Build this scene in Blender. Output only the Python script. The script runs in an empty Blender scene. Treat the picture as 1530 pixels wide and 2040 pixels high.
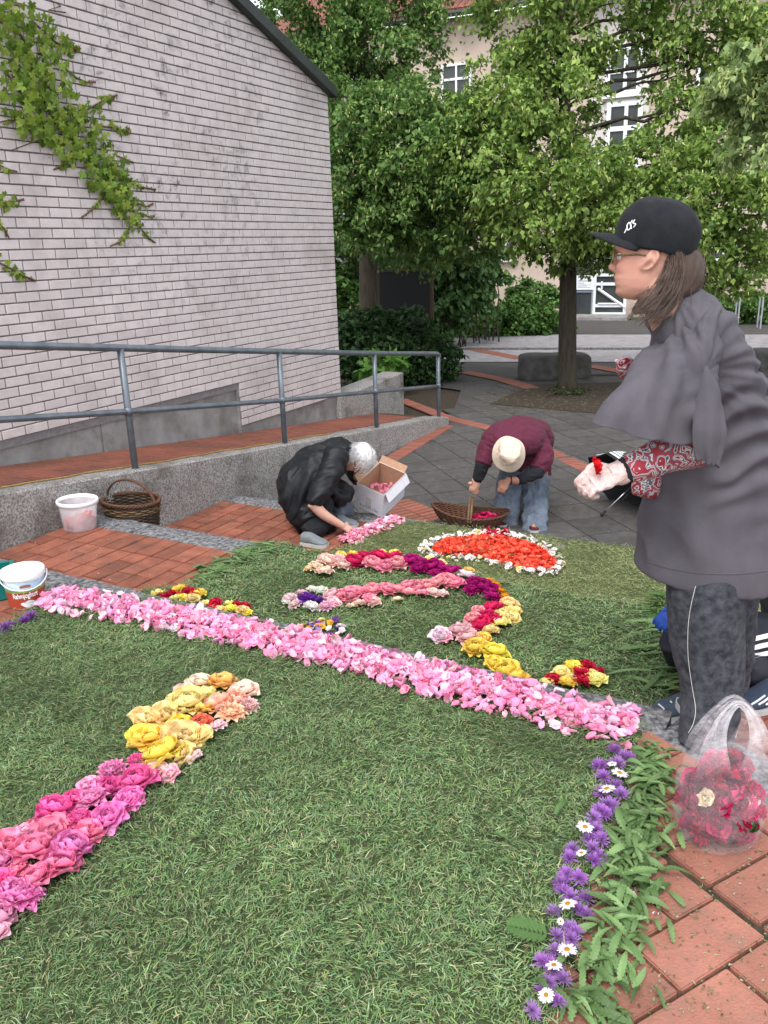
import bpy, bmesh, math, random
import numpy as np
from mathutils import Vector, Matrix, noise as mnoise
random.seed(7)
rng = np.random.default_rng(11)
scene = bpy.context.scene
C = scene.collection

# ------------------------------------------------------------------ camera
RCAM = np.array([[0.9995503035223667, 0.029986509105670998, 0.0],
                 [-0.009236945436452901, 0.30789818121509677, -0.9513744735084284],
                 [-0.028528399312763443, 0.9509466437587816, 0.3080367042359734]])
CH = 1.55                                   # eye height above the upper terrace
FPX = 1630.0                                # focal length in photo pixels
cam_d = bpy.data.cameras.new('camera'); cam = bpy.data.objects.new('camera', cam_d); C.objects.link(cam)
m = Matrix(RCAM.tolist()).to_4x4(); m.translation = Vector((0, 0, CH)); cam.matrix_world = m
cam_d.sensor_width = 36; cam_d.sensor_fit = 'AUTO'; cam_d.lens = 36 * FPX / 2040
cam_d.clip_start = 0.05; cam_d.clip_end = 500
scene.camera = cam
scene.render.resolution_x = 768; scene.render.resolution_y = 1024

# ------------------------------------------------------------------ light
world = bpy.data.worlds.new("World"); scene.world = world; world.use_nodes = True
wn = world.node_tree.nodes; wl = world.node_tree.links
for n_ in list(wn): wn.remove(n_)
wo = wn.new('ShaderNodeOutputWorld'); bg = wn.new('ShaderNodeBackground')
sky = wn.new('ShaderNodeTexSky'); sky.sky_type = 'NISHITA'; sky.sun_disc = False
SUN_EL, SUN_AZ = math.radians(58), math.radians(-160)
sky.sun_elevation = SUN_EL; sky.sun_rotation = SUN_AZ
sky.air_density = 1.0; sky.dust_density = 1.0; sky.ozone_density = 1.0
hsv = wn.new('ShaderNodeHueSaturation'); hsv.inputs['Saturation'].default_value = 0.22
hsv.inputs['Value'].default_value = 1.0
wl.new(sky.outputs[0], hsv.inputs['Color']); wl.new(hsv.outputs[0], bg.inputs[0])
bg.inputs[1].default_value = 0.13
wl.new(bg.outputs[0], wo.inputs[0])
sd = bpy.data.lights.new('sun', 'SUN'); sd.energy = 0.9; sd.angle = math.radians(25); sd.color = (1, .97, .92)
so = bpy.data.objects.new('sun', sd); C.objects.link(so)
sdir = Vector((math.sin(SUN_AZ) * math.cos(SUN_EL), math.cos(SUN_AZ) * math.cos(SUN_EL), math.sin(SUN_EL)))
so.rotation_euler = sdir.to_track_quat('Z', 'Y').to_euler(); so.location = (0, -5, 20)
scene.view_settings.view_transform = 'Standard'; scene.view_settings.look = 'None'
scene.view_settings.exposure = 1.6; scene.view_settings.gamma = 1

# ------------------------------------------------------------------ place frame
TH = math.radians(61.0)
UD = np.array([math.cos(TH), math.sin(TH)]); ND = np.array([-UD[1], UD[0]])
Z1, Z2, Z3 = -.195, -.481, -.752            # the three lower levels
OW = 4.466                                  # offset of the ramp's side wall
OB = 5.387                                  # offset of the brick wall
def W(u, n, z=0.0): return Vector((u * UD[0] + n * ND[0], u * UD[1] + n * ND[1], z))
def Wn(U, N, Z):
    return np.stack([U * UD[0] + N * ND[0], U * UD[1] + N * ND[1], Z], -1)
def ray(px, py): return RCAM @ np.array([px - 765, -(py - 1020), -FPX])
def at(px, py, z=0.0):                      # the point of the level z seen at a photo pixel
    r = ray(px, py); t = (z - CH) / r[2]; return Vector((r[0] * t, r[1] * t, z))
def atd(px, py, Y):
    r = ray(px, py); t = Y / r[1]; return Vector((r[0] * t, Y, CH + r[2] * t))
def atw(px, py, off):                       # on a vertical plane parallel to the wall -> (u, z)
    r = ray(px, py); t = off / (r[:2] @ ND); return float(r[:2] @ UD * t), float(CH + r[2] * t)
def proj(P):
    q = (np.asarray(P, float) - [0, 0, CH]) @ RCAM
    return np.stack([765 + FPX * q[..., 0] / -q[..., 2], 1020 - FPX * q[..., 1] / -q[..., 2]], -1)
def un(v): return float(v[0] * UD[0] + v[1] * UD[1]), float(v[0] * ND[0] + v[1] * ND[1])

# ------------------------------------------------------------------ object helpers
def link(o, parent=None):
    C.objects.link(o)
    if parent is not None: o.parent = parent
    return o
def tag(o, label=None, cat=None, group=None, kind=None):
    if label: o['label'] = label
    if cat: o['category'] = cat
    if group: o['group'] = group
    if kind: o['kind'] = kind
    return o
def empty(name, loc=(0, 0, 0), label=None, cat=None, group=None, rz=0):
    o = bpy.data.objects.new(name, None); C.objects.link(o); o.location = loc; o.rotation_euler = (0, 0, rz)
    o.empty_display_size = .05
    return tag(o, label, cat, group)
def mesh(name, V, F, mat=None, smooth=False, col=None, mats=None, fm=None):
    me = bpy.data.meshes.new(name)
    V = np.asarray(V, np.float32).reshape(-1, 3)
    if isinstance(F, np.ndarray):
        k = F.shape[1]; nf = F.shape[0]
        me.vertices.add(len(V)); me.vertices.foreach_set('co', V.ravel())
        me.loops.add(nf * k); me.loops.foreach_set('vertex_index', F.astype(np.int32).ravel())
        me.polygons.add(nf); me.polygons.foreach_set('loop_start', np.arange(0, nf * k, k, dtype=np.int32))
        try: me.polygons.foreach_set('loop_total', np.full(nf, k, np.int32))
        except Exception: pass
        me.update(calc_edges=True)
    else:
        me.from_pydata(V.tolist(), [], F); me.update()
    for m_ in (mats or ([mat] if mat else [])): me.materials.append(m_)
    if fm is not None: me.polygons.foreach_set('material_index', np.asarray(fm, np.int32))
    if smooth: me.polygons.foreach_set('use_smooth', np.ones(len(me.polygons), bool))
    if col is not None:
        a = me.attributes.new('tint', 'FLOAT_COLOR', 'POINT')
        c = np.ones((len(V), 4), np.float32); c[:, :3] = col; a.data.foreach_set('color', c.ravel())
    return me
def obj(name, me, parent=None, loc=None, rot=None, scale=None):
    o = bpy.data.objects.new(name, me); link(o, parent)
    if loc is not None: o.location = loc
    if rot is not None: o.rotation_euler = rot
    if scale is not None: o.scale = scale if hasattr(scale, '__len__') else (scale,) * 3
    return o
class MB:
    def __init__(s): s.v = []; s.f = []
    def add(s, v, f):
        b = len(s.v); s.v += [tuple(x) for x in v]; s.f += [tuple(i + b for i in q) for q in f]; return s
    def hexa(s, b4, t4):
        return s.add(list(b4) + list(t4), [(3, 2, 1, 0), (4, 5, 6, 7), (0, 1, 5, 4), (1, 2, 6, 5), (2, 3, 7, 6), (3, 0, 4, 7)])
    def box(s, c, d, R=None):
        v = []
        for z in (-1, 1):
            for x, y in ((-1, -1), (1, -1), (1, 1), (-1, 1)):
                p = Vector((x * d[0] / 2, y * d[1] / 2, z * d[2] / 2))
                if R is not None: p = R @ p
                v.append(p + Vector(c))
        return s.hexa(v[:4], v[4:])
    def ubox(s, u0, u1, n0, n1, z0, z1):        # box in the terrace frame, z per corner allowed
        za = z0 if hasattr(z0, '__len__') else (z0, z0); zb = z1 if hasattr(z1, '__len__') else (z1, z1)
        b = [W(u0, n0, za[0]), W(u1, n0, za[1]), W(u1, n1, za[1]), W(u0, n1, za[0])]
        t = [W(u0, n0, zb[0]), W(u1, n0, zb[1]), W(u1, n1, zb[1]), W(u0, n1, zb[0])]
        # handedness: u x n = +z
        return s.hexa(b, t)
    def tube(s, pts, r, k=8, caps=True):
        pts = [Vector(p) for p in pts]; n = len(pts); rs = r if hasattr(r, '__len__') else [r] * n
        b0 = len(s.v); up = None
        for i, p in enumerate(pts):
            t = (pts[min(i + 1, n - 1)] - pts[max(i - 1, 0)]).normalized()
            if up is None:
                up = Vector((0, 0, 1)) if abs(t.z) < .9 else Vector((1, 0, 0))
            a = (up - t * up.dot(t)).normalized(); b = t.cross(a); up = a
            for j in range(k):
                q = 2 * math.pi * j / k
                s.v.append(tuple(p + (a * math.cos(q) + b * math.sin(q)) * rs[i]))
        for i in range(n - 1):
            for j in range(k):
                s.f.append((b0 + i * k + j, b0 + i * k + (j + 1) % k, b0 + (i + 1) * k + (j + 1) % k, b0 + (i + 1) * k + j))
        if caps:
            s.f.append(tuple(b0 + j for j in reversed(range(k)))); s.f.append(tuple(b0 + (n - 1) * k + j for j in range(k)))
        return s
    def lathe(s, prof, k=24, c=(0, 0, 0)):
        b0 = len(s.v)
        for r, z in prof:
            for j in range(k):
                a = 2 * math.pi * j / k; s.v.append((c[0] + r * math.cos(a), c[1] + r * math.sin(a), c[2] + z))
        for i in range(len(prof) - 1):
            for j in range(k):
                s.f.append((b0 + i * k + j, b0 + i * k + (j + 1) % k, b0 + (i + 1) * k + (j + 1) % k, b0 + (i + 1) * k + j))
        return s
    def build(s, name, mat, parent=None, smooth=False, bevel=0, seg=1):
        me = bpy.data.meshes.new(name); me.from_pydata(s.v, [], s.f); me.update()
        if bevel:
            bm = bmesh.new(); bm.from_mesh(me)
            bmesh.ops.bevel(bm, geom=bm.edges[:], offset=bevel, segments=seg, affect='EDGES', profile=.6)
            bm.to_mesh(me); bm.free()
        me.materials.append(mat)
        if smooth: me.polygons.foreach_set('use_smooth', np.ones(len(me.polygons), bool))
        return obj(name, me, parent)

# ------------------------------------------------------------------ materials
def srgb(r, g, b):
    f = lambda c: (c / 255 / 12.92) if c / 255 <= .04045 else ((c / 255 + .055) / 1.055) ** 2.4
    return (f(r), f(g), f(b))
def mat(name, col, col2=None, scale=20, rough=.8, bump=.0, bscale=60, rnd=0.0, spec=.3, objcol=False, tint=False,
        metallic=0, detail=5, stretch=None, thresh=(.35, .65), dirt=None, dscale=3, trans=0.0, bump2=0, b2scale=8, sheen=0, world=False, lichen=None):
    m_ = bpy.data.materials.new(name); m_.use_nodes = True; nt = m_.node_tree; N = nt.nodes; L = nt.links
    P = N['Principled BSDF']
    P.inputs['Roughness'].default_value = rough; P.inputs['Metallic'].default_value = metallic
    P.inputs['Specular IOR Level'].default_value = spec
    if sheen: P.inputs['Sheen Weight'].default_value = sheen
    tc = N.new('ShaderNodeTexCoord')
    co = tc.outputs['Object']
    if world: co = N.new('ShaderNodeNewGeometry').outputs['Position']
    if stretch:
        mp = N.new('ShaderNodeMapping'); mp.inputs['Scale'].default_value = stretch; L.new(co, mp.inputs[0]); co = mp.outputs[0]
    def noise_(sc, det=detail, r=.6):
        n = N.new('ShaderNodeTexNoise'); n.inputs['Scale'].default_value = sc; n.inputs['Detail'].default_value = det
        n.inputs['Roughness'].default_value = r; L.new(co, n.inputs['Vector']); return n.outputs['Fac']
    def mix(fac, a, b, blend='MIX'):
        x = N.new('ShaderNodeMix'); x.data_type = 'RGBA'; x.blend_type = blend
        for sk, vv in ((x.inputs[0], fac), (x.inputs[6], a), (x.inputs[7], b)):
            if hasattr(vv, 'links') or hasattr(vv, 'is_linked'): L.new(vv, sk)
            elif hasattr(vv, '__len__'): sk.default_value = (*vv[:3], 1)
            else: sk.default_value = vv
        return x.outputs[2]
    def ramp(f, a, b):
        r = N.new('ShaderNodeMapRange'); r.inputs[1].default_value = a; r.inputs[2].default_value = b; L.new(f, r.inputs[0]); return r.outputs[0]
    c = (*col, 1)
    base = None
    if objcol:
        oi = N.new('ShaderNodeObjectInfo'); base = oi.outputs['Color']
    if tint and objcol:
        at_ = N.new('ShaderNodeAttribute'); at_.attribute_name = 'tint'; base = mix(1.0, oi.outputs['Color'], at_.outputs['Color'], 'MULTIPLY')
    elif tint:
        at_ = N.new('ShaderNodeAttribute'); at_.attribute_name = 'tint'; base = at_.outputs['Color']
    if base is None:
        rgb = N.new('ShaderNodeRGB'); rgb.outputs[0].default_value = c; base = rgb.outputs[0]
    if col2 is not None:
        f = ramp(noise_(scale), *thresh)
        base = mix(f, base, col2, 'MULTIPLY' if (objcol or tint) else 'MIX')
    if dirt is not None:
        f = ramp(noise_(dscale, 8, .7), .5, .72); base = mix(f, base, dirt)
    if rnd:
        oi2 = N.new('ShaderNodeObjectInfo'); mr = N.new('ShaderNodeMapRange')
        mr.inputs[3].default_value = 1 - rnd; mr.inputs[4].default_value = 1 + rnd
        L.new(oi2.outputs['Random'], mr.inputs[0])
        hs = N.new('ShaderNodeHueSaturation'); L.new(mr.outputs[0], hs.inputs['Value']); L.new(base, hs.inputs['Color']); base = hs.outputs[0]
    if lichen:
        ge = N.new('ShaderNodeNewGeometry').outputs['Position']; vd = N.new('ShaderNodeVectorMath'); vd.operation = 'DISTANCE'; L.new(ge, vd.inputs[0]); vd.inputs[1].default_value = lichen[0]
        near = ramp(vd.outputs['Value'], lichen[1], lichen[1] * .35)
        nz = N.new('ShaderNodeTexNoise'); nz.inputs['Scale'].default_value = 9; nz.inputs['Detail'].default_value = 10; nz.inputs['Roughness'].default_value = .75; nz.inputs['Distortion'].default_value = .6; L.new(ge, nz.inputs['Vector'])
        n2_ = N.new('ShaderNodeTexNoise'); n2_.inputs['Scale'].default_value = 1.7; L.new(ge, n2_.inputs['Vector'])
        m1 = N.new('ShaderNodeMath'); m1.operation = 'MULTIPLY'; L.new(ramp(nz.outputs[0], .52, .66), m1.inputs[0]); L.new(ramp(n2_.outputs[0], .42, .58), m1.inputs[1])
        m2_ = N.new('ShaderNodeMath'); m2_.operation = 'MULTIPLY'; L.new(m1.outputs[0], m2_.inputs[0]); L.new(near, m2_.inputs[1]); base = mix(m2_.outputs[0], base, (.07, .07, .07))
    L.new(base, P.inputs['Base Color'])
    if bump:
        b = N.new('ShaderNodeBump'); b.inputs['Strength'].default_value = bump; b.inputs['Distance'].default_value = .01
        L.new(noise_(bscale, 6), b.inputs['Height']); out = b.outputs[0]
        if bump2:
            b2 = N.new('ShaderNodeBump'); b2.inputs['Strength'].default_value = bump2; b2.inputs['Distance'].default_value = .02
            L.new(noise_(b2scale, 3), b2.inputs['Height']); L.new(out, b2.inputs['Normal']); out = b2.outputs[0]
        L.new(out, P.inputs['Normal'])
    if trans:
        T = N.new('ShaderNodeBsdfTranslucent'); L.new(base, T.inputs[0]); X = N.new('ShaderNodeMixShader'); X.inputs[0].default_value = trans
        L.new(P.outputs[0], X.inputs[1]); L.new(T.outputs[0], X.inputs[2]); L.new(X.outputs[0], N['Material Output'].inputs[0])
    return m_
M = {}
M['brick'] = mat('pale glazed brick', (.63, .56, .555), (.55, .49, .49), 9, .6, .12, 90, rnd=.07, dirt=(.42, .36, .355), dscale=1.1, world=True, lichen=((-1.75, 8.0, 2.85), 2.3))
M['mortar'] = mat('grey mortar', (.165, .155, .16), (.23, .215, .22), 30, .95, .3, 80)
M['plinth'] = mat('smooth concrete', (.30, .29, .29), (.19, .18, .175), 4, .85, .15, 50, dirt=(.13, .12, .10), dscale=2.5)
M['washed'] = mat('exposed aggregate concrete', (.40, .38, .36), (.15, .14, .135), 75, .9, .8, 90, thresh=(.42, .6), dirt=(.085, .075, .06), dscale=2.2, bump2=.3, b2scale=20)
M['clinker'] = mat('red clinker', (.30, .105, .062), (.20, .068, .045), 11, .62, .25, 70, rnd=.20, dirt=(.12, .06, .045), dscale=4, spec=.35, world=True)
M['clinker_near'] = mat('red clinker close', (.37, .155, .11), (.27, .115, .08), 6, .6, .45, 130, rnd=.12, dirt=(.24, .13, .10), dscale=13, spec=.35, world=True)
M['ramp_clinker'] = mat('worn ramp clinker', (.25, .085, .055), (.17, .06, .042), 3, .7, .2, 40, dirt=(.10, .05, .035), dscale=1.2)
M['joint'] = mat('joint soil', (.035, .026, .018), (.075, .06, .035), 60, .95, .6, 120)
M['granite'] = mat('split grey granite', (.25, .25, .26), (.055, .055, .06), 42, .8, .9, 45, thresh=(.38, .62), bump2=.7, b2scale=16)
M['plaza'] = mat('dark plaza slabs', (.085, .08, .08), (.05, .047, .046), 26, .85, .5, 60, dirt=(.04, .038, .034), dscale=.7)
M['slab'] = mat('dark stone slab', (.088, .083, .081), (.058, .054, .052), 14, .8, .4, 50, world=True, rnd=.16, dirt=(.05, .046, .038), dscale=1.5)
M['road'] = mat('light paving', (.30, .29, .30), (.22, .21, .215), 6, .85, .3, 30)
M['roadred'] = mat('red paving band', (.30, .11, .08), (.22, .085, .06), 9, .85, .3, 30, rnd=.15)
M['soil'] = mat('dark soil', (.030, .023, .017), (.055, .041, .026), 24, .95, .8, 60)
M['steel'] = mat('weathered galvanised steel', (.20, .23, .26), (.13, .155, .18), 9, .42, .1, 90, metallic=.55, spec=.5)
M['fascia'] = mat('dark fascia', (.035, .042, .04), (.025, .03, .028), 4, .5, .1, 20)
M['bark'] = mat('linden bark', (.075, .058, .045), (.03, .024, .018), 8, .95, 1.0, 18, stretch=(3, 3, .5), dirt=(.06, .065, .03), dscale=1.5)
M['leaf'] = mat('leaf', (.1, .2, .05), (.75, .8, .7), 3, .5, 0, tint=True, trans=.35, spec=.25)
M['oleaf'] = mat('single leaf', (.1, .2, .05), (.7, .78, .6), 25, .45, .1, 80, objcol=True, trans=.2, rnd=.15, spec=.3)
M['grass'] = mat('cut grass', (.1, .2, .05), None, tint=True, rough=.55, trans=.15, spec=.3)
M['petal'] = mat('flower petal', (.8, .3, .4), (1, .86, .92), 22, .55, .12, 60, objcol=True, trans=.25, spec=.2, rnd=.07)
M['rose'] = mat('rose petals', (.8, .3, .4), (1, .88, .92), 3, .5, .0, 60, objcol=True, tint=True, trans=.28, spec=.25, rnd=.06)
M['petalt'] = mat('flower petal heap', (.8, .3, .4), None, tint=True, rough=.55, trans=.18, spec=.2)
M['turfbase'] = mat('packed clippings', (.035, .052, .020), (.07, .09, .036), 40, .95, .8, 90)
M['turfpale'] = mat('packed pale clippings', (.07, .085, .03), (.11, .13, .05), 40, .95, .8, 90)
M['render'] = mat('beige render', (.50, .40, .33), (.43, .345, .285), 1.4, .9, .15, 30, dirt=(.36, .29, .24), dscale=.8)
M['renderw'] = mat('pale render', (.58, .53, .50), (.50, .46, .43), 1.2, .9, .15, 30)
M['white'] = mat('white paint', (.72, .73, .75), (.62, .63, .65), 4, .45, .05, 30)
M['greyframe'] = mat('blue grey frame', (.18, .22, .27), None, rough=.45)
M['glass'] = mat('dark window glass', (.035, .04, .045), (.06, .065, .06), 1.3, .25, 0, spec=.25)
M['tile'] = mat('red roof tile', (.24, .085, .06), (.13, .05, .038), 4, .75, .2, 20, rnd=.2)
M['panel'] = mat('black painted panel', (.008, .008, .009), None, rough=.7)
M['rust'] = mat('rusty edge', (.06, .035, .025), (.03, .02, .015), 20, .8)
# ------------------------------------------------------------------ ground and levels
def sheet(name, pts, mat_, kind='structure'):
    me = mesh(name, [tuple(p) for p in pts], [tuple(range(len(pts)))], mat_); o = obj(name, me); o['kind'] = kind; return o
def struct(o): o['kind'] = 'structure'; return o
sheet('ground', [(-150, -60, Z3 - .03), (150, -60, Z3 - .03), (150, 300, Z3 - .03), (-150, 300, Z3 - .03)], M['soil'])
plaza = sheet('plaza', [W(4.9, OW - .02, Z3), W(3.5, -9, Z3), (16, 17.6, Z3), (-2.2, 17.6, Z3), W(12.5, 5.4, Z3), W(9.9, 4.46, Z3)], M['plaza'])
# bend point of the fan of steps
BU, BN = 2.52, .34
A2 = TH - math.radians(90) - math.radians(30.5)          # heading of the turned flight (towards the right)
D2 = np.array([math.cos(A2), math.sin(A2)]); E2v = np.array([-D2[1], D2[0]])   # along the turned steps, and away
def Bk(a, b, z=0.0):                                     # turned frame: a along the turned flight, b away from the viewer
    o = W(BU, BN); return Vector((o.x + D2[0] * a + E2v[0] * b, o.y + D2[1] * a + E2v[1] * b, z))
def level(name, z, ue, zb, mat_):
    d = ue - BU; c = math.tan(math.radians(15.25))
    edge = [W(ue, OW, z), W(ue, BN - d * c * -1 * -1, z) if False else W(ue, BN + 0 * d, z)]
    p = [W(-3, OW, z), W(-3, -3.5, z)]
    # far edge: straight flight then the turned flight
    kx = d * c
    far = [Bk(5, d, z), W(ue, BN + (-kx), z) if False else Bk(-kx * 1.0, d, z), W(ue, OW, z)]
    top = [W(-3, OW, z), W(-3, -3.5, z)] + far
    mb = MB(); n = len(top); bot = [Vector((q.x, q.y, zb)) for q in top]
    mb.add(top, [tuple(range(n))]); mb.add(bot, [tuple(reversed(range(n)))])
    for i in range(n): mb.add([top[i], bot[i], bot[(i + 1) % n], top[(i + 1) % n]], [(0, 1, 2, 3)])
    return struct(mb.build(name, mat_))
level('terrace_lowest', Z2 - .014, 5.24, Z3 - .02, M['joint'])
level('terrace_middle', Z1 - .014, 3.68, Z2 - .03, M['joint'])
level('terrace_upper', -.014, 2.44, Z1 - .03, M['joint'])

# granite step edges: blocks
def granite_block(name, c4, z, h, parent=None, seed=0):
    """c4: four plan corners (Vector) counter-clockwise"""
    bm = bmesh.new(); r = random.Random(seed)
    nx, ny = 14, 4
    top = {}
    for i in range(nx + 1):
        for j in range(ny + 1):
            a, b = i / nx, j / ny
            p = (c4[0] * (1 - a) + c4[1] * a) * (1 - b) + (c4[3] * (1 - a) + c4[2] * a) * b
            q = Vector((p.x, p.y, 0)); e = i in (0, nx) or j in (0, ny)
            zz = z + mnoise.noise(q * 9) * .007 + mnoise.noise(q * 30) * .004 - (.010 if e else 0)
            sh = mnoise.noise(q * 7 + Vector((9, 1, 4))) * .010
            top[i, j] = bm.verts.new((p.x + sh, p.y + sh, zz))
    for i in range(nx):
        for j in range(ny): bm.faces.new((top[i, j], top[i + 1, j], top[i + 1, j + 1], top[i, j + 1]))
    ring = [top[i, 0] for i in range(nx + 1)] + [top[nx, j] for j in range(1, ny + 1)] + [top[i, ny] for i in range(nx - 1, -1, -1)] + [top[0, j] for j in range(ny - 1, 0, -1)]
    low = [bm.verts.new((v.co.x, v.co.y, z - h)) for v in ring]
    for i in range(len(ring)):
        k = (i + 1) % len(ring); bm.faces.new((ring[k], ring[i], low[i], low[k]))
    me = bpy.data.meshes.new(name); bm.to_mesh(me); bm.free(); me.materials.append(M['granite'])
    return obj(name, me, parent)
def flight(u0, u1, z, h, cuts, label, turned=True, skew=0.0):
    root = empty('granite_step', W(u0, 2, z), label, 'step', 'granite step edges of the terraces')
    c = math.tan(math.radians(15.25))
    for i in range(len(cuts) - 1):
        a, b = cuts[i] - .004, cuts[i + 1] + .004
        sa = skew * (OW - a) / 4; sb = skew * (OW - b) / 4
        q = [W(u0 + sa, a), W(u0 + sb, b), W(u1 + sb, b), W(u1 + sa, a)]
        o = granite_block('granite_block', q, z, h, None, i); o.parent = root; o.matrix_parent_inverse = Matrix.Translation(-root.location)
    if turned:
        d0, d1 = u0 - BU, u1 - BU; x = cuts[-1] - BN
        L_ = [(0.0, .55), (.55, 1.25), (1.25, 2.0), (2.0, 2.9)]
        for i, (a, b) in enumerate(L_):
            s0 = -d0 * c if i == 0 else a + .004 - d0 * c; s1 = -d1 * c if i == 0 else a + .004 - d1 * c
            q = [Bk(s0, d0), Bk(b - .004 - d0 * c, d0), Bk(b - .004 - d1 * c, d1), Bk(s1, d1)]
            o = granite_block('granite_block', q, z, h, None, i + 9); o.parent = root; o.matrix_parent_inverse = Matrix.Translation(-root.location)
    return root
flight(2.45, 2.635, .002, .19, [OW - .003, 3.62, 3.20, 2.2, 1.2, BN], 'granite step edge along the pink petal line, nearest to the viewer')
flight(3.66, 3.865, Z1 + .002, .28, [OW - .003, 3.95, 2.75, 1.8, 1.1, BN], 'granite step edge running from the dark wicker basket under the grass carpet', skew=.02)
flight(5.22, 5.42, Z2 + .002, .27, [OW - .003, 3.6, 2.6, 1.6, .9, BN], 'granite step edge under the crouching white-haired person, at the dark plaza')

# ------------------------------------------------------------------ pavers
def paver_mesh(l, w, t=.05, seed=0):
    mb = MB(); mb.box((0, 0, -t / 2), (l, w, t)); me = bpy.data.meshes.new('paver'); me.from_pydata(mb.v, [], mb.f)
    bm = bmesh.new(); bm.from_mesh(me); top = [e for e in bm.edges if all(v.co.z > -t * .1 for v in e.verts)] + [e for e in bm.edges if abs(e.verts[0].co.z - e.verts[1].co.z) > t * .5]
    bmesh.ops.bevel(bm, geom=top, offset=.0035, segments=2, affect='EDGES'); bmesh.ops.triangulate(bm, faces=[f for f in bm.faces if len(f.verts) > 4])
    bm.to_mesh(me); bm.free(); return me
PW, PL, JT = .1355, .271, .006
pm_long = {k: paver_mesh(PL - JT, PW - JT) for k in (0,)}[0]; pm_short = paver_mesh(PW - JT, PW - JT)
pm_long.materials.append(M['clinker']); pm_short.materials.append(M['clinker'])
def put_paver(parent, me, p, ang, jig=1.0):
    o = bpy.data.objects.new('paver', me); C.objects.link(o); o.parent = parent
    o.location = (p.x, p.y, p.z + random.uniform(-.002, .002) * jig)
    o.rotation_euler = (random.gauss(0, .006) * jig, random.gauss(0, .006) * jig, ang + random.gauss(0, .004))
    return o
def col_pavers(parent, u0, u1, n, z, start_short, first_long_from=None):
    """one column of pavers running along u"""
    u = u1; k = 0; seq = start_short
    while u - .06 > u0:
        L_ = PW if (k % 3 == seq) else PL
        if u - L_ < u0 - .02: L_ = PW
        if u - L_ < u0 - .04: break
        put_paver(parent, pm_short if L_ == PW else pm_long, W(u - L_ / 2, n, z), TH); u -= L_; k += 1
f1 = struct(empty('paving_middle', (0, 0, 0))); f2 = struct(empty('paving_lowest')); f0 = struct(empty('paving_upper'))
k = 0; n = OW - PW / 2 - .01
while n > 2.0:
    put_paver(f1, pm_long, W(3.655 - PL / 2, n, Z1), TH)
    col_pavers(f1, 2.63, 3.655 - PL, n, Z1, k % 3)
    col_pavers(f2, 3.90, 5.21, n, Z2, (k * 2) % 3) if n > 2.6 else None
    if n > 3.0: col_pavers(f0, 1.9, 2.445, n, 0, k % 2)
    n -= PW; k += 1
# upper terrace, turned flight: close pavers at the right
pn_long = paver_mesh(.279, .136, seed=1); pn_short = paver_mesh(.137, .136)
pn_long.materials.append(M['clinker_near']); pn_short.materials.append(M['clinker_near'])
gx = at(1430, 1786, 0); AR = math.radians(29.0); ea = np.array([math.cos(AR), math.sin(AR)]); eb = np.array([math.sin(AR), -math.cos(AR)])
def G(a, b, z=0): return Vector((gx.x + ea[0] * a + eb[0] * b, gx.y + ea[1] * a + eb[1] * b, z))
RW, RL = .1445, .2885
for r in range(-5, 9):                      # rows left of the long joint
    a = -.004; k = 0 if r % 2 == 0 else 1
    b = RW * (r + .5)
    for q in range(5):
        L_ = RW if (k % 3 == 1) else RL
        c = G(a - L_ / 2, b)
        if un(c)[0] < 2.33 and c.x > .25: put_paver(f0, pn_short if L_ == RW else pn_long, c, AR)
        a -= L_; k += 1
oB = W(BU, BN); gdist = -((gx.x - oB.x) * E2v[0] + (gx.y - oB.y) * E2v[1]) - .078   # long joint to the granite edge
for r in range(-9, 8):                      # rows right of it
    a = .012; b = RW * (r + .5) - .035; k = 0 if r % 2 else 2
    while gdist - a > .05:
        L_ = RW if (k % 3 == 2 and a > .05) else RL
        if gdist - a - L_ < .05: L_ = gdist - a
        c = G(a + L_ / 2, b)
        if c.y > -.4 and (c.x - oB.x) * D2[0] + (c.y - oB.y) * D2[1] > .02:
            o = put_paver(f0, pn_short if L_ <= RW else pn_long, c, AR)
            o.scale = (L_ / (RW if L_ <= RW else RL), 1, 1)
        a += L_; k += 1
# middle terrace to the right, where the two people are
for i in range(22):
    for j in range(7):
        c = Bk(-.3 + PL * i + (.135 if j % 2 else 0), .20 + PW * j, Z1)
        if un(c)[1] < .75 and not (un(c)[0] > 3.55 and un(c)[1] > BN): put_paver(f1, pm_long, c, A2)
# soil joint dirt line beside the long joint is the upper terrace's own surface

# ------------------------------------------------------------------ ramp, its side wall, the rail
def zt(u): return float(np.interp(u, [-2, 3.135, 4.263, 6.17, 7.94, 9.596, 9.95], [.60, .158, .02, -.205, -.41, -.585, -.655]))
us = [-2, 1, 2.2, 3.135, 3.7, 4.263, 5.2, 6.17, 7.0, 7.94, 8.8, 9.596, 9.93]
ramp = MB()
for a, b in zip(us[:-1], us[1:]):
    ramp.ubox(a, b, OW + .20, OB + .3, (Z3 - .1, Z3 - .1), (zt(a) - .012, zt(b) - .012))
struct(ramp.build('ramp', M['joint'])); rampo = bpy.data.objects['ramp']
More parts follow.
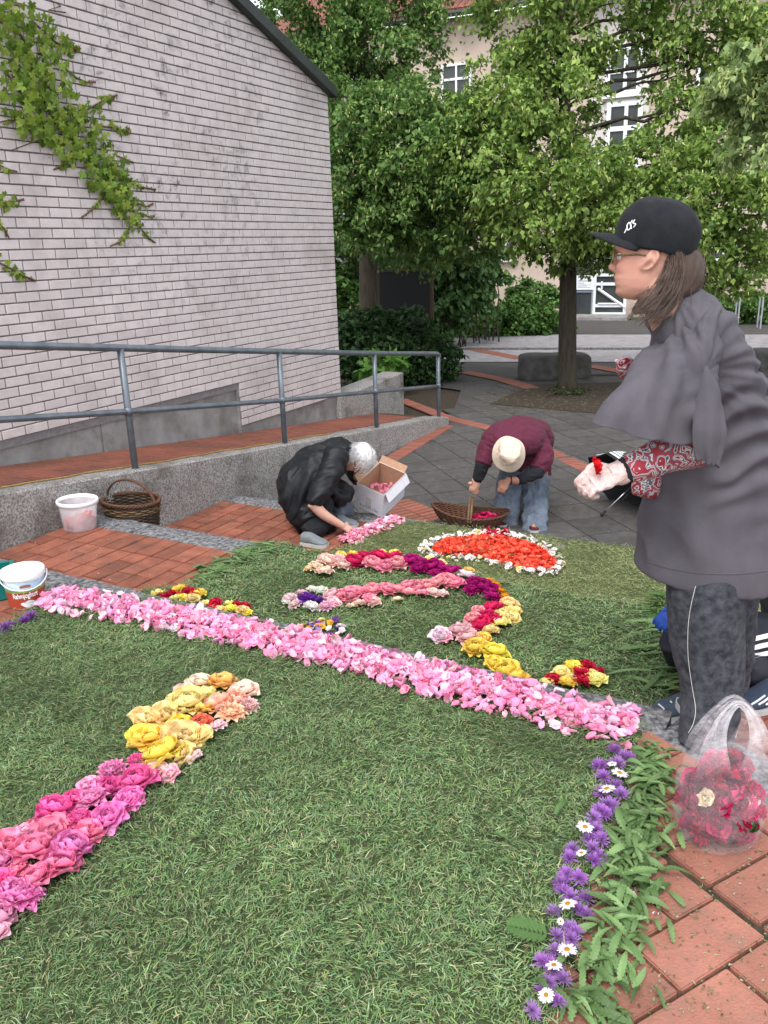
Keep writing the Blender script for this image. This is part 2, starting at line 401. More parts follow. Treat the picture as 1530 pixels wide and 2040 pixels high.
# brick courses of the ramp (seen very flat)
V = []; F = []
u = 1.8; r = 0
while u < 9.4:
    nn = OW + .235 - (.10 if r % 2 else 0)
    while nn < OB:
        a0, a1 = max(nn, OW + .21), min(nn + .196, OB - .004)
        if a1 - a0 > .03:
            b = len(V)
            for (uu, q) in ((u, a0), (u + .064, a0), (u + .064, a1), (u, a1)):
                p = W(uu, q, zt(uu) - .001 + random.uniform(-.0015, .0015)); V.append(tuple(p))
            for (uu, q) in ((u - .002, a0 - .002), (u + .066, a0 - .002), (u + .066, a1 + .002), (u - .002, a1 + .002)):
                V.append(tuple(W(uu, q, zt(uu) - .012)))
            F += [(b, b + 1, b + 2, b + 3)] + [(b + i, b + 4 + i, b + 4 + (i + 1) % 4, b + (i + 1) % 4) for i in range(4)]
        nn += .203
    u += .0712; r += 1
o = obj('ramp_bricks', mesh('ramp_bricks', V, F, M['ramp_clinker']), rampo); o['kind'] = 'stuff'

rw = empty('ramp_side_wall', W(6, OW, Z3), 'long low exposed-aggregate concrete wall sloping down beside the ramp', 'wall')
def noisy_wall(u0, u1, n0, n1, zb, parent):
    bm = bmesh.new(); nu = max(8, int((u1 - u0) / .05)); nv = 14; g = {}
    def P(uu, side, t):
        z = zb + (zt(uu) - zb) * t; return uu, side, z
    prof = [(n0, t) for t in np.linspace(0, 1, nv)[:-1]] + [(n0 + .002, .985), (n0 + .018, 1.0)] + [(n0 + .018 + (n1 - n0 - .02) * k / 4, 1.0) for k in range(1, 5)] + [(n1, .6)]
    for i in range(nu + 1):
        uu = u0 + (u1 - u0) * i / nu
        for j, (nn_, t) in enumerate(prof):
            z = zb + (zt(uu) - zb) * min(t, 1.0)
            p = W(uu, nn_, z); q = p.copy(); d = mnoise.noise(q * 12) * .003 + mnoise.noise(q * 45) * .0025
            p = W(uu, nn_ + d, z + (d if t >= .98 else 0)); g[i, j] = bm.verts.new(p)
    m_ = len(prof)
    for i in range(nu):
        for j in range(m_ - 1): bm.faces.new((g[i + 1, j], g[i, j], g[i, j + 1], g[i + 1, j + 1]))
    bm.faces.new([g[nu, j] for j in range(m_)]); bm.faces.new([g[0, j] for j in reversed(range(m_))])
    me = bpy.data.meshes.new('wall_section'); bm.to_mesh(me); bm.free(); me.materials.append(M['washed'])
    for p in me.polygons: p.use_smooth = False
    o = obj('wall_section', me, parent); o.matrix_parent_inverse = Matrix.Translation(-parent.location)
for a, b in ((-2, 2.1), (2.106, 5.6), (5.606, 9.93)): noisy_wall(a, b, OW, OW + .2, Z3 - .05, rw)

rail = empty('handrail', W(6, OW + .1, 0), 'grey galvanised tubular handrail with two rails on the ramp wall', 'handrail')
def part(mb, name, m_, parent, **k):
    o = mb.build(name, m_, parent, **k); o.matrix_parent_inverse = Matrix.Translation(-parent.location) @ Matrix.Identity(4); return o
RO = OW + .08
tz = lambda u: float(np.interp(u, [-2, 3.373, 4.336, 6.277, 8.08, 9.80], [1.75, 1.04, .912, .655, .42, .208]))
mz = lambda u: float(np.interp(u, [-2, 3.283, 4.345, 6.265, 8.087, 9.80], [1.29, .59, .445, .20, -.012, -.215]))
us2 = list(np.linspace(-2, 9.72, 26))
tp = [W(u, RO, tz(u)) for u in us2] + [W(9.765, RO, tz(9.76) - .006), W(9.785, RO, tz(9.78) - .03)]
part(MB().tube(tp, .0265, 14), 'top_rail', M['steel'], rail, smooth=True)
part(MB().tube([W(u, RO, mz(u)) for u in list(np.linspace(-2, 9.78, 26))], .0225, 12), 'middle_rail', M['steel'], rail, smooth=True)
for u in (-1.6, .4, 2.4, 4.345, 6.28, 8.085, 9.785):
    pz = MB(); pz.tube([W(u, RO, zt(u) - .03), W(u, RO, tz(u))], .0255, 14)
    part(pz, 'post', M['steel'], rail, smooth=True)
    part(MB().tube([W(u, RO, mz(u) - .03), W(u, RO, mz(u) + .03)], .030, 14), 'rail_sleeve', M['steel'], rail, smooth=True)
# yellow cord lying along the wall top
cord = [W(u, OW + .155 + .012 * math.sin(u * 5) + .01 * math.sin(u * 13), zt(u) + .007) for u in np.linspace(1.5, 7.2, 90)]
M['cord'] = mat('ochre cord', (.42, .27, .09), (.25, .16, .06), 40, .8, .3, 200)
tag(MB().tube(cord, .0065, 6).build('cord', M['cord'], smooth=True), 'thin ochre cord lying along the top of the ramp wall', 'cord')

# ------------------------------------------------------------------ brick building
bb = empty('brick_building', W(6, OB, 0), 'pale brick gable end with dark sloping verge behind the handrail', 'building')
UC = 8.70; VS = .352
def ztop(u): return 3.235 + VS * (UC - u)
S = MB()
def prism(u0, u1, n0, n1, zb, dz=0):
    return MB().hexa([W(u0, n0, zb), W(u1, n0, zb), W(u1, n1, zb), W(u0, n1, zb)], [W(u0, n0, ztop(u0) + dz), W(u1, n0, ztop(u1) + dz), W(u1, n1, ztop(u1) + dz), W(u0, n1, ztop(u0) + dz)])
mbw = MB()
for (a, b, zb) in ((-1.5, 6.69, .19), (6.69, UC - .004, -.20)):
    t = prism(a, b, OB + .012, OB + 6, zb); mbw.add(t.v, t.f)
part(mbw, 'wall', M['mortar'], bb)
pl = MB(); pl.ubox(-1.5, 4.835, OB + .035, OB + .5, Z3 - .1, .189); pl.ubox(4.86, 6.672, OB + .035, OB + .5, Z3 - .1, .189); pl.ubox(4.836, 4.859, OB + .045, OB + .4, Z3 - .1, .189)
pl.ubox(6.70, UC + .01, OB + .03, OB + .5, Z3 - .1, -.202)
part(pl, 'plinth', M['plinth'], bb)
part(MB().ubox(6.674, 6.689, OB + .0, OB + .3, zt(6.67) - .06, .189), 'edge_strip', M['plinth'], bb)
BWd, BHt = .2095, .0752
cells = []
z = -.198; row = 0
while z < 5.4:
    off = (BWd / 2 if row % 2 else 0); u = UC - off - BWd if off else UC - BWd
    lst = []
    if off: lst.append((UC - off, UC))
    u1 = UC - off
    while u1 > -.2: lst.append((u1 - BWd, u1)); u1 -= BWd
    for (a, b) in lst:
        if b <= 6.70 and z + .01 < .19: continue
        if a < 6.695 < b and z + .01 < .19: a = 6.70
        if b - a < .03: continue
        tb = min(z + BHt, 1e9)
        if z + BHt * .5 > ztop(a) - .02: continue
        cells.append((a + .005, b - .005, z + .005, z + BHt - .005))
    z += BHt; row += 1
def cut_ok(a, b, z0, z1): return z1 <= ztop(b) - .01
info = []
for c in cells:
    cc = W((c[0] + c[1]) / 2, OB, (c[2] + c[3]) / 2); q = proj(np.array([W(c[0], OB, c[2]), W(c[1], OB, c[3]), cc]))
    vis = (0 < q[2, 0] < 1530) and (0 < q[2, 1] < 960)
    info.append((abs((q[1, 0] - q[0, 0]) * (q[1, 1] - q[0, 1])) if vis else 0))
order = np.argsort(info)[::-1]
def brick_geo(c, jx=0):
    a, b, z0, z1 = c; bev = .003; o = -random.uniform(.0, .004)
    zt0, zt1 = min(z1, ztop(a) - .02), min(z1, ztop(b) - .02)
    f = [W(a + bev, OB + o, z0 + bev), W(b - bev, OB + o, z0 + bev), W(b - bev, OB + o, max(zt1 - bev, z0 + .006)), W(a + bev, OB + o, max(zt0 - bev, z0 + .006))]
    m_ = [W(a, OB + o + .004, z0), W(b, OB + o + .004, z0), W(b, OB + o + .004, max(zt1, z0 + .007)), W(a, OB + o + .004, max(zt0, z0 + .007))]
    k_ = [W(a, OB + .02, z0), W(b, OB + .02, z0), W(b, OB + .02, max(zt1, z0 + .007)), W(a, OB + .02, max(zt0, z0 + .007))]
    F_ = [(0, 1, 2, 3)]
    for L_ in (0, 4):
        F_ += [(L_ + i, L_ + 4 + i, L_ + 4 + (i + 1) % 4, L_ + (i + 1) % 4) for i in range(4)]
    return f + m_ + k_, F_
# single bricks share one mesh
v, f = brick_geo((-(BWd - .01) / 2, (BWd - .01) / 2, 0, BHt - .01))
base_b = W(0, OB, 0)
def loc_brick(w):
    bev = .003; h = BHt - .01
    def q(o, e): return [(-w / 2 + e, o, e), (w / 2 - e, o, e), (w / 2 - e, o, h - e), (-w / 2 + e, o, h - e)]
    V_ = q(-.0, bev) + q(.004, 0) + q(.022, 0); F_ = [(0, 1, 2, 3)]
    for L_ in (0, 4): F_ += [(L_ + i, L_ + 4 + i, L_ + 4 + (i + 1) % 4, L_ + (i + 1) % 4) for i in range(4)]
    me = bpy.data.meshes.new('brick'); me.from_pydata(V_, [], F_); me.materials.append(M['brick']); return me
bm_full = loc_brick(BWd - .01)
ra = math.atan2(UD[1], UD[0])
cnt = 0; rest = []
for i in order:
    c = cells[i]
    if cnt < 300 and abs((c[1] - c[0]) - (BWd - .01)) < .002 and cut_ok(*c) and info[i] > 0:
        o = bpy.data.objects.new('brick', bm_full); C.objects.link(o); o.parent = bb
        p = W((c[0] + c[1]) / 2, OB - random.uniform(0, .004), c[2]) - bb.location
        o.location = p; o.rotation_euler = (0, 0, ra + random.gauss(0, .003)); cnt += 1
    else: rest.append(c)
V = []; F = []; T = []
for c in rest:
    v, f = brick_geo(c); b = len(V); V += [tuple(x) for x in v]; F += [tuple(i + b for i in q) for q in f]
me = mesh('brickwork', V, F, M['brick'])
o = obj('brickwork', me, bb); o.matrix_parent_inverse = Matrix.Translation(-bb.location); o['kind'] = 'stuff'
# verge and roof
ov = .09
fa = MB()
def vz(u, e): return ztop(u) + e
fa.hexa([W(-1.5, OB - ov, vz(-1.5, -.05)), W(UC + .06, OB - ov, vz(UC + .06, -.05)), W(UC + .06, OB - .001, vz(UC + .06, -.05)), W(-1.5, OB - .001, vz(-1.5, -.05))],
        [W(-1.5, OB - ov, vz(-1.5, .07)), W(UC + .06, OB - ov, vz(UC + .06, .07)), W(UC + .06, OB - .001, vz(UC + .06, .07)), W(-1.5, OB - .001, vz(-1.5, .07))])
part(fa, 'verge_board', M['fascia'], bb, bevel=.006)
rf = MB(); rf.hexa([W(-1.5, OB, vz(-1.5, .02)), W(UC + .05, OB, vz(UC + .05, .02)), W(UC + .05, OB + 6, vz(UC + .05, .02)), W(-1.5, OB + 6, vz(-1.5, .02))],
        [W(-1.5, OB, vz(-1.5, .06)), W(UC + .05, OB, vz(UC + .05, .06)), W(UC + .05, OB + 6, vz(UC + .05, .06)), W(-1.5, OB + 6, vz(-1.5, .06))])
part(rf, 'roof', M['fascia'], bb)
# low wall beyond the corner
lw = MB(); a, b = 8.62, 10.36
lw.hexa([W(a, OB - .03, Z3 - .1), W(b, OB - .03, Z3 - .1), W(b, OB + .30, Z3 - .1), W(a, OB + .30, Z3 - .1)], [W(a, OB - .03, -.215), W(b, OB - .03, -.15), W(b, OB + .30, -.15), W(a, OB + .30, -.215)])
tag(lw.build('low_wall', M['washed'], bevel=.012), 'short rough concrete wall continuing from the brick corner to the shrubs', 'wall')

# ------------------------------------------------------------------ plaza slabs and red bands
ps = struct(empty('plaza_slabs', (0, 0, Z3)))
sm = paver_mesh(.392, .392, .02); sm.materials.append(M['slab'])
PA = math.radians(16); rows = []
for i in range(-8, 26):
    for j in range(-8, 30):
        x = 1.2 + (i * .4) * math.cos(PA) - (j * .4) * math.sin(PA); y = 7.2 + (i * .4) * math.sin(PA) + (j * .4) * math.cos(PA)
        u_, n_ = un((x, y))
        q = proj(np.array([x, y, Z3]))
        if u_ < 5.62 or n_ > OW - .25 and u_ < 10.1 or y > 14.2 or y < 5: continue
        if n_ > OW + .5 or not (560 < q[0] < 1330): continue
        rows.append((y, x))
rows.sort()
for y, x in rows[:300]:
    o = bpy.data.objects.new('slab', sm); C.objects.link(o); o.parent = ps; o.location = (x, y, .008 + random.uniform(-.0015, .0015)); o.rotation_euler = (0, 0, PA)
V = []; F = []
for y, x in rows[300:]:
    b = len(V); c, s = math.cos(PA) * .196, math.sin(PA) * .196
    for dx, dy in ((-1, -1), (1, -1), (1, 1), (-1, 1)): V.append((x + dx * c - dy * s, y + dx * s + dy * c, Z3 + .008))
    F.append((b, b + 1, b + 2, b + 3))
if V:
    o = obj('slab_field', mesh('slab_field', V, F, M['slab']), ps); o.matrix_parent_inverse = Matrix.Translation(-ps.location); o['kind'] = 'stuff'

bands = struct(empty('brick_bands', (0, 0, Z3)))
bmesh_b = paver_mesh(.20, .066, .014); bmesh_b.materials.append(M['roadred'])
nb = 0
def band(pts, width, z=Z3 + .012, mm=bmesh_b, step=.075):
    global nb
    P_ = [at(x, y, Z3) for x, y in pts]
    for a, b in zip(P_[:-1], P_[1:]):
        d = (b - a); L_ = d.length; d.normalize(); nrm = Vector((-d.y, d.x, 0)); an = math.atan2(nrm.y, nrm.x)
        k = int(L_ / step); m_ = max(1, round(width / .205))
        for i in range(k):
            for j in range(m_):
                if nb >= 298: return
                o = bpy.data.objects.new('band_brick', mm); C.objects.link(o); o.parent = bands
                p = a + d * (i + .5) * step + nrm * (j - (m_ - 1) / 2) * .205
                o.location = (p.x, p.y, z - Z3 + random.uniform(-.0015, .0015)); o.rotation_euler = (0, 0, an); nb += 1
band([(778, 1003), (862, 1040)], .4)
band([(800, 797), (893, 834), (1010, 862), (1125, 915), (1215, 958)], .2)
band([(748, 935), (893, 847)], .2)
V = []; F = []
def far_band(pts, w):
    P_ = [at(x, y, Z3) for x, y in pts]
    for a, b in zip(P_[:-1], P_[1:]):
        d = (b - a).normalized(); nr = Vector((-d.y, d.x, 0)) * w / 2; i = len(V)
        for p in (a - nr, b - nr, b + nr, a + nr): V.append((p.x, p.y, Z3 + .016))
        F.append((i, i + 1, i + 2, i + 3))
far_band([(925, 742), (1000, 757), (1060, 775)], .3)
far_band([(972, 673), (938, 696)], .5); far_band([(938, 696), (990, 706), (1040, 716)], .35); far_band([(1175, 730), (1240, 742)], .3); far_band([(1440, 686), (1530, 690)], .5)
struct(obj('red_bands_far', mesh('red_bands_far', V, F, M['roadred'])))
# tree bed with small setts around the trunk, the paved road, the far verge
def ground_poly(name, pts, z, m_): return sheet(name, [Vector((at(x, y, Z3).x, at(x, y, Z3).y, z)) for x, y in pts], m_)
ground_poly('tree_bed', [(975, 806), (1060, 768), (1250, 762), (1700, 775), (1700, 860), (1330, 835), (1150, 822)], Z3 + .014, M['soil'])
ground_poly('road', [(700, 722), (2300, 722), (2000, 698), (800, 698)], Z3 + .012, M['road'])
ground_poly('footway', [(760, 696), (2100, 696), (1900, 668), (820, 668)], Z3 + .02, M['road'])
kb = MB(); a, b = at(700, 697, Z3), at(2200, 697, Z3); kb.box(((a.x + b.x) / 2, (a.y + b.y) / 2, Z3 + .02), ((b - a).length, .08, .06), Matrix.Rotation(math.atan2(b.y - a.y, b.x - a.x), 3, 'Z'))
struct(kb.build('kerb', M['granite']))
ground_poly('forecourt', [(1090, 667), (2100, 667), (1800, 628), (1090, 628)], Z3 + .016, M['plaza'])
# slab joints of the road and footway as real slabs
V = []; F = []
A_, B_ = at(900, 696, Z3), at(1530, 696, Z3); dx = (B_ - A_).normalized(); dy = Vector((-dx.y, dx.x, 0))
for i in range(-10, 60):
    for j in range(6):
        p = A_ + dx * (i * .42) + dy * (.08 + j * .42); 
        if j * .42 > 2.3: continue
        b = len(V)
        for s_, t_ in ((0, 0), (.40, 0), (.40, .40), (0, .40)): q = p + dx * (s_ + .12 * (j)) + dy * t_; V.append((q.x, q.y, Z3 + .028))
        F.append((b, b + 1, b + 2, b + 3))
o = obj('footway_slabs', mesh('footway_slabs', V, F, M['road'])); o['kind'] = 'stuff'; tag(o, 'light grey footway slabs beyond the road in front of the house', 'paving')
# ------------------------------------------------------------------ vectorised noise
def vnoise(P, seed=0):
    P = np.asarray(P, np.float64); I = np.floor(P).astype(np.int64); f = P - I; f = f * f * (3 - 2 * f); out = 0
    for dx in (0, 1):
        for dy in (0, 1):
            for dz in (0, 1):
                h = (I[..., 0] + dx) * 374761393 + (I[..., 1] + dy) * 668265263 + (I[..., 2] + dz) * 2147483647 + seed * 974634777
                h = (h ^ (h >> 13)) * 1274126177; h = h ^ (h >> 16); r = (h & 0xFFFF) / 65535.0
                w = (f[..., 0] if dx else 1 - f[..., 0]) * (f[..., 1] if dy else 1 - f[..., 1]) * (f[..., 2] if dz else 1 - f[..., 2])
                out = out + r * w
    return out * 2 - 1
def fbm(P, o=4, seed=0):
    a = 1; t = 0; s = 0
    for i in range(o): t = t + a * vnoise(np.asarray(P) * 2 ** i, seed + i); s += a; a *= .5
    return t / s
def inpoly(X, Y, poly):
    c = np.zeros(X.shape, bool); n = len(poly); j = n - 1
    for i in range(n):
        xi, yi = poly[i]; xj, yj = poly[j]
        c ^= ((yi > Y) != (yj > Y)) & (X < (xj - xi) * (Y - yi) / (yj - yi + 1e-12) + xi); j = i
    return c
def polyxy(pts, z): return [(at(x, y, z).x, at(x, y, z).y) for x, y in pts]

# ------------------------------------------------------------------ the carpet of cut grass
L0p = polyxy([(-30, 1262), (20, 1238), (95, 1210), (130, 1190)], 0) + [tuple(W(2.50, 3.0))[:2], tuple(W(2.56, 2.6))[:2], tuple(W(2.50, 1.0))[:2], tuple(W(2.46, .42))[:2]] + \
    polyxy([(1255, 1530), (1225, 1640), (1170, 1780), (1140, 1900), (1100, 2040)], 0) + [(.25, .75), (-2.3, .75)]
L1p = polyxy([(225, 1205), (300, 1180), (395, 1165), (440, 1130), (480, 1103)], Z1) + [tuple(W(3.84, 2.95))[:2], tuple(W(3.86, .45))[:2]] + polyxy([(1350, 1320), (1330, 1400), (1300, 1440)], Z1) + [tuple(W(2.60, .4))[:2], tuple(W(2.60, 3.05))[:2]]
L2p = [tuple(W(3.88, 3.0))[:2]] + polyxy([(690, 1092), (735, 1062), (795, 1036)], Z2) + [tuple(W(5.36, 2.4))[:2], tuple(W(5.45, .6))[:2], tuple(W(5.0, .15))[:2], tuple(W(3.9, .25))[:2]]
def gh(X, Y): return .014 + .012 * fbm(np.stack([X * 5, Y * 5, X * 0 + 3], -1), 3, 5) + .008 * vnoise(np.stack([X * 22, Y * 22, X * 0], -1), 9)
def carpet_base(name, poly, z, m_, cell=.03):
    P_ = np.array(poly); x0, y0 = P_.min(0); x1, y1 = P_.max(0)
    X, Y = np.meshgrid(np.arange(x0, x1 + cell, cell), np.arange(y0, y1 + cell, cell), indexing='ij')
    H = z + gh(X, Y); ny = X.shape[1]
    cx = X[:-1, :-1] + cell / 2; cy = Y[:-1, :-1] + cell / 2
    jit = .02 * vnoise(np.stack([cx * 14, cy * 14, cx * 0 + 7], -1), 3)
    ok = inpoly(cx + jit, cy + jit, poly)
    I, J = np.nonzero(ok); b = I * ny + J
    F_ = np.stack([b, b + ny, b + ny + 1, b + 1], -1)
    me = mesh(name, np.stack([X, Y, H], -1).reshape(-1, 3), F_, m_, smooth=True)
    bm = bmesh.new(); bm.from_mesh(me); bmesh.ops.delete(bm, geom=[v for v in bm.verts if not v.link_faces], context='VERTS')
    e = [x for x in bm.edges if x.is_boundary]; r = bmesh.ops.extrude_edge_only(bm, edges=e)
    for v in r['geom']:
        if isinstance(v, bmesh.types.BMVert): v.co.z = z - .008
    bm.to_mesh(me); bm.free(); return me
def blades(poly, z, dens, lmin, lmax, w, pal, lift=.35, edge=.04, mask=None):
    P_ = np.array(poly); x0, y0 = P_.min(0) - edge; x1, y1 = P_.max(0) + edge
    n = int((x1 - x0) * (y1 - y0) * dens); X = rng.uniform(x0, x1, n); Y = rng.uniform(y0, y1, n)
    jx, jy = rng.normal(0, edge * .5, n), rng.normal(0, edge * .5, n)
    ok = inpoly(X + jx, Y + jy, poly); q = proj(np.stack([X, Y, np.full(n, z)], -1)); ok &= (q[:, 0] > -120) & (q[:, 0] < 1650) & (q[:, 1] < 2250)
    X, Y = X[ok], Y[ok]; n = len(X)
    cl = fbm(np.stack([X * 7, Y * 7, X * 0], -1), 3, 21)          # matting clumps share a heading
    ang = rng.uniform(0, 2 * np.pi, n) * .55 + cl * 7
    L_ = rng.uniform(lmin, lmax, n) * (rng.random(n) ** .3); wv = w * rng.uniform(.6, 1.3, n)
    el = np.abs(rng.normal(0, lift, n)); bend = rng.normal(0, .5, n)
    zz = z + gh(X, Y) + rng.random(n) ** 1.5 * .020 + np.maximum(cl, 0) * .012
    d = np.stack([np.cos(ang) * np.cos(el), np.sin(ang) * np.cos(el), np.sin(el)], -1)
    s = np.stack([-np.sin(ang), np.cos(ang), rng.normal(0, .5, n)], -1); s /= np.linalg.norm(s, axis=1)[:, None]
    p0 = np.stack([X, Y, zz], -1); mid = p0 + d * (L_ * .5)[:, None] + s * (bend * L_ * .12)[:, None]
    tip = p0 + d * L_[:, None] + s * (bend * L_ * .45)[:, None]; tip[:, 2] -= L_ * .25 * rng.random(n)
    tip[:, 2] = np.maximum(tip[:, 2], zz - .006)
    V_ = np.stack([p0 - s * wv[:, None] / 2, p0 + s * wv[:, None] / 2, mid + s * wv[:, None] / 2, mid - s * wv[:, None] / 2, tip], 1)
    b = np.arange(n)[:, None] * 5
    F_ = np.concatenate([b + [0, 1, 2], b + [0, 2, 3], b + [3, 2, 4]], 0)
    pal = np.array(pal); k = rng.integers(0, len(pal), n); c = pal[k] * rng.uniform(.65, 1.35, n)[:, None] * (1.08 + .5 * fbm(np.stack([X * 2.2, Y * 2.2, X * 0 + 1], -1), 3, 40))[:, None]
    return V_.reshape(-1, 3), F_, np.repeat(c, 5, 0)
g_dark = [(.11, .20, .075), (.085, .165, .06), (.14, .235, .08), (.13, .215, .11), (.20, .28, .13), (.07, .13, .05), (.10, .19, .08), (.23, .25, .12), (.17, .22, .07), (.15, .24, .07)] * 3 + [(.28, .28, .15), (.33, .28, .17), (.15, .11, .07), (.26, .33, .20)]
g_pale = [(.23, .28, .11), (.27, .31, .13), (.19, .24, .09), (.32, .34, .16), (.17, .22, .09), (.36, .35, .19), (.13, .18, .07)]
for nm, poly, z, dens, pal, mb_, lab in (('grass_carpet', L0p, 0, 34000, g_dark, 'turfbase', 'thick layer of dark green cut grass in the foreground before the pink petal line'),
        ('grass_carpet', L1p, Z1, 17000, g_dark, 'turfbase', 'dark green cut grass layer behind the pink petal line, under the curl of roses'),
        ('grass_carpet', L2p, Z2, 12000, g_pale, 'turfpale', 'paler yellowish cut grass layer around the orange red petal heart')):
    o = obj(nm, carpet_base(nm, poly, z, M[mb_])); tag(o, lab, 'grass', kind='stuff')
    v, f, c = blades(poly, z, dens, .012, .040 if z == 0 else .045, .0019 if z == 0 else .0027, pal)
    o2 = obj('grass_clippings', mesh('grass_clippings', v, f, M['grass'], col=c), o); o2['kind'] = 'stuff'

# ------------------------------------------------------------------ petals and blossoms
def petal_geo(L_=1.0, w=.8, cup=.25, curl=.3, tip=.0, nx=4, ny=5, seed=0, ruff=.05):
    r = random.Random(seed); V_ = []; F_ = []
    for j in range(ny + 1):
        t = j / ny; ww = w * .5 * (math.sin(math.pi * (t * .84 + .08)) ** .65)
        for i in range(nx + 1):
            s = i / nx * 2 - 1
            x = s * ww; y = t * L_ - (tip * (1 - abs(s)) if j == ny else 0)
            y = t * L_ * (1 - .20 * s * s * t) - (tip * (1 - abs(s)) if j == ny else 0)
            z = cup * (s * s) * w * .5 * (.4 + t) + curl * (t ** 2.2) * L_ * .5 + r.uniform(-ruff, ruff) * t
            V_.append((x, y, z))
    for j in range(ny):
        for i in range(nx):
            a = j * (nx + 1) + i; F_.append((a, a + 1, a + nx + 2, a + nx + 1))
    return np.array(V_), F_
def rose_mesh(name, kind='full', seed=0):
    r = random.Random(seed); V_ = []; F_ = []; T = []
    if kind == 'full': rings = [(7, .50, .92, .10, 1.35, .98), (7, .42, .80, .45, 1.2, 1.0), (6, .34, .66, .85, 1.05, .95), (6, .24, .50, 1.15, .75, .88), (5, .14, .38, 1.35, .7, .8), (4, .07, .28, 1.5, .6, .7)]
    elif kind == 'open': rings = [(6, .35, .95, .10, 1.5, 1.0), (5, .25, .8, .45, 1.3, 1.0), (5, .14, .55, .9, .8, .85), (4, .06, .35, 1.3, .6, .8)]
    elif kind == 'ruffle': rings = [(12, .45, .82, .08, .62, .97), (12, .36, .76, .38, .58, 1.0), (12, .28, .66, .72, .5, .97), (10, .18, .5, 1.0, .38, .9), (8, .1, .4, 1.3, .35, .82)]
    for k, (n, rad, L_, el, w, sh) in enumerate(rings):
        for i in range(n):
            a = 2 * math.pi * (i + .5 * (k % 2) + r.uniform(-.2, .2)) / n
            v, f = petal_geo(L_ * r.uniform(.85, 1.1), w * r.uniform(.85, 1.1), cup=.38, curl=-.12 if k < 1 else .4, seed=r.randrange(9999), nx=4, ny=5, ruff=.045)
            e = el + r.uniform(-.12, .12)
            v[:, 1] += -.15
            # tilt up by e about x, move out, spin about z
            y = v[:, 1] * math.cos(e) - v[:, 2] * math.sin(e); z = v[:, 1] * math.sin(e) + v[:, 2] * math.cos(e)
            yy = y + rad * .55; x = v[:, 0]
            # keep inner ones curved round the axis
            X = x * math.cos(a) - yy * math.sin(a); Y = x * math.sin(a) + yy * math.cos(a)
            b = sum(len(q) for q in V_); V_.append(np.stack([X, Y, z + .12 + .05 * k], -1)); F_ += [tuple(b + q for q in g) for g in f]
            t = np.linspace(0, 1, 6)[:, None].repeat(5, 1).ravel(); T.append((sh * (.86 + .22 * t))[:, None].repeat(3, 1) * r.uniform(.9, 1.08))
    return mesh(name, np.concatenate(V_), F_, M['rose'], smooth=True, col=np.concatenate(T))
roses = {k: [rose_mesh('rose_blossom', k, s) for s in (1, 2, 3)] for k in ('full', 'open', 'ruffle')}
petals = []
for s in range(8):
    v, f = petal_geo(1, random.uniform(.62, .85), cup=random.uniform(.2, .9), curl=random.uniform(-.4, .7), tip=random.choice([.04, .2]), seed=s, nx=3, ny=4)
    v[:, 1] -= .5; petals.append(mesh('petal', v, f, M['petal'], smooth=True))
HP = {'deep': (.86, .17, .46), 'mauve': (.87, .32, .62), 'pale': (.91, .56, .70), 'salmon': (.91, .32, .48), 'yellow': (.97, .84, .16), 'paley': (.97, .90, .40), 'peach': (.93, .68, .44), 'palepeach': (.93, .76, .64), 'coral': (.86, .27, .16), 'pinkwhite': (.86, .66, .70), 'white': (.86, .84, .82), 'red': (.60, .015, .06), 'rosered': (.74, .03, .16), 'magenta': (.46, .015, .20), 'pink': (.94, .42, .50), 'orange': (.86, .40, .02), 'orangey': (.90, .60, .18), 'purple': (.18, .04, .40), 'scarlet': (.85, .07, .035), 'palepink': (.92, .66, .66), 'lilac': (.55, .40, .75)}
CN = {'deep': 'deep pink', 'mauve': 'mauve pink', 'pale': 'pale pink', 'salmon': 'salmon pink', 'yellow': 'bright yellow', 'paley': 'pale yellow', 'peach': 'peach', 'palepeach': 'pale peach', 'coral': 'coral', 'pinkwhite': 'pinkish white', 'white': 'white', 'red': 'dark red', 'rosered': 'rose red', 'magenta': 'dark magenta', 'pink': 'warm pink', 'orange': 'orange', 'orangey': 'golden yellow', 'purple': 'violet', 'palepink': 'pale pink', 'scarlet': 'scarlet', 'lilac': 'lilac'}
def blossom(name, me, px, py, z, rpx, color, label, group, cat='flower', tilt=.35, up=.012, flat=1.0, jit=0):
    p = at(px, py, z); dist = (p - Vector((0, 0, CH))).length; r = rpx / FPX * dist * 1.12
    o = bpy.data.objects.new(name, me); C.objects.link(o)
    o.location = (p.x, p.y, z + up); o.scale = (r, r, r * flat)
    o.rotation_euler = (random.uniform(-tilt, tilt), random.uniform(-tilt, tilt), random.uniform(0, 6.28))
    c = HP[color] if isinstance(color, str) else color; k = random.uniform(.92, 1.08)
    o.color = (min(c[0] * k, 1), min(c[1] * k * random.uniform(.85, 1.15), 1), min(c[2] * k, 1), 1)
    tag(o, label, cat, group); return o
USED = {}
SIZEW = {0: 'small', 1: 'middling', 2: 'large'}
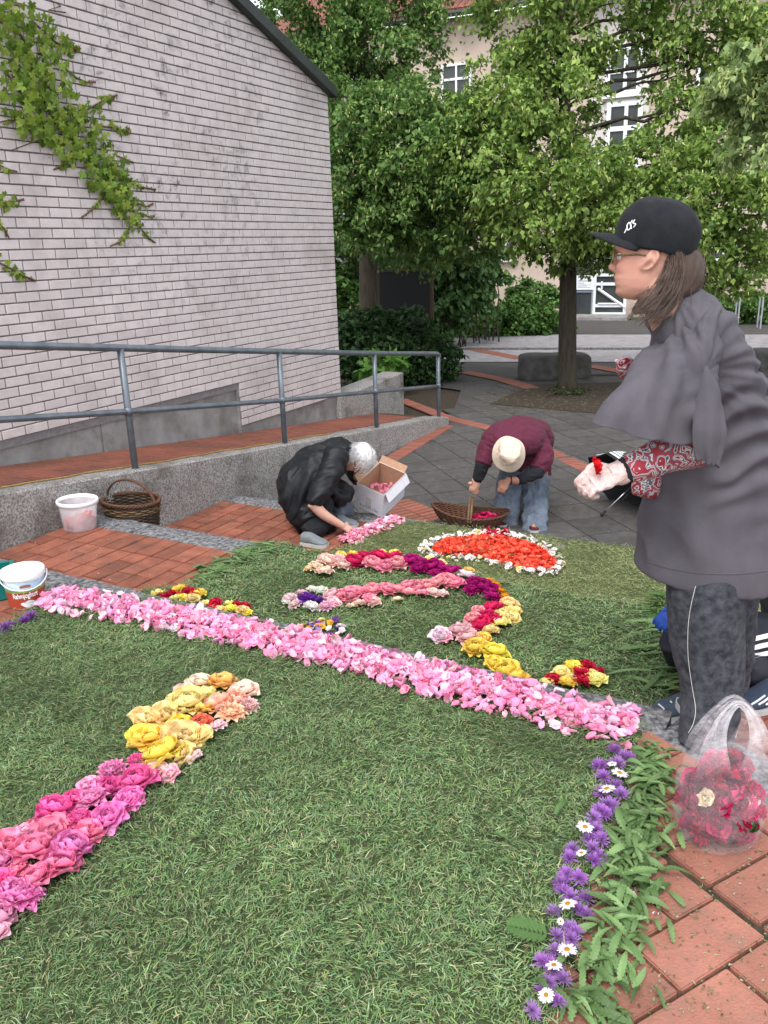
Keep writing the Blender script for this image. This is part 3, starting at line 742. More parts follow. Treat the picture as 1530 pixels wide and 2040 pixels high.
def strew(lst, sc, ox, oy, z, where, group, cat='flower', lift=.012):
    rs = sorted(q[2] for q in lst); lo, hi = rs[len(rs) // 3], rs[2 * len(rs) // 3]
    ys = sorted(q[1] for q in lst); xs = sorted(q[0] for q in lst)
    for (x, y, r, c, kind) in lst:
        px, py = ox + x / sc, oy + y / sc
        me = random.choice(roses[kind])
        kn = {'full': 'rose', 'open': 'loose open rose', 'ruffle': 'ruffled rose'}[kind]
        fx = xs.index(x) / max(1, len(xs) - 1); fy = ys.index(y) / max(1, len(ys) - 1)
        pos = ('upper' if fy < .34 else 'lower' if fy > .67 else 'middle') + ' ' + ('left' if fx < .34 else 'right' if fx > .67 else 'centre')
        lab = '%s %s %s %s' % (SIZEW[0 if r < lo else 2 if r > hi else 1], CN[c], kn, where)
        if lab in USED: lab = '%s %s %s, %s' % (CN[c], kn, where, pos)
        if lab in USED: lab = '%s %s %s %s, %s' % (SIZEW[0 if r < lo else 2 if r > hi else 1], CN[c], kn, where, pos)
        USED[lab] = 1
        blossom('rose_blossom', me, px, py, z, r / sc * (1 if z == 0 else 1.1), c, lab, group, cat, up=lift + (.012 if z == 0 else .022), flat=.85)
dg = [(755, 650, 100, 'deep', 'full'), (600, 680, 65, 'deep', 'full'), (620, 590, 80, 'mauve', 'ruffle'), (490, 670, 60, 'pale', 'open'), (510, 750, 90, 'mauve', 'ruffle'), (690, 770, 75, 'mauve', 'ruffle'), (410, 740, 55, 'deep', 'full'), (310, 810, 95, 'deep', 'full'), (600, 850, 88, 'mauve', 'full'), (440, 860, 75, 'deep', 'ruffle'), (210, 890, 55, 'salmon', 'full'), (290, 925, 90, 'salmon', 'open'), (490, 930, 80, 'salmon', 'open'), (140, 930, 65, 'pale', 'open'), (400, 1010, 95, 'mauve', 'full'), (50, 1000, 90, 'salmon', 'open'), (190, 1040, 105, 'salmon', 'full'), (340, 1115, 95, 'salmon', 'open'), (20, 1100, 70, 'mauve', 'full'), (95, 1145, 75, 'salmon', 'ruffle'), (210, 1190, 85, 'salmon', 'full'), (90, 1290, 125, 'mauve', 'ruffle'), (-10, 1230, 85, 'deep', 'full'), (155, 1270, 80, 'mauve', 'ruffle'), (-10, 1400, 90, 'pale', 'full'), (0, 1490, 60, 'pale', 'open'), (-90, 1130, 95, 'salmon', 'full'), (-110, 1300, 100, 'deep', 'ruffle'), (-120, 1450, 90, 'mauve', 'full'), (750, 530, 55, 'deep', 'ruffle'), (540, 680, 60, 'mauve', 'full'), (250, 870, 70, 'deep', 'ruffle'), (720, 740, 70, 'mauve', 'full')]
yl = [(900, 510, 115, 'yellow', 'full'), (1000, 410, 110, 'paley', 'open'), (815, 420, 95, 'yellow', 'open'), (800, 310, 90, 'paley', 'open'), (910, 280, 85, 'paley', 'open'), (1030, 225, 115, 'paley', 'full'), (990, 335, 65, 'yellow', 'full'), (1100, 330, 65, 'coral', 'full'), (1190, 345, 60, 'pinkwhite', 'ruffle'), (1090, 110, 75, 'palepeach', 'open'), (1130, 170, 65, 'paley', 'open'), (1210, 110, 85, 'orangey', 'open'), (1195, 230, 90, 'peach', 'open'), (1260, 270, 85, 'peach', 'ruffle'), (1330, 160, 85, 'palepeach', 'open'), (1355, 225, 60, 'palepeach', 'ruffle'), (1085, 400, 75, 'paley', 'open'), (980, 500, 80, 'paley', 'full'), (860, 590, 60, 'palepink', 'open'), (940, 600, 55, 'palepink', 'open'), (1060, 510, 50, 'pinkwhite', 'open'), (770, 390, 70, 'yellow', 'open'), (1290, 200, 70, 'peach', 'full'), (1120, 250, 70, 'orangey', 'open'), (1010, 150, 60, 'palepink', 'open')]
strew(dg, 2.732, 0, 1340, 0, 'in the diagonal pink strip', 'pink roses of the diagonal foreground strip', lift=.016)
strew(yl, 2.732, 0, 1340, 0, 'in the yellow strip end', 'yellow and peach roses of the diagonal foreground strip', lift=.016)
sn = [(245, 200, 32, 'palepeach', 'ruffle'), (290, 180, 38, 'palepeach', 'full'), (335, 180, 42, 'palepeach', 'ruffle'), (280, 218, 32, 'palepeach', 'full'), (352, 195, 30, 'palepeach', 'full'), (225, 205, 20, 'peach', 'open'),
      (345, 152, 20, 'yellow', 'open'), (390, 148, 20, 'yellow', 'open'), (548, 144, 20, 'yellow', 'open'), (500, 143, 18, 'yellow', 'open'), (680, 165, 16, 'paley', 'open'), (725, 182, 20, 'paley', 'open'), (830, 212, 20, 'orangey', 'open'),
      (392, 182, 38, 'rosered', 'full'), (432, 160, 35, 'rosered', 'ruffle'), (490, 160, 35, 'rosered', 'full'), (545, 162, 32, 'rosered', 'full'), (462, 187, 36, 'pink', 'full'), (515, 195, 30, 'pink', 'full'), (556, 187, 34, 'pink', 'full'),
      (612, 178, 36, 'magenta', 'full'), (650, 190, 36, 'magenta', 'ruffle'), (692, 200, 38, 'magenta', 'full'), (735, 212, 38, 'magenta', 'ruffle'), (770, 218, 32, 'magenta', 'full'), (640, 208, 28, 'magenta', 'full'), (705, 225, 28, 'magenta', 'ruffle'), (820, 236, 38, 'white', 'ruffle'),
      (850, 268, 42, 'magenta', 'ruffle'), (885, 278, 38, 'magenta', 'full'), (840, 288, 30, 'magenta', 'ruffle'), (915, 290, 32, 'magenta', 'full'), (920, 318, 36, 'magenta', 'ruffle'),
      (905, 253, 22, 'orange', 'ruffle'), (930, 270, 24, 'orange', 'ruffle'), (950, 292, 22, 'orange', 'ruffle'), (965, 312, 20, 'orange', 'ruffle'),
      (980, 345, 34, 'paley', 'full'), (1000, 372, 32, 'paley', 'open'), (988, 398, 34, 'paley', 'open'), (952, 420, 34, 'paley', 'open'), (960, 385, 30, 'paley', 'full'), (912, 447, 30, 'paley', 'open'), (885, 475, 30, 'yellow', 'open'),
      (922, 360, 36, 'rosered', 'full'), (900, 392, 38, 'rosered', 'ruffle'), (880, 412, 32, 'rosered', 'full'), (932, 405, 28, 'rosered', 'full'), (872, 430, 26, 'rosered', 'ruffle'), (865, 368, 26, 'pink', 'open'), (845, 400, 30, 'pink', 'full'),
      (800, 455, 56, 'palepink', 'ruffle'), (828, 475, 42, 'palepink', 'full'), (720, 466, 38, 'white', 'open'), (740, 470, 26, 'palepink', 'open'),
      (858, 517, 48, 'yellow', 'full'), (925, 535, 50, 'yellow', 'full'), (930, 578, 42, 'yellow', 'open'), (975, 602, 48, 'yellow', 'full'), (1008, 636, 46, 'yellow', 'open')]
inn = [(345, 310, 30, 'pink', 'full'), (378, 310, 42, 'pink', 'open'), (415, 300, 36, 'pink', 'open'), (468, 290, 35, 'pink', 'full'), (520, 290, 34, 'pink', 'open'), (560, 290, 34, 'pink', 'full'), (600, 276, 33, 'pink', 'full'), (637, 278, 33, 'pink', 'full'), (672, 274, 32, 'pink', 'full'), (710, 265, 34, 'pink', 'full'), (746, 255, 36, 'pink', 'full'), (782, 265, 32, 'pink', 'full'), (455, 325, 28, 'pink', 'open'), (600, 300, 28, 'pink', 'open'), (650, 302, 25, 'pink', 'open'), (690, 300, 28, 'palepink', 'open'), (730, 302, 22, 'palepink', 'open'), (415, 340, 24, 'palepeach', 'open'), (470, 334, 24, 'palepeach', 'open'), (560, 325, 20, 'palepeach', 'open'), (385, 350, 20, 'palepeach', 'open')]
wh = [(240, 288, 28, 'white', 'ruffle'), (268, 290, 24, 'white', 'open'), (195, 300, 22, 'pinkwhite', 'open'), (150, 322, 28, 'pinkwhite', 'open'), (172, 345, 28, 'pinkwhite', 'ruffle'), (230, 356, 30, 'white', 'full'), (290, 352, 32, 'pinkwhite', 'ruffle'), (312, 308, 32, 'palepink', 'full'), (315, 335, 28, 'palepink', 'open'), (135, 335, 18, 'white', 'open')]
pv = [(200, 325, 26, 'purple', 'ruffle'), (235, 322, 26, 'purple', 'ruffle'), (260, 328, 22, 'purple', 'ruffle'), (215, 308, 20, 'purple', 'ruffle'), (195, 340, 20, 'purple', 'ruffle')]
strew(sn, 1.9125, 500, 1040, Z1, 'in the curl\'s bow', 'flowers of the outer bow of the curl', lift=.014)
strew(inn, 1.9125, 500, 1040, Z1, 'in the curl\'s inner arm', 'flowers of the inner arm of the curl', lift=.014)
strew(wh, 1.9125, 500, 1040, Z1, 'round the violet eye', 'flowers ringing the violet eye', lift=.014)
strew(pv, 1.9125, 500, 1040, Z1, 'in the violet eye', 'violet flowers of the eye', lift=.016)
br = [(1150, 637, 30, 'red', 'open'), (1125, 652, 28, 'paley', 'open'), (1182, 612, 34, 'paley', 'open'), (1228, 592, 36, 'yellow', 'open'), (1252, 612, 36, 'red', 'open'), (1276, 582, 28, 'red', 'open'), (1318, 608, 25, 'red', 'open'), (1322, 640, 36, 'paley', 'open'), (1200, 650, 32, 'yellow', 'open'), (1225, 632, 28, 'paley', 'open'), (1258, 642, 30, 'red', 'open'), (1300, 622, 28, 'paley', 'open')]
strew(br, 1.9125, 500, 1040, Z1, 'in the right butterfly patch', 'butterfly patch at the right', lift=.014)
ba = [(640, 130, 26, 'paley', 'open'), (690, 107, 30, 'paley', 'open'), (780, 90, 32, 'yellow', 'open'), (868, 103, 30, 'yellow', 'open'), (840, 128, 30, 'paley', 'open'), (765, 130, 28, 'paley', 'open'), (800, 122, 24, 'yellow', 'open'), (712, 118, 25, 'red', 'open'), (750, 108, 27, 'red', 'open'), (785, 112, 22, 'red', 'open'), (825, 92, 25, 'red', 'open'), (855, 106, 25, 'red', 'open'), (680, 130, 15, 'red', 'open')]
bb_ = [(898, 150, 24, 'paley', 'open'), (920, 175, 30, 'red', 'open'), (942, 150, 30, 'red', 'open'), (962, 180, 30, 'paley', 'open'), (1000, 150, 24, 'paley', 'open'), (1012, 175, 32, 'yellow', 'open'), (1035, 156, 25, 'red', 'open'), (1066, 160, 25, 'red', 'open'), (1056, 180, 30, 'paley', 'open'), (1082, 187, 20, 'yellow', 'open')]
strew(ba, 2.186, 0, 1150, Z1, 'in the leftmost butterfly patch', 'butterfly patch nearest the pavers', lift=.014)
strew(bb_, 2.186, 0, 1150, Z1, 'in the middle butterfly patch', 'butterfly patch against the pink line', lift=.014)
# pansies: flat five-petalled faces
def pansy_mesh(seed):
    V_ = []; F_ = []; T = []
    for i, (a, s) in enumerate(((0, 1.0), (1.2, .85), (-1.2, .85), (2.5, .8), (-2.5, .8))):
        v, f = petal_geo(.9 * s, .95 * s, .2, .15, seed=seed * 7 + i, nx=2, ny=3); x = v[:, 0] * math.cos(a) - v[:, 1] * math.sin(a); y = v[:, 0] * math.sin(a) + v[:, 1] * math.cos(a)
        b = len(V_) * len(v); V_.append(np.stack([x, y, v[:, 2] + .02 * i], -1)); F_ += [tuple(b + q for q in g) for g in f]
        T.append(np.full((len(v), 3), .6 if i > 2 else 1.0))
    return mesh('pansy', np.concatenate(V_), F_, M['rose'], smooth=True, col=np.concatenate(T))
pans = [pansy_mesh(s) for s in range(3)]
for i in range(46):
    a = random.uniform(0, 6.28); r = math.sqrt(random.random()); x = 290 + 66 * r * math.cos(a); y = 432 + 38 * r * math.sin(a)
    if i < 10: x, y = random.uniform(170, 250), random.uniform(425, 455)
    c = random.choice(['purple', 'purple', 'purple', 'white', 'white', 'white', 'paley', 'lilac', 'orange'] if i % 9 else ['orange'])
    blossom('pansy', random.choice(pans), 500 + x / 1.9125, 1040 + y / 1.9125, Z1, 18 / 1.9125, c, '%s pansy, %s %s of the pansy patch beside the petal line' % (CN[c], 'upper' if y < 440 else 'lower', 'left' if x < 262 else 'right' if x > 310 else 'middle'), 'pansies of the small patch', up=.045, tilt=.5)

# heaps of petals: one arrangement each, its petals as parts
def petal_heap(name, label, cat, pts, z, color, size, n_one, n_stuff, group=None, hump=.025, tiltv=.5, parent_mesh=None):
    c = np.mean([p[:2] for p in pts], 0); root = empty(name, (c[0], c[1], z), label, cat, group)
    pts = [pts[i] for i in np.argsort([p[1] for p in pts], kind='stable')]
    near = pts[:n_one]; rest_ = pts[n_one:n_one + n_stuff]
    for p in near:
        o = bpy.data.objects.new('petal', random.choice(petals)); C.objects.link(o); o.parent = root
        o.location = (p[0] - c[0], p[1] - c[1], p[2] - z); s = size * random.uniform(.75, 1.2); o.scale = (s, s, s)
        o.rotation_euler = (random.gauss(0, tiltv), random.gauss(0, tiltv), random.uniform(0, 6.28))
        col = color(); o.color = (*col, 1)
    V_ = []; F_ = []; T = []; nv = 0; src = [petal_geo(1, .85, random.uniform(.2, .9), random.uniform(-.4, .7), seed=s, nx=2, ny=3) for s in range(6)]
    for p in rest_:
        v, f = random.choice(src); R_ = np.array(Matrix.Rotation(random.uniform(0, 6.28), 3, 'Z') @ Matrix.Rotation(random.gauss(0, tiltv), 3, 'X') @ Matrix.Rotation(random.gauss(0, tiltv), 3, 'Y'))
        s = size * random.uniform(.75, 1.2); v2 = (v - [0, .5, 0]) * s @ R_.T + [p[0] - c[0], p[1] - c[1], p[2] - z]
        V_.append(v2); F_ += [tuple(nv + q for q in g) for g in f]; nv += len(v2); T.append(np.tile(color(), (len(v2), 1)))
    if V_:
        o = obj('petal_mass', mesh('petal_mass', np.concatenate(V_), F_, M['petalt'], smooth=True, col=np.concatenate(T)), root); o['kind'] = 'stuff'
    return root
def var(base, d=.12, alt=None, pa=.2):
    def f():
        b = alt if alt is not None and random.random() < pa else base
        k = random.uniform(1 - d, 1 + d); g = random.uniform(.8, 1.25)
        return (min(b[0] * k, .93), min(b[1] * k * g, .9), min(b[2] * k * g, .9))
    return f
def band_pts(pl, width, z, n, hump=.03):
    P_ = [at(x, y, z) for x, y in pl]; seg = [(b - a).length for a, b in zip(P_[:-1], P_[1:])]; tot = sum(seg); out = []
    for _ in range(n):
        s = random.uniform(0, tot); i = 0
        while i < len(seg) - 1 and s > seg[i]: s -= seg[i]; i += 1
        a, b = P_[i], P_[i + 1]; d = (b - a).normalized(); nr = Vector((-d.y, d.x, 0)); q = random.gauss(0, .30) ; q = max(-.62, min(.62, q))
        p = a + d * s + nr * q * width; out.append((p.x, p.y, z + .018 + max(0, (1 - abs(q) * 1.8)) * hump * .7 * random.random() ** .7 + random.random() * .012))
    return out
random.seed(5)
pk = var((.88, .34, .54), .10, (.91, .56, .68), .35)
petal_heap('petal_line', 'long broad line of loose pink rose petals across the grass carpet', 'petal line',
    band_pts([(100, 1200), (250, 1222), (400, 1252), (560, 1288), (760, 1335), (960, 1390), (1130, 1432), (1262, 1462)], .185, .006, 1900), .006, pk, .042, 300, 1600)
petal_heap('petal_line', 'short line of pink petals laid by the crouching person\'s hand', 'petal line',
    band_pts([(690, 1086), (740, 1060), (790, 1038)], .16, Z2, 320), Z2, var((.86, .33, .46), .12, (.92, .6, .68), .3), .042, 150, 170)
def in_poly_pts(poly, z, n, h=.02, jit=.0):
    P_ = np.array(poly); x0, y0 = P_.min(0); x1, y1 = P_.max(0); out = []
    while len(out) < n:
        x, y = random.uniform(x0, x1), random.uniform(y0, y1)
        if inpoly(np.array([x]), np.array([y]), poly)[0]: out.append((x, y, z + .016 + random.random() * h))
    return out
hp = [(862, 1101), (884, 1083), (940, 1077), (1000, 1077), (1052, 1089), (1096, 1113), (1112, 1134), (1092, 1145), (1050, 1143), (1010, 1132), (965, 1120), (925, 1117), (885, 1114)]
petal_heap('petal_heart', 'big flat heart of scarlet orange petals on the pale grass', 'petal heart', in_poly_pts(polyxy(hp, Z2), Z2, 1000), Z2, var((.85, .085, .045), .14, (.88, .17, .10), .3), .045, 290, 900, tiltv=.3)
petal_heap('petal_patch', 'small patch of dark red petals above the heart by the flat basket', 'petal patch', in_poly_pts(polyxy([(958, 1066), (1010, 1064), (1012, 1074), (962, 1074)], Z2), Z2, 90), Z2, var((.5, .01, .06)), .05, 90, 0)
# heart's rim of little white blossoms
def daisy_geo(n=16, w=.26, seed=0):
    r = random.Random(seed); V_ = []; F_ = []
    for i in range(n):
        a = 2 * math.pi * (i + r.uniform(-.25, .25)) / n; L_ = r.uniform(.85, 1.05); z = r.uniform(-.05, .15)
        ca, sa = math.cos(a), math.sin(a); b = len(V_); zc = r.uniform(.0, .12)
        for (y, x, zz) in ((.22, -w * .25, .08), (.22, w * .25, .08), (.62, w * .55, zc + .05), (.62, -w * .55, zc + .05), (.98 * L_, w * .28, z), (.98 * L_, -w * .28, z)):
            V_.append((x * ca - y * sa, x * sa + y * ca, zz))
        F_ += [(b, b + 1, b + 2, b + 3), (b + 3, b + 2, b + 4, b + 5)]
    return V_, F_
v, f = daisy_geo(9, .5, 3); small_d = mesh('small_blossom', v, f, M['petal'])
rim = [(845, 1102), (862, 1085), (895, 1076), (935, 1072), (1000, 1071), (1045, 1080), (1085, 1097), (1112, 1120), (1119, 1138), (1098, 1149), (1060, 1149), (1020, 1140), (985, 1129), (945, 1122), (900, 1122), (862, 1116), (845, 1102)]
root = empty('blossom_rim', at(985, 1110, Z2), 'white rim of small marguerite blossoms round the red petal heart', 'flower border')
cc = root.location.copy(); k = 0
for a, b in zip(rim[:-1], rim[1:]):
    A_, B_ = at(*a, Z2), at(*b, Z2); L_ = (B_ - A_).length; nr = Vector((-(B_ - A_).y, (B_ - A_).x, 0)).normalized()
    for i in range(int(L_ / .021)):
        for q in (-.018, .018):
            if k >= 299: break
            p = A_.lerp(B_, random.random()) + nr * (q + random.gauss(0, .009)); o = bpy.data.objects.new('blossom', small_d); C.objects.link(o); o.parent = root
            o.location = p - cc + Vector((0, 0, .03 + random.random() * .02)); s = random.uniform(.016, .023); o.scale = (s, s, s); o.rotation_euler = (random.gauss(0, .5), random.gauss(0, .5), random.uniform(0, 6))
            o.color = (.85, .86, .80, 1) if random.random() < .93 else (.8, .7, .2, 1); k += 1
# purple thistle-like heads and daisies along the right edge
def spiky(seed, n=90):
    r = random.Random(seed); V_ = []; F_ = []
    for i in range(n):
        a = r.uniform(0, 6.283); e = math.acos(1 - r.random() * .95); e = math.pi / 2 - e if False else r.uniform(.05, 1.45)
        d = Vector((math.cos(a) * math.cos(e), math.sin(a) * math.cos(e), math.sin(e) * .9)); s = Vector((-math.sin(a), math.cos(a), 0)) * .045
        L_ = r.uniform(.75, 1.1); c = d.cross(s).normalized() * .02; b = len(V_)
        mid = d * L_ * .6; tip = d * L_ + Vector((0, 0, -.1 * r.random())) + s * r.uniform(-2.5, 2.5)
        V_ += [tuple(d * .1 - s * .5), tuple(d * .1 + s * .5), tuple(mid + s), tuple(mid - s), tuple(tip + s * .8), tuple(tip - s * .8)]; F_ += [(b, b + 1, b + 2, b + 3), (b + 3, b + 2, b + 4, b + 5)]
    return mesh('thistle_head', V_, F_, M['petal'])
sp = [spiky(s) for s in range(4)]
th = [(690, 110), (740, 130), (765, 160), (610, 200), (690, 170), (585, 190), (620, 260), (680, 300), (600, 330), (710, 340), (640, 400), (590, 430), (560, 480), (620, 450), (660, 410), (580, 560), (540, 600), (610, 590), (450, 650), (560, 660), (430, 700), (560, 720), (580, 690), (410, 780), (390, 850), (480, 810), (390, 900), (450, 920), (510, 930), (520, 1020), (340, 1020), (470, 1000), (430, 1090), (450, 1130), (350, 1150), (430, 1180), (350, 1230), (270, 1280), (300, 1400), (380, 1390), (280, 1450), (360, 1510), (220, 1560), (340, 1330), (400, 1230), (320, 1300)]
DN = [(660, 215, 'the smallest upper daisy'), (700, 268, 'the daisy with a tan centre'), (632, 358, 'the third daisy from the top'), (510, 575, 'the daisy standing out at mid row'), (490, 720, 'the small middle daisy'), (415, 1010, 'the orange centred lower daisy'), (410, 1270, 'the largest tilted daisy'), (338, 1358, 'the daisy below the largest'), (295, 1525, 'the lowest daisy')]
def thl(x, y):
    d = min(DN, key=lambda q: (q[0] - x) ** 2 + (q[1] - y) ** 2)
    return 'purple thistle-like head %s of %s' % (('left' if x < d[0] - 25 else 'right' if x > d[0] + 25 else 'just above' if y < d[1] else 'just below').replace('just above of', ''), d[2]) if abs(x - d[0]) > 25 else 'purple thistle-like head just %s %s' % ('above' if y < d[1] else 'below', d[2])
for x, y in th:
    x += random.gauss(0, 6); y += random.gauss(0, 6)
    blossom('thistle_head', random.choice(sp), 980 + x / 2.782, 1480 + y / 2.782, 0, 46 / 2.782, (.40, .20, .55), thl(x, y), 'purple flower heads along the right edge', up=.034)
for x, y, r in ((64, 1240, 15), (50, 1247, 12), (12, 1262, 15), (25, 1258, 12)):
    blossom('thistle_head', random.choice(sp), x, y, 0, r, (.27, .105, .40), 'spiky purple flower head at the left edge of the grass near the yoghurt bucket', 'purple flower heads near the yoghurt bucket', up=.02)
M['daisycore'] = mat('daisy centre', (.80, .40, .03), (.62, .26, .02), 60, .8, .8, 200)
dl = [(660, 215, 26, 'smallest full daisy near the upper end of the purple row'), (700, 268, 46, 'daisy with a tan worn centre near the upper end of the purple row'), (632, 358, 46, 'daisy third from the upper end of the purple row'), (510, 575, 46, 'daisy standing out on the left beside the purple row at mid height'), (490, 720, 30, 'small daisy in the middle of the purple row'), (415, 1010, 46, 'daisy with large orange centre in the lower middle of the purple row'), (410, 1270, 50, 'largest tilted daisy in the lower part of the purple row'), (338, 1358, 44, 'daisy just below the largest tilted daisy'), (295, 1525, 40, 'lowest daisy of the purple row at the picture\'s bottom edge'), (375, 1108, 20, 'tiny half buried daisy beside the fern leaf')]
for i, (x, y, r, lab) in enumerate(dl):
    v, f = daisy_geo(20, .22, i); me = mesh('daisy_petals', v, f, M['petal']); p = at(980 + x / 2.782, 1480 + y / 2.782, 0); s = r / 2.782 / FPX * (p - Vector((0, 0, CH))).length
    e = empty('daisy', (p.x, p.y, .062), lab, 'flower', 'daisies in the purple flower row'); e.scale = (s, s, s); e.rotation_euler = (random.uniform(-.35, .35) - .1, random.uniform(-.3, .3), random.uniform(0, 6))
    o = obj('petals', me, e); o.color = (.88, .88, .9, 1)
    obj('centre', mesh('centre', [(math.cos(2 * math.pi * j / 10) * rr, math.sin(2 * math.pi * j / 10) * rr, zz) for rr, zz in ((.30, .05), (.27, .16), (.15, .22)) for j in range(10)] + [(0, 0, .21)],
        [(k2 * 10 + j, k2 * 10 + (j + 1) % 10, k2 * 10 + 10 + (j + 1) % 10, k2 * 10 + 10 + j) for k2 in (0, 1) for j in range(10)] + [(20 + j, 20 + (j + 1) % 10, 30) for j in range(10)], M['daisycore'], smooth=True), e)
# serrated leaves
def serr_leaf(seed, n=9, w=.16, lob=.045):
    r = random.Random(seed); V_ = []; F_ = []; bend = r.uniform(-.35, .35); arch = r.uniform(.1, .6); tw = r.uniform(-.5, .5)
    for j in range(n * 2 + 1):
        t = j / (n * 2); ww = w * (math.sin(math.pi * (t ** .8) * .97 + .03) ** .8) * .9 + .004; ww += (lob * (1 - t * .6) if j % 2 else 0) if 0 < j < n * 2 else 0
        cx = bend * t * t * .5; y = t; z = arch * math.sin(math.pi * t) * .35
        for s in (-1, 0, 1):
            V_.append((cx + s * ww, y - abs(s) * (.03 if j % 2 else 0) , z + (.25 * ww if s else 0) + s * ww * tw * t))
    for j in range(n * 2):
        for i in (0, 1): a = j * 3 + i; F_.append((a, a + 1, a + 4, a + 3))
    return mesh('leaf', V_, F_, M['oleaf'])
sl = [serr_leaf(s, 9, random.uniform(.08, .12), .05) for s in range(7)]
blade = [serr_leaf(50 + s, 6, .045, .004) for s in range(4)]
fernl = []
def fern_mesh(seed):
    V_ = []; F_ = []
    for k in range(9):
        t = .15 + k / 10
        for s in (-1, 1):
            L_ = .42 * math.sin(math.pi * (t * .8 + .15)) + .05; a = s * (1.15 - .35 * t)
            for q in range(7):
                tt = q / 6; w = .05 * math.sin(math.pi * tt * .9 + .2) + (.012 if q % 2 else 0)
                px_, py_ = math.sin(a) * L_ * tt, t + math.cos(a) * L_ * tt; nx_, ny_ = math.cos(a), -math.sin(a)
                V_ += [(px_ - nx_ * w, py_ - ny_ * w, .05 * tt), (px_ + nx_ * w, py_ + ny_ * w, .05 * tt)]
                if q: b = len(V_); F_.append((b - 4, b - 3, b - 1, b - 2))
    b = len(V_); V_ += [(-.008, 0, .01), (.008, 0, .01), (.004, 1.1, .02), (-.004, 1.1, .02)]; F_.append((b, b + 1, b + 2, b + 3))
    return mesh('fern_leaf', V_, F_, M['oleaf'])
def leaf_set(name, label, pl, z, n, size, spread, meshes, heading=None, hs=.8, colr=((.15, .245, .095), (.20, .31, .13), (.11, .185, .07)), seed=1, up=.03):
    r = random.Random(seed); P_ = [at(x, y, z) for x, y in pl]; c = P_[len(P_) // 2]; root = empty(name, (c.x, c.y, z), label, 'leaves')
    seg = [(b - a).length for a, b in zip(P_[:-1], P_[1:])]; tot = sum(seg)
    for k in range(n):
        s = r.uniform(0, tot); i = 0
        while i < len(seg) - 1 and s > seg[i]: s -= seg[i]; i += 1
        a, b = P_[i], P_[i + 1]; d = (b - a).normalized(); nr = Vector((-d.y, d.x, 0)); p = a + d * s + nr * r.gauss(0, spread)
        o = bpy.data.objects.new('leaf', r.choice(meshes)); C.objects.link(o); o.parent = root; sz = size * r.uniform(.6, 1.25)
        an = r.uniform(0, 6.28) if heading is None else heading + r.gauss(0, hs)
        o.location = (p.x - c.x - math.cos(an + 1.57) * sz * .4, p.y - c.y - math.sin(an + 1.57) * sz * .4, r.uniform(.012, up)); o.scale = (sz * (1.5 if hs < .7 else 1), sz, sz * (.35 if hs < .7 else 1)); o.rotation_euler = (r.gauss(0, .10 if hs < .7 else .22), r.gauss(0, .15 if hs < .7 else .35), an)
        q = r.choice(colr); kk = r.uniform(.8, 1.25); o.color = (q[0] * kk, q[1] * kk, q[2] * kk, 1)
    return root
leaf_set('leaf_border', 'border of fresh serrated leaves between the purple flowers and the clinker pavers', [(1275, 1500), (1292, 1570), (1290, 1640), (1262, 1720), (1250, 1800), (1212, 1880), (1205, 1960), (1190, 2060)], 0, 450, .070, .042, sl, None, seed=3)
leaf_set('leaf_border', 'long narrow leaves laid at the right edge of the carpet by the standing person', [(1320, 1230), (1300, 1290), (1310, 1340), (1320, 1380)], Z1, 80, .16, .07, blade, math.radians(-95), .35, seed=4)
leaf_set('leaf_border', 'strip of narrow green leaves on the left edge of the carpet beside the terrace pavers', [(540, 1092), (480, 1110), (430, 1140), (395, 1165)], Z1, 150, .10, .05, blade + sl[:2], math.radians(-100), .65, seed=5)
for x, y, s, an, lab in ((1100, 1895, .10, 1.35, 'fern leaf lying on the grass left of the purple row'), (1105, 1650, .07, -.6, 'small fern leaf on the grass above the daisies'), (1010, 1700, .05, 1.2, 'tiny fern sprig lying in the right middle of the grass')):
    p = at(x, y, 0); o = obj('fern_leaf', fern_mesh(1) if s > .09 else sl[0], None, (p.x, p.y, .045), (.1, .05, an), s); o.color = (.11, .20, .07, 1); tag(o, lab, 'leaf')
# litter: small bits on pavers and plaza
V = []; F = []; T = []
def litter(n, pxr, pyr, z, size, cols, ok=None):
    for _ in range(n):
        p = at(random.uniform(*pxr), random.uniform(*pyr), z)
        if ok and not ok(p): continue
        a = random.uniform(0, 6.28); s = size * random.uniform(.5, 1.4); w = s * random.uniform(.15, .6); b = len(V); c, d = math.cos(a), math.sin(a)
        for x, y, h in ((-s, -w, 0), (s, -w * .4, .004), (s * .8, w * .5, .001), (-s * .7, w, .003)): V.append((p.x + x * c - y * d, p.y + x * d + y * c, z + .014 + h))
        F.append((b, b + 1, b + 2, b + 3)); T.extend([random.choice(cols)] * 4)
litter(620, (1180, 1530), (1500, 2040), -.011, .0045, [(.14, .18, .07), (.2, .22, .1), (.3, .3, .18), (.12, .09, .05)])
litter(14, (1250, 1320), (1760, 1830), -.011, .006, [(.75, .72, .85)])
litter(150, (60, 560), (1000, 1180), Z1 - .012, .006, [(.16, .2, .08), (.3, .28, .16), (.5, .42, .4)], lambda p: 2.66 < un(p)[0] < 3.6 and un(p)[1] < 4.4)
litter(160, (400, 600), (1000, 1060), Z2 - .012, .008, [(.16, .2, .08), (.3, .28, .16), (.35, .25, .1)], lambda p: 3.95 < un(p)[0] < 5.2 and un(p)[1] < 4.4)
litter(420, (560, 1300), (780, 1080), Z3, .012, [(.16, .17, .08), (.30, .27, .14), (.22, .15, .07), (.12, .13, .06)], lambda p: un(p)[0] > 5.5 and un(p)[1] < 4.4)
litter(900, (960, 1300), (772, 825), Z3, .022, [(.12, .10, .05), (.22, .19, .10), (.10, .12, .04), (.18, .12, .06)], lambda p: un(p)[0] > 5.5)
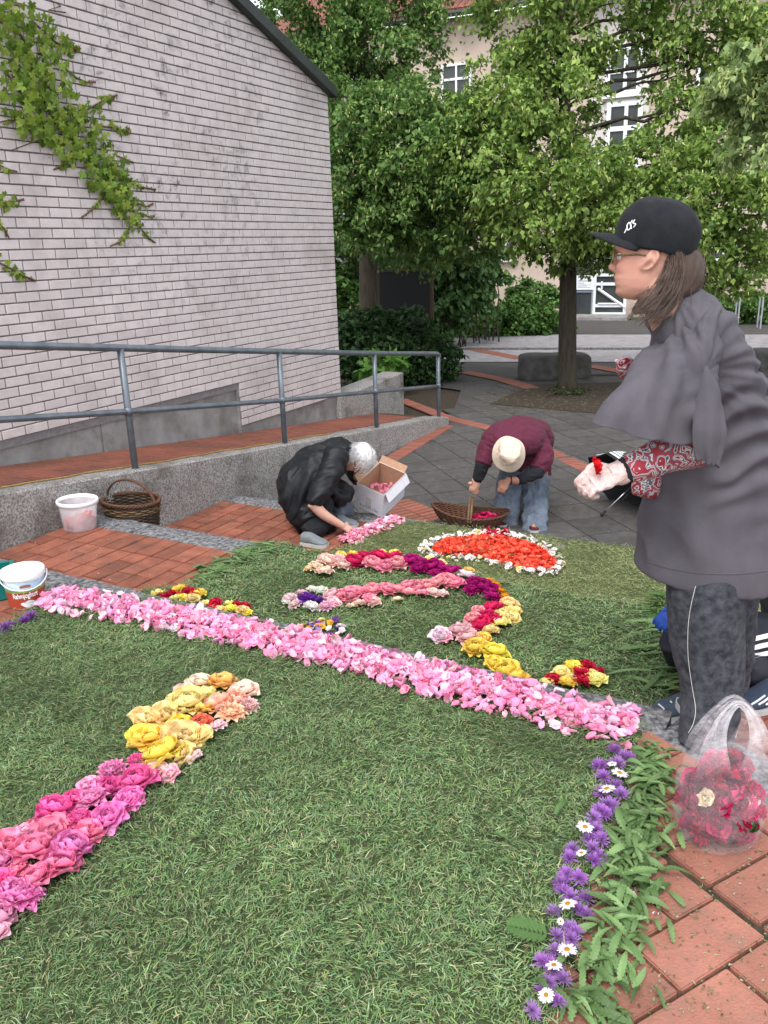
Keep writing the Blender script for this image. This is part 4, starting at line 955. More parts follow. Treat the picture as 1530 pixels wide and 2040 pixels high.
litter(120, (580, 900), (835, 930), Z3 + .004, .018, [(.30, .20, .08), (.22, .13, .05), (.4, .3, .12)], lambda p: 5.5 < un(p)[0] < 10 and OW - .16 < un(p)[1] < OW - .01)
litter(60, (350, 470), (980, 1010), Z2 - .01, .02, [(.10, .16, .05), (.14, .2, .06), (.2, .18, .08)], lambda p: un(p)[0] > 4.9 and un(p)[1] < 4.45)
o = obj('litter', mesh('litter', V, F, M['grass'], col=np.array(T))); tag(o, 'scattered bits of clippings, petals and dry leaves on the paving', 'litter', kind='stuff')
# ------------------------------------------------------------------ foliage
def leaf_cloud(pts, dirs, size, cols, asp=.8, fold=.25, hang=.5, seed=0):
    """pts (n,3) leaf bases, dirs outward; one folded four-point leaf each"""
    g = np.random.default_rng(seed); n = len(pts)
    d = dirs * .8 + g.normal(0, .55, (n, 3)); d[:, 2] -= hang; d /= np.linalg.norm(d, axis=1)[:, None]
    up = np.tile([0, 0, 1.0], (n, 1)) + g.normal(0, .5, (n, 3)) + dirs * .5
    s = np.cross(d, up); s /= np.linalg.norm(s, axis=1)[:, None] + 1e-9; nn = np.cross(s, d)
    L_ = size * g.uniform(.6, 1.2, n)[:, None]; w = L_ * asp * .5
    a = pts; l = pts + d * L_ * .42 - s * w + nn * w * fold; r = pts + d * L_ * .42 + s * w + nn * w * fold; t = pts + d * L_ - nn * L_ * .12
    V_ = np.stack([a, r, t, l], 1).reshape(-1, 3); b = np.arange(n)[:, None] * 4
    F_ = np.concatenate([b + [0, 1, 2], b + [0, 2, 3]], 0)
    return V_, F_, np.repeat(cols, 4, 0)
def clump_points(blobs, n, seed, gap=-.12, freq=2.2, shell=.45, sprays=0):
    g = np.random.default_rng(seed); vol = np.array([b[3] ** 2 for b in blobs]); pr = vol / vol.sum(); k = g.choice(len(blobs), n, p=pr)
    if sprays:                               # leaves sit in drooping sprays at the twig ends
        ns = sprays; dd = g.normal(size=(len(blobs), ns, 3)); dd /= np.linalg.norm(dd, axis=2)[..., None]; rr = g.uniform(.35, 1.0, (len(blobs), ns)) ** .7
        B = np.array([b[:3] for b in blobs]); R_ = np.array([b[3] for b in blobs]); q = g.integers(0, ns, n); dr = dd[k, q]; c = B[k] + dr * np.array([1, 1, .8]) * (R_[k] * rr[k, q])[:, None]
        t = g.random(n); wd = R_[k] * .14; hv_ = np.stack([dr[:, 0], dr[:, 1], np.zeros(n)], -1)
        P = c + hv_ * (t * R_[k] * .30)[:, None] + g.normal(0, 1, (n, 3)) * (wd * (.55 + .5 * t))[:, None] * np.array([1, 1, .55]); P[:, 2] -= (t ** 2) * R_[k] * .30
        return P, dr * .6 + np.array([0, 0, .25]), np.clip(rr[k, q] * .7 + t * .3, 0, 1)
    d = g.normal(size=(n, 3)); d /= np.linalg.norm(d, axis=1)[:, None]
    r = (shell + (1 - shell) * g.random(n)) ** 1.0 * (g.random(n) ** .25)
    B = np.array([b[:3] for b in blobs]); R_ = np.array([b[3] for b in blobs])
    sc = np.array([1, 1, .72]); P = B[k] + d * sc * (R_[k] * r)[:, None]
    q = fbm(P * freq, 3, seed + 3); ok = q > gap; P = P + .12 * R_[k][:, None] * np.stack([vnoise(P * 2.5, s) for s in (5, 6, 7)], -1)
    return P[ok], d[ok], r[ok]
def palette(n, cols, g, lo=.75, hi=1.3):
    c = np.array(cols)[g.integers(0, len(cols), n)]; return c * g.uniform(lo, hi, n)[:, None]
def limb(mb, a, b, r0, r1, k=7, wob=.12, seed=0):
    r = random.Random(seed); a = Vector(a); b = Vector(b); n = 7; pts = []
    for i in range(n + 1):
        t = i / n; w_ = min(wob, .035 * (b - a).length); p = a.lerp(b, t) + Vector((r.uniform(-w_, w_), r.uniform(-w_, w_), r.uniform(-w_, w_))) * (1 if 0 < i < n else 0) + Vector((0, 0, .05 * math.sin(math.pi * t) * (b - a).length)); pts.append(p)
    mb.tube(pts, [r0 + (r1 - r0) * i / n for i in range(n + 1)], k, caps=False)
LIND = [(.22, .33, .075), (.28, .40, .09), (.17, .28, .065), (.34, .46, .12), (.13, .22, .06)]
BRACT = [(.52, .56, .20), (.60, .62, .27), (.42, .50, .16)]
def tree(label, base, top, r0, blobs, n, seed, lsize=.085, cols=LIND, bract=.16, group=None, hang=.55, gap=-.12, cat='tree', name='linden_tree', trunkpts=None):
    root = empty(name, base, label, cat, group); g = np.random.default_rng(seed)
    mb = MB(); B = Vector(base); T = Vector(top)
    pts = trunkpts or [B + Vector((0, 0, -.1)), B + (T - B) * .04, B + (T - B) * .3 + Vector((.03, 0, 0)), B + (T - B) * .6, T]
    rr = [r0 * 1.35, r0 * 1.05, r0 * .92, r0 * .7, r0 * .35]
    mb.tube(pts, rr, 14); o = part(mb, 'trunk', M['bark'], root, smooth=True)
    lm = MB()
    for i, b in enumerate(blobs):
        c = Vector(b[:3]); h = max(B.z + (T.z - B.z) * .36, min(c.z - b[3] * .6, T.z)); t = (h - B.z) / (T.z - B.z); st = B.lerp(T, t)
        limb(lm, st, c, r0 * .30 * (1 - t * .4), .012, 6, .12, seed * 50 + i)
        for q in range(3):
            e = c + Vector(g.normal(0, .55, 3)) * b[3]; limb(lm, st.lerp(c, .75 + .08 * q), e, .014, .004, 4, .06, seed * 90 + i * 4 + q)
    part(lm, 'branches', M['bark'], root, smooth=True)
    P, d, r = clump_points(blobs, n, seed, gap, sprays=26)
    c = palette(len(P), cols, g)
    v, f, cc = leaf_cloud(P, d, lsize, c, hang=hang, seed=seed)
    o = obj('crown', mesh('crown', v, f, M['leaf'], col=cc), root); o.matrix_parent_inverse = Matrix.Translation(-root.location); o['kind'] = 'stuff'
    if bract:
        m_ = int(len(P) * bract); k = g.choice(np.nonzero(r > .5)[0], m_); P2 = P[k] + d[k] * .06
        v, f, cc = leaf_cloud(P2, d[k] * .3, lsize * .95, palette(m_, BRACT, g, .8, 1.2), asp=.28, hang=1.2, seed=seed + 1)
        o = obj('bracts', mesh('bracts', v, f, M['leaf'], col=cc), root); o.matrix_parent_inverse = Matrix.Translation(-root.location); o['kind'] = 'stuff'
    return root
def pb(lst):
    out = []
    for px, py, Y, r in lst:
        p = atd(px, py, Y); out.append((p.x, p.y, p.z, r / FPX * Y * 1.03))
    return out
bc = at(1130, 782, Z3)
cb = pb([(1120, 50, 13, 100), (1045, 50, 13.5, 75), (1020, 150, 13, 70), (1080, 190, 12.5, 90), (1000, 300, 12.5, 115), (1100, 330, 12, 110), (1180, 400, 11.6, 105), (1080, 430, 12, 85), (960, 230, 13, 85), (1150, 250, 13.6, 60),
         (1300, 400, 11.6, 100), (1400, 380, 11.6, 105), (1500, 430, 11.6, 105), (1360, 470, 11.6, 85), (1460, 500, 11.6, 75), (1250, 460, 11.8, 70), (1350, 290, 12, 85), (1450, 280, 12, 100), (1350, 150, 13, 80), (1450, 120, 13, 90), (1390, 30, 13, 85),
         (1520, 200, 12, 80), (1560, 330, 12, 90), (1300, 40, 13.5, 50), (1040, 370, 12, 80), (1115, 500, 12.8, 45), (1195, 500, 12.6, 45), (1060, 485, 12.8, 38), (1240, 380, 12.2, 60), (1130, 120, 13.8, 55), (1640, 250, 12.5, 120), (1640, 430, 12.5, 110), (1560, 90, 13, 100), (1200, -60, 13, 110), (1050, -80, 13, 120), (1380, -100, 13, 130), (1500, 545, 11.8, 45), (1400, 545, 11.8, 40), (1000, 215, 12.8, 80), (940, 300, 12.8, 70), (1020, 420, 12.2, 60), (1160, 320, 11.8, 80), (1235, 310, 12.6, 30), (1300, 330, 12, 75), (1380, 210, 12.4, 70), (1260, 420, 11.4, 75), (1330, 540, 11.6, 40), (1450, 400, 11.2, 80), (1070, 110, 13, 70), (1490, 60, 13, 80), (1250, 520, 11.8, 35), (1320, 565, 11.6, 30), (1160, 470, 12, 45), (1460, 570, 11.8, 30)])
tree('linden tree with straight mossy trunk in the middle of the plaza, in pale flower', bc, atd(1122, -80, 13.1), .142, cb, 66000, 3, bract=.24)
lb = pb([(700, 235, 13.6, 70), (690, 325, 13.4, 60), (722, 400, 13.6, 70), (695, 440, 13.4, 45), (780, 260, 13.6, 95), (860, 295, 13, 105), (880, 220, 13, 75), (800, 380, 13.6, 105), (900, 400, 13.2, 95), (860, 470, 14, 80), (775, 475, 14.5, 60), (945, 465, 14, 60), (935, 330, 13, 85), (740, 330, 14, 80), (820, 300, 12.8, 80), (760, 420, 13.4, 70), (840, 420, 13, 80), (690, 190, 13.8, 45), (900, 360, 12.8, 70), (655, 250, 15.5, 45), (660, 360, 15.5, 45), (810, 210, 13.2, 70),
         (690, 120, 16, 85), (760, 60, 16, 95), (740, 170, 16, 75), (795, 130, 16, 60), (670, 30, 16, 80), (800, 20, 16, 50), (620, 120, 16.5, 50), (830, 190, 15, 60), (590, 60, 17, 55), (700, -80, 16, 110), (850, -90, 16, 80), (600, -60, 16.5, 90)])
b2 = at(737, 742, Z3)
tree('darker linden tree beside the black panel, partly behind the brick gable', b2, atd(720, -60, b2.y + .3), .20, lb, 62000, 8, bract=.20, cols=[(.12, .22, .055), (.16, .28, .07), (.10, .19, .05), (.20, .32, .08), (.08, .16, .05)])
rb = pb([(1520, 150, 8.5, 85), (1470, 190, 8.6, 45), (1560, 260, 8.4, 90), (1600, 130, 8.4, 120)])
tree('pale leafed linden branch reaching in at the upper right edge', (9.0, 9.2, Z3), (8.6, 9.0, 6.5), .2, rb, 7000, 13, cols=[(.30, .40, .17), (.36, .46, .22), (.24, .34, .13)], bract=.5)
# shrubs and hedges
def shrub(name, label, blobs, n, seed, lsize, cols, cat='shrub', group=None, hang=.35, z=Z3, stems=True):
    c = np.mean([b[:3] for b in blobs], 0); root = empty(name, (c[0], c[1], z), label, cat, group); g = np.random.default_rng(seed)
    P, d, r = clump_points(blobs, n, seed, -.25, 2.2, .5, sprays=22); P = P[P[:, 2] > z + .02] if True else P; d = d[:len(P)]
    v, f, cc = leaf_cloud(P, d, lsize, palette(len(P), cols, g, .7, 1.35), hang=hang, asp=.75, seed=seed)
    o = obj('foliage', mesh('foliage', v, f, M['leaf'], col=cc), root); o.matrix_parent_inverse = Matrix.Translation(-root.location); o['kind'] = 'stuff'
    mb = MB()
    for i, b in enumerate(blobs):
        for q in range(3): limb(mb, (b[0] + g.normal(0, .15), b[1] + g.normal(0, .1), z), (b[0] + g.normal(0, .4) * b[3], b[1] + g.normal(0, .4) * b[3], b[2] + b[3] * .5), .02, .005, 5, .04, seed * 9 + i * 3 + q)
    part(mb, 'stem', M['bark'], root, smooth=True)
    return root
DARKL = [(.04, .085, .032), (.05, .10, .038), (.032, .065, .027), (.07, .14, .045)]
MIDL = [(.09, .18, .045), (.12, .23, .055), (.07, .15, .04), (.16, .29, .07)]
shrub('bush', 'low dark shrub at the end of the ramp, below the black panel', pb([(730, 690, 14.6, 60), (790, 690, 14.6, 60), (840, 690, 14.8, 55), (760, 650, 14.8, 45), (820, 650, 14.8, 45), (700, 720, 14.4, 50), (760, 730, 14.2, 55), (830, 725, 14.4, 50), (870, 700, 14.8, 40), (700, 660, 15, 45), (885, 735, 14.6, 28)]), 15000, 21, .11, DARKL)
shrub('bush', 'bright green maple seedling leaves in front of the dark shrub behind the rail', pb([(765, 715, 13.3, 26), (735, 725, 13.3, 18), (790, 722, 13.3, 16)]), 170, 22, .17, [(.14, .30, .06), (.12, .26, .05)], cat='plant')
shrub('bush', 'ivy green thicket between the brick corner and the dark linden trunk', pb([(690, 540, 19, 50), (700, 600, 19, 50), (690, 470, 19, 45), (740, 520, 19.5, 40), (720, 560, 19.5, 45), (690, 650, 19, 40), (660, 580, 19.5, 40)]), 7500, 23, .13, MIDL)
shrub('bush', 'dense rounded bush right of the black panel in front of the house', pb([(930, 630, 22, 45), (980, 615, 22, 50), (1040, 615, 22, 55), (1090, 610, 22.2, 40), (1000, 645, 21.8, 40), (1060, 645, 21.8, 40), (940, 650, 21.6, 35), (1110, 645, 22, 30), (1075, 580, 22.4, 35), (890, 640, 22, 40), (1020, 580, 22.4, 40)]), 16000, 24, .12, MIDL)
shrub('bush', 'tall loose shrub with hanging narrow leaves beside the black panel', pb([(900, 540, 19.5, 50), (940, 520, 20, 50), (880, 590, 19.5, 45), (920, 590, 19.6, 45), (960, 550, 20.5, 35), (880, 500, 19.5, 50), (890, 640, 19.6, 35), (975, 500, 20.5, 30)]), 8500, 25, .16, [(.05, .11, .035), (.07, .14, .045), (.10, .19, .06)], hang=1.0)
shrub('hedge', 'clipped green hedge at the right behind the standing person', pb([(1410, 600, 23, 32), (1450, 605, 23, 36), (1490, 602, 23, 36), (1530, 605, 23, 36), (1420, 620, 22.8, 30), (1470, 625, 22.8, 30), (1520, 625, 22.8, 30), (1580, 605, 23, 40), (1640, 605, 23, 40)]), 11000, 26, .10, MIDL, cat='hedge')
shrub('bush', 'low ground cover plant at the foot of the entrance door', pb([(1265, 640, 25, 12), (1290, 640, 25, 12), (1240, 643, 25, 8)]), 500, 27, .10, MIDL, cat='plant')
shrub('weed_tuft', 'weeds growing round the foot of the middle linden trunk', [(bc.x + .25 * math.cos(a), bc.y + .25 * math.sin(a) - .1, Z3 + .05, .10) for a in (0, 1, 2, 3.3, 4, 5)], 400, 28, .05, [(.12, .16, .05), (.08, .13, .04)], cat='plant')
shrub('weed_tuft', 'thin dark thicket closing the gap left of the house', pb([(640, 330, 30, 50), (600, 200, 30, 60), (650, 450, 30, 60), (700, 560, 28, 60), (780, 560, 28, 60), (850, 560, 28, 60), (760, 470, 28, 70), (860, 450, 28, 60)]), 12000, 29, .2, DARKL, cat='thicket')

# ------------------------------------------------------------------ black panel, boulders, drain, cycle stands
pr = atd(858, 645, 17.2); pl_ = atd(752, 645, 17.6)
pan = empty('panel', (pr + pl_) / 2, 'large black notice panel standing among the shrubs', 'panel')
dv = (pr - pl_); dv.z = 0; L_ = dv.length; an = math.atan2(dv.y, dv.x); Rz = Matrix.Rotation(an, 3, 'Z')
zt_ = atd(858, 540, 17.2).z; zb_ = atd(858, 650, 17.2).z - .1; mid = (pr + pl_) / 2
part(MB().box((mid.x, mid.y, (zt_ + zb_) / 2), (L_, .05, zt_ - zb_), Rz), 'board', M['panel'], pan)
for s in (-1, 1):
    e = mid + Vector((math.cos(an), math.sin(an), 0)) * (s * (L_ / 2 + .03)); part(MB().box((e.x, e.y, (zt_ + Z3) / 2), (.06, .08, zt_ - Z3 + .03), Rz), 'frame_post', M['rust'], pan)
part(MB().box((mid.x, mid.y, zt_ + .02), (L_ + .1, .08, .04), Rz), 'top_frame', M['rust'], pan)
def boulder(c, dims, rz, label, seed):
    bm = bmesh.new(); bmesh.ops.create_cube(bm, size=1); bmesh.ops.subdivide_edges(bm, edges=bm.edges[:], cuts=7, use_grid_fill=True)
    for v in bm.verts:
        q = v.co * 2; k = 9; l = (abs(q.x) ** k + abs(q.y) ** k + abs(q.z) ** k) ** (1 / k); v.co = q / l / 2
        v.co = Vector((v.co.x * dims[0], v.co.y * dims[1], v.co.z * dims[2])); v.co += Vector((1, 1, .6)) * mnoise.noise(v.co * 3.2 + Vector((seed, 0, 0))) * .035
    me = bpy.data.meshes.new('boulder_seat'); bm.to_mesh(me); bm.free(); me.materials.append(M['boulder'])
    for p in me.polygons: p.use_smooth = True
    o = obj('boulder_seat', me, None, c, (0, 0, rz)); tag(o, label, 'stone seat', 'stone seats on the plaza')
M['boulder'] = mat('weathered stone seat', (.105, .10, .098), (.06, .057, .055), 7, .9, .6, 40, dirt=(.04, .038, .03), dscale=2)
a = atd(1103, 733, 14.6); boulder((a.x, a.y, Z3 + .19), (1.24, .52, .48), -.03, 'long low dark stone seat just behind the middle linden trunk', 1)
a = atd(1520, 735, 14.2); boulder((a.x + .1, a.y, Z3 + .18), (.70, .5, .52), .1, 'low dark stone seat at the right edge behind the standing person', 9)
dr = MB(); a, b = at(1175, 748, Z3), at(1245, 748, Z3); dd_ = (b - a).normalized()
for i in range(26):
    p = a + dd_ * (i * .028); dr.box((p.x, p.y, Z3 + .02), (.012, .14, .012), Matrix.Rotation(math.atan2(dd_.y, dd_.x), 3, 'Z'))
tag(dr.build('drain_grate', M['rust']), 'narrow slotted drain grate in the paving right of the trunk', 'drain')
M['zinc'] = mat('bright zinc', (.45, .47, .5), None, rough=.35, metallic=.7)
for px in (1470, 1516):
    p = atd(px, 640, 21.5); h = .8; mb = MB().tube([(p.x, p.y, Z3), (p.x, p.y, Z3 + h), (p.x + .05, p.y + .3, Z3 + h), (p.x + .05, p.y + .3, Z3)], .022, 8)
    tag(mb.build('bicycle_stand', M['zinc']), 'thin metal bicycle stand before the hedge, ' + ('left of the two' if px < 1500 else 'nearest the right edge'), 'bicycle stand', 'bicycle stands before the hedge')

# ------------------------------------------------------------------ the house behind
P0 = at(1200, 632, Z3); fa_ = math.radians(90 + 65); FD = Vector((math.cos(fa_), math.sin(fa_), 0)); FN = Vector((-FD.y, FD.x, 0))
if FN.dot(-P0) < 0: FN = -FN
def fp(px, py):
    r = Vector(ray(px, py).tolist()); t = (P0 - Vector((0, 0, CH))).dot(FN) / r.dot(FN); q = Vector((0, 0, CH)) + r * t
    return (q - P0).dot(FD), q.z
def Fw(s, z, d=0): return Vector((P0.x, P0.y, 0)) + FD * s + FN * d + Vector((0, 0, z))
def fbox(mb, s0, s1, z0, z1, d0, d1):
    if s0 > s1: s0, s1 = s1, s0
    return mb.hexa([Fw(s0, z0, d0), Fw(s1, z0, d0), Fw(s1, z0, d1), Fw(s0, z0, d1)], [Fw(s0, z1, d0), Fw(s1, z1, d0), Fw(s1, z1, d1), Fw(s0, z1, d1)])
hs = empty('house', P0, 'beige rendered house with white windows and red tiled roof behind the trees', 'building')
ez = fp(835, 45)[1]; sL = fp(560, 300)[0]; ws, wz = fp(990, 518); ws2, wz2 = fp(1029, 425)
holes = []
def framed(px0, py0, px1, py1, name='window', mull=(), trans=(), fw=.07, sill=True, fm='white', gl='glass', d=.0):
    s0, z1 = fp(px0, py0); s1, _ = fp(px1, py0); _, z0 = fp((px0 + px1) / 2, py1); 
    mb = MB()
    if s0 > s1: s0, s1 = s1, s0
    fbox(mb, s0, s0 + fw, z0, z1, .005, .07); fbox(mb, s1 - fw, s1, z0, z1, .005, .07); fbox(mb, s0 + fw, s1 - fw, z0, z0 + fw, .005, .066); fbox(mb, s0 + fw, s1 - fw, z1 - fw, z1, .005, .066)
    for t in mull: q = s0 + (s1 - s0) * t; fbox(mb, q - fw * .4, q + fw * .4, z0 + fw, z1 - fw, .006, .062)
    for t in trans: q = z0 + (z1 - z0) * t; fbox(mb, s0 + fw, s1 - fw, q - fw * .5, q + fw * .5, .007, .060)
    o = part(mb, name, M[fm], hs)
    g_ = fbox(MB(), s0 + .02, s1 - .02, z0 + .02, z1 - .02, .004, .02).build('pane', M[gl], o)
    if sill:
        g_ = fbox(MB(), s0 - .06, s1 + .06, z0 - .06, z0 - .003, .003, .14).build('sill', M['white'], o)
    return s0, s1, z0, z1
wl_ = MB(); fbox(wl_, -14, sL, Z3 - .1, ez, -9, 0); part(wl_, 'wall', M['render'], hs)
framed(990, 425, 1029, 518, mull=(.5,), trans=(.68,), fw=.06)
framed(1210, 95, 1282, 190, mull=(.45,), trans=(.5,), fw=.13); framed(1210, 205, 1282, 335, mull=(.45,), trans=(.3, .6), fw=.13)
framed(660, 425, 700, 518, mull=(.5,), fw=.06); framed(700, 120, 760, 200, mull=(.5,), fw=.07); framed(880, 130, 940, 215, mull=(.5,), trans=(.65,), fw=.07); framed(1390, 130, 1450, 230, mull=(.5,), fw=.09)
framed(1420, 420, 1480, 520, mull=(.5,), fw=.08)
# entrance: side light, door leaf with white braces, notice
s0, s1, z0, z1 = framed(1146, 505, 1187, 630, 'side_light', trans=(.40, .64), fw=.06, sill=False, fm='greyframe')
s0, s1, z0, z1 = framed(1187, 478, 1256, 628, 'door', trans=(.13, .42, .54), fw=.09, sill=False)
dm = MB()
def bar(px0, py0, px1, py1, w=.045):
    a, b = fp(px0, py0), fp(px1, py1); A_, B_ = Fw(a[0], a[1], .075), Fw(b[0], b[1], .075); dm.tube([A_, B_], w, 4)
bar(1192, 548, 1232, 500); bar(1192, 575, 1246, 612); bar(1200, 560, 1200, 576, .03); bar(1192, 605, 1240, 605, .03)
part(dm, 'door_brace', M['white'], hs)
st = MB(); a, b = fp(1140, 632), fp(1262, 632); fbox(st, a[0], b[0], Z3 - .05, Z3 + .10, .07, 1.3); part(st, 'doorstep', M['plinth'], hs)
ns = empty('notice', Fw(0, 0, .1), 'white printed notice on the glass beside the entrance door', 'sign')
a, b = fp(1150, 549), fp(1184, 577); mb = MB(); fbox(mb, a[0], b[0], b[1], a[1], .075, .09); part(mb, 'sheet', M['white'], ns)
M['ink'] = mat('grey print', (.12, .13, .15), None); tx = MB(); w_ = a[0] - b[0]
for i, (q, l0, l1, h) in enumerate(((.86, .08, .52, .10), (.86, .6, .8, .10), (.66, .08, .9, .02), (.58, .08, .75, .02), (.46, .08, .45, .03), (.34, .08, .85, .02), (.26, .08, .6, .02), (.16, .08, .8, .02))):
    z_ = b[1] + (a[1] - b[1]) * q; fbox(tx, a[0] - w_ * l0, a[0] - w_ * l1, z_, z_ + (a[1] - b[1]) * h, .091, .094)
part(tx, 'print', M['ink'], ns)
# roof with eave
rf = MB(); s_ = sL
def rp(s, k, d=0): return Fw(s, ez - .06 + k * 2.6, .45 - k * 4.6 + d)
rf.hexa([rp(-14, 0), rp(sL + .5, 0), rp(sL + .5, 1.2), rp(-14, 1.2)], [rp(-14, 0) + Vector((0, 0, .16)), rp(sL + .5, 0) + Vector((0, 0, .16)), rp(sL + .5, 1.2) + Vector((0, 0, .16)), rp(-14, 1.2) + Vector((0, 0, .16))])
part(rf, 'roof', M['tile'], hs)
tl = MB(); tme = MB()
tme.add([(-.11, 0, 0), (-.05, 0, .035), (.03, 0, .045), (.11, 0, .01), (.11, .42, .01), (.03, .42, .045), (-.05, .42, .035), (-.11, .42, 0)], [(0, 1, 6, 7), (1, 2, 5, 6), (2, 3, 4, 5), (0, 3, 2, 1)])
tmesh = bpy.data.meshes.new('roof_tile'); tmesh.from_pydata(tme.v, [], tme.f); tmesh.materials.append(M['tile'])
sdir_ = (rp(0, 1) - rp(0, 0)).normalized(); nrm_ = FD.cross(sdir_).normalized(); 
if nrm_.z < 0: nrm_ = -nrm_
Rm = Matrix((FD, nrm_.cross(FD), nrm_)).transposed(); 
if Rm.col[1].dot(sdir_) < 0: Rm = Matrix((-FD, sdir_, nrm_)).transposed()
cand = []
for j in range(11):
    for i in range(-60, 40):
        s = i * .23; 
        if s > sL + .4: continue
        p = rp(s, 0) + sdir_ * (j * .38) + Vector((0, 0, .17)); q = proj(np.array(p)); vis = 520 < q[0] < 1200 and q[1] > -60
        cand.append((0 if vis else 1, -q[1], p))
cand.sort(key=lambda c: (c[0], c[1]))
Vt = []; Ft = []
for i, (a_, b_, p) in enumerate(cand):
    if i < 298:
        o = bpy.data.objects.new('tile', tmesh); C.objects.link(o); o.parent = hs; o.matrix_local = Matrix.Translation(p - hs.location) @ Rm.to_4x4()
    else:
        k = len(Vt); Vt += [tuple(Rm @ Vector(v) + p) for v in tme.v]; Ft += [tuple(k + x for x in f) for f in tme.f]
o = obj('roof_tiling', mesh('roof_tiling', Vt, Ft, M['tile']), hs); o.matrix_parent_inverse = Matrix.Translation(-hs.location); o['kind'] = 'stuff'
gt = MB(); gt.tube([Fw(-14, ez - .02, .52), Fw(sL + .5, ez - .02, .52)], .085, 8); part(gt, 'gutter', M['fascia'], hs)
# pale stair tower at right (seen through the leaves)
tw = MB(); a, b = fp(1300, 100), fp(1180, 100); fbox(tw, a[0], b[0], wz2 + 1.2, ez + .5, .002, .003); part(tw, 'pale_panel', M['renderw'], hs)
# far green beyond
shrub('far_trees', 'distant tree mass left of and beyond the house', pb([(560, 40, 40, 60), (520, 100, 40, 60), (620, 250, 38, 90), (560, 180, 40, 80), (650, 420, 38, 90)]), 9000, 31, .3, DARKL, cat='trees')['kind'] = 'stuff'
# ------------------------------------------------------------------ the creeper on the brick wall
def lobed(seed):
    r = random.Random(seed); an = [(-2.5, .35), (-1.9, .62), (-1.45, .42), (-1.1, .85), (-.62, .52), (-.3, .75), (0, 1.05), (.3, .75), (.62, .52), (1.1, .85), (1.45, .42), (1.9, .62), (2.5, .35)]
    V_ = [(0, 0, 0)]; 
    for a, l in an: l *= r.uniform(.9, 1.1); V_.append((l * math.sin(a), l * math.cos(a), .10 * l + (-.22 * l * l)))
    return V_, [(0, i, i + 1) for i in range(1, len(an))]
lm_ = []
for s in range(5): v, f = lobed(s); lm_.append(mesh('creeper_leaf', v, f, M['oleaf'], smooth=False))
cr = empty('wall_creeper', W(4.5, OB - .02, 3), 'lobed green creeper with reddish young tips climbing on the brick gable', 'creeper')
shoots = [  # (points in the photo, half widths, leaf size, red tip)
    ([(-20, 30), (40, 70), (75, 130), (85, 200), (115, 255), (160, 290), (195, 340), (222, 385), (250, 425)], [60, 62, 62, 55, 60, 52, 42, 30, 20], 1.0, 0, 640),
    ([(0, 130), (30, 170), (60, 230), (100, 270)], [60, 60, 50, 40], 1.0, 0, 160),
    ([(60, 40), (110, 85), (138, 100), (150, 95)], [30, 24, 12, 4], .8, 1, 60), ([(120, 130), (150, 155), (172, 165), (188, 163)], [16, 8, 5, 3], .6, 1, 26), ([(160, 225), (190, 208), (215, 195), (230, 190)], [22, 14, 8, 3], .7, 1, 40),
    ([(190, 250), (225, 255), (245, 260), (258, 262)], [22, 18, 9, 3], .7, 1, 40), ([(210, 330), (240, 350), (275, 372), (308, 378)], [16, 12, 9, 3], .7, 1, 44), ([(245, 395), (270, 405), (290, 412), (303, 405)], [12, 9, 6, 3], .6, 1, 26), ([(250, 415), (275, 425), (296, 432), (306, 430)], [12, 8, 5, 3], .6, 1, 24),
    ([(255, 430), (275, 450), (292, 472), (308, 484)], [13, 9, 6, 3], .6, 1, 30), ([(262, 445), (250, 465), (238, 482), (218, 490)], [10, 8, 6, 3], .6, 1, 26), ([(222, 375), (200, 395), (185, 415), (160, 434)], [12, 8, 5, 2], .6, 1, 26), ([(160, 300), (140, 312), (120, 330), (105, 338)], [14, 9, 5, 2], .7, 1, 22),
    ([(230, 310), (250, 318), (265, 325)], [12, 6, 3], .6, 1, 14), ([(-10, 520), (20, 535), (40, 548), (70, 560)], [16, 12, 8, 3], .7, 1, 34), ([(-10, 400), (10, 405), (30, 400), (42, 398)], [20, 14, 8, 3], .7, 1, 26), ([(-10, 325), (15, 338), (32, 342)], [12, 7, 3], .6, 1, 14), ([(-10, 440), (6, 455), (16, 474)], [10, 6, 3], .6, 1, 12), ([(-10, 245), (14, 240), (34, 240)], [7, 5, 3], .5, 1, 12), ([(-10, 15), (20, 8), (35, 12)], [10, 8, 4], .6, 1, 14)]
rr = random.Random(4); leafs = []; stm = MB()
for pts, wd, sz, tip, n in shoots:
    P_ = [atw(x, y, OB) for x, y in pts]
    stm.tube([W(u, OB - .012, z) for u, z in P_], [.010 * sz] * len(P_), 5)
    for k in range(n):
        t = rr.random() * (len(pts) - 1); i = int(t); f_ = t - i; x = pts[i][0] * (1 - f_) + pts[i + 1][0] * f_; y = pts[i][1] * (1 - f_) + pts[i + 1][1] * f_; w = wd[i] * (1 - f_) + wd[i + 1] * f_
        a = rr.uniform(0, 6.28); q = math.sqrt(rr.random()); x += math.cos(a) * w * q; y += math.sin(a) * w * q
        u, z = atw(x, y, OB); red = tip and t / (len(pts) - 1) > .72
        s = (.052 if not red else .022) * sz * rr.uniform(.65, 1.2); col = rr.choice([(.34, .10, .05), (.28, .07, .04), (.36, .18, .06)]) if red else rr.choice([(.24, .34, .05), (.30, .42, .07), (.18, .29, .045), (.38, .46, .10), (.14, .23, .04)])
        leafs.append((abs(y), u, z, s, col, OB - rr.uniform(.02, .10) * min(1, w / 30)))
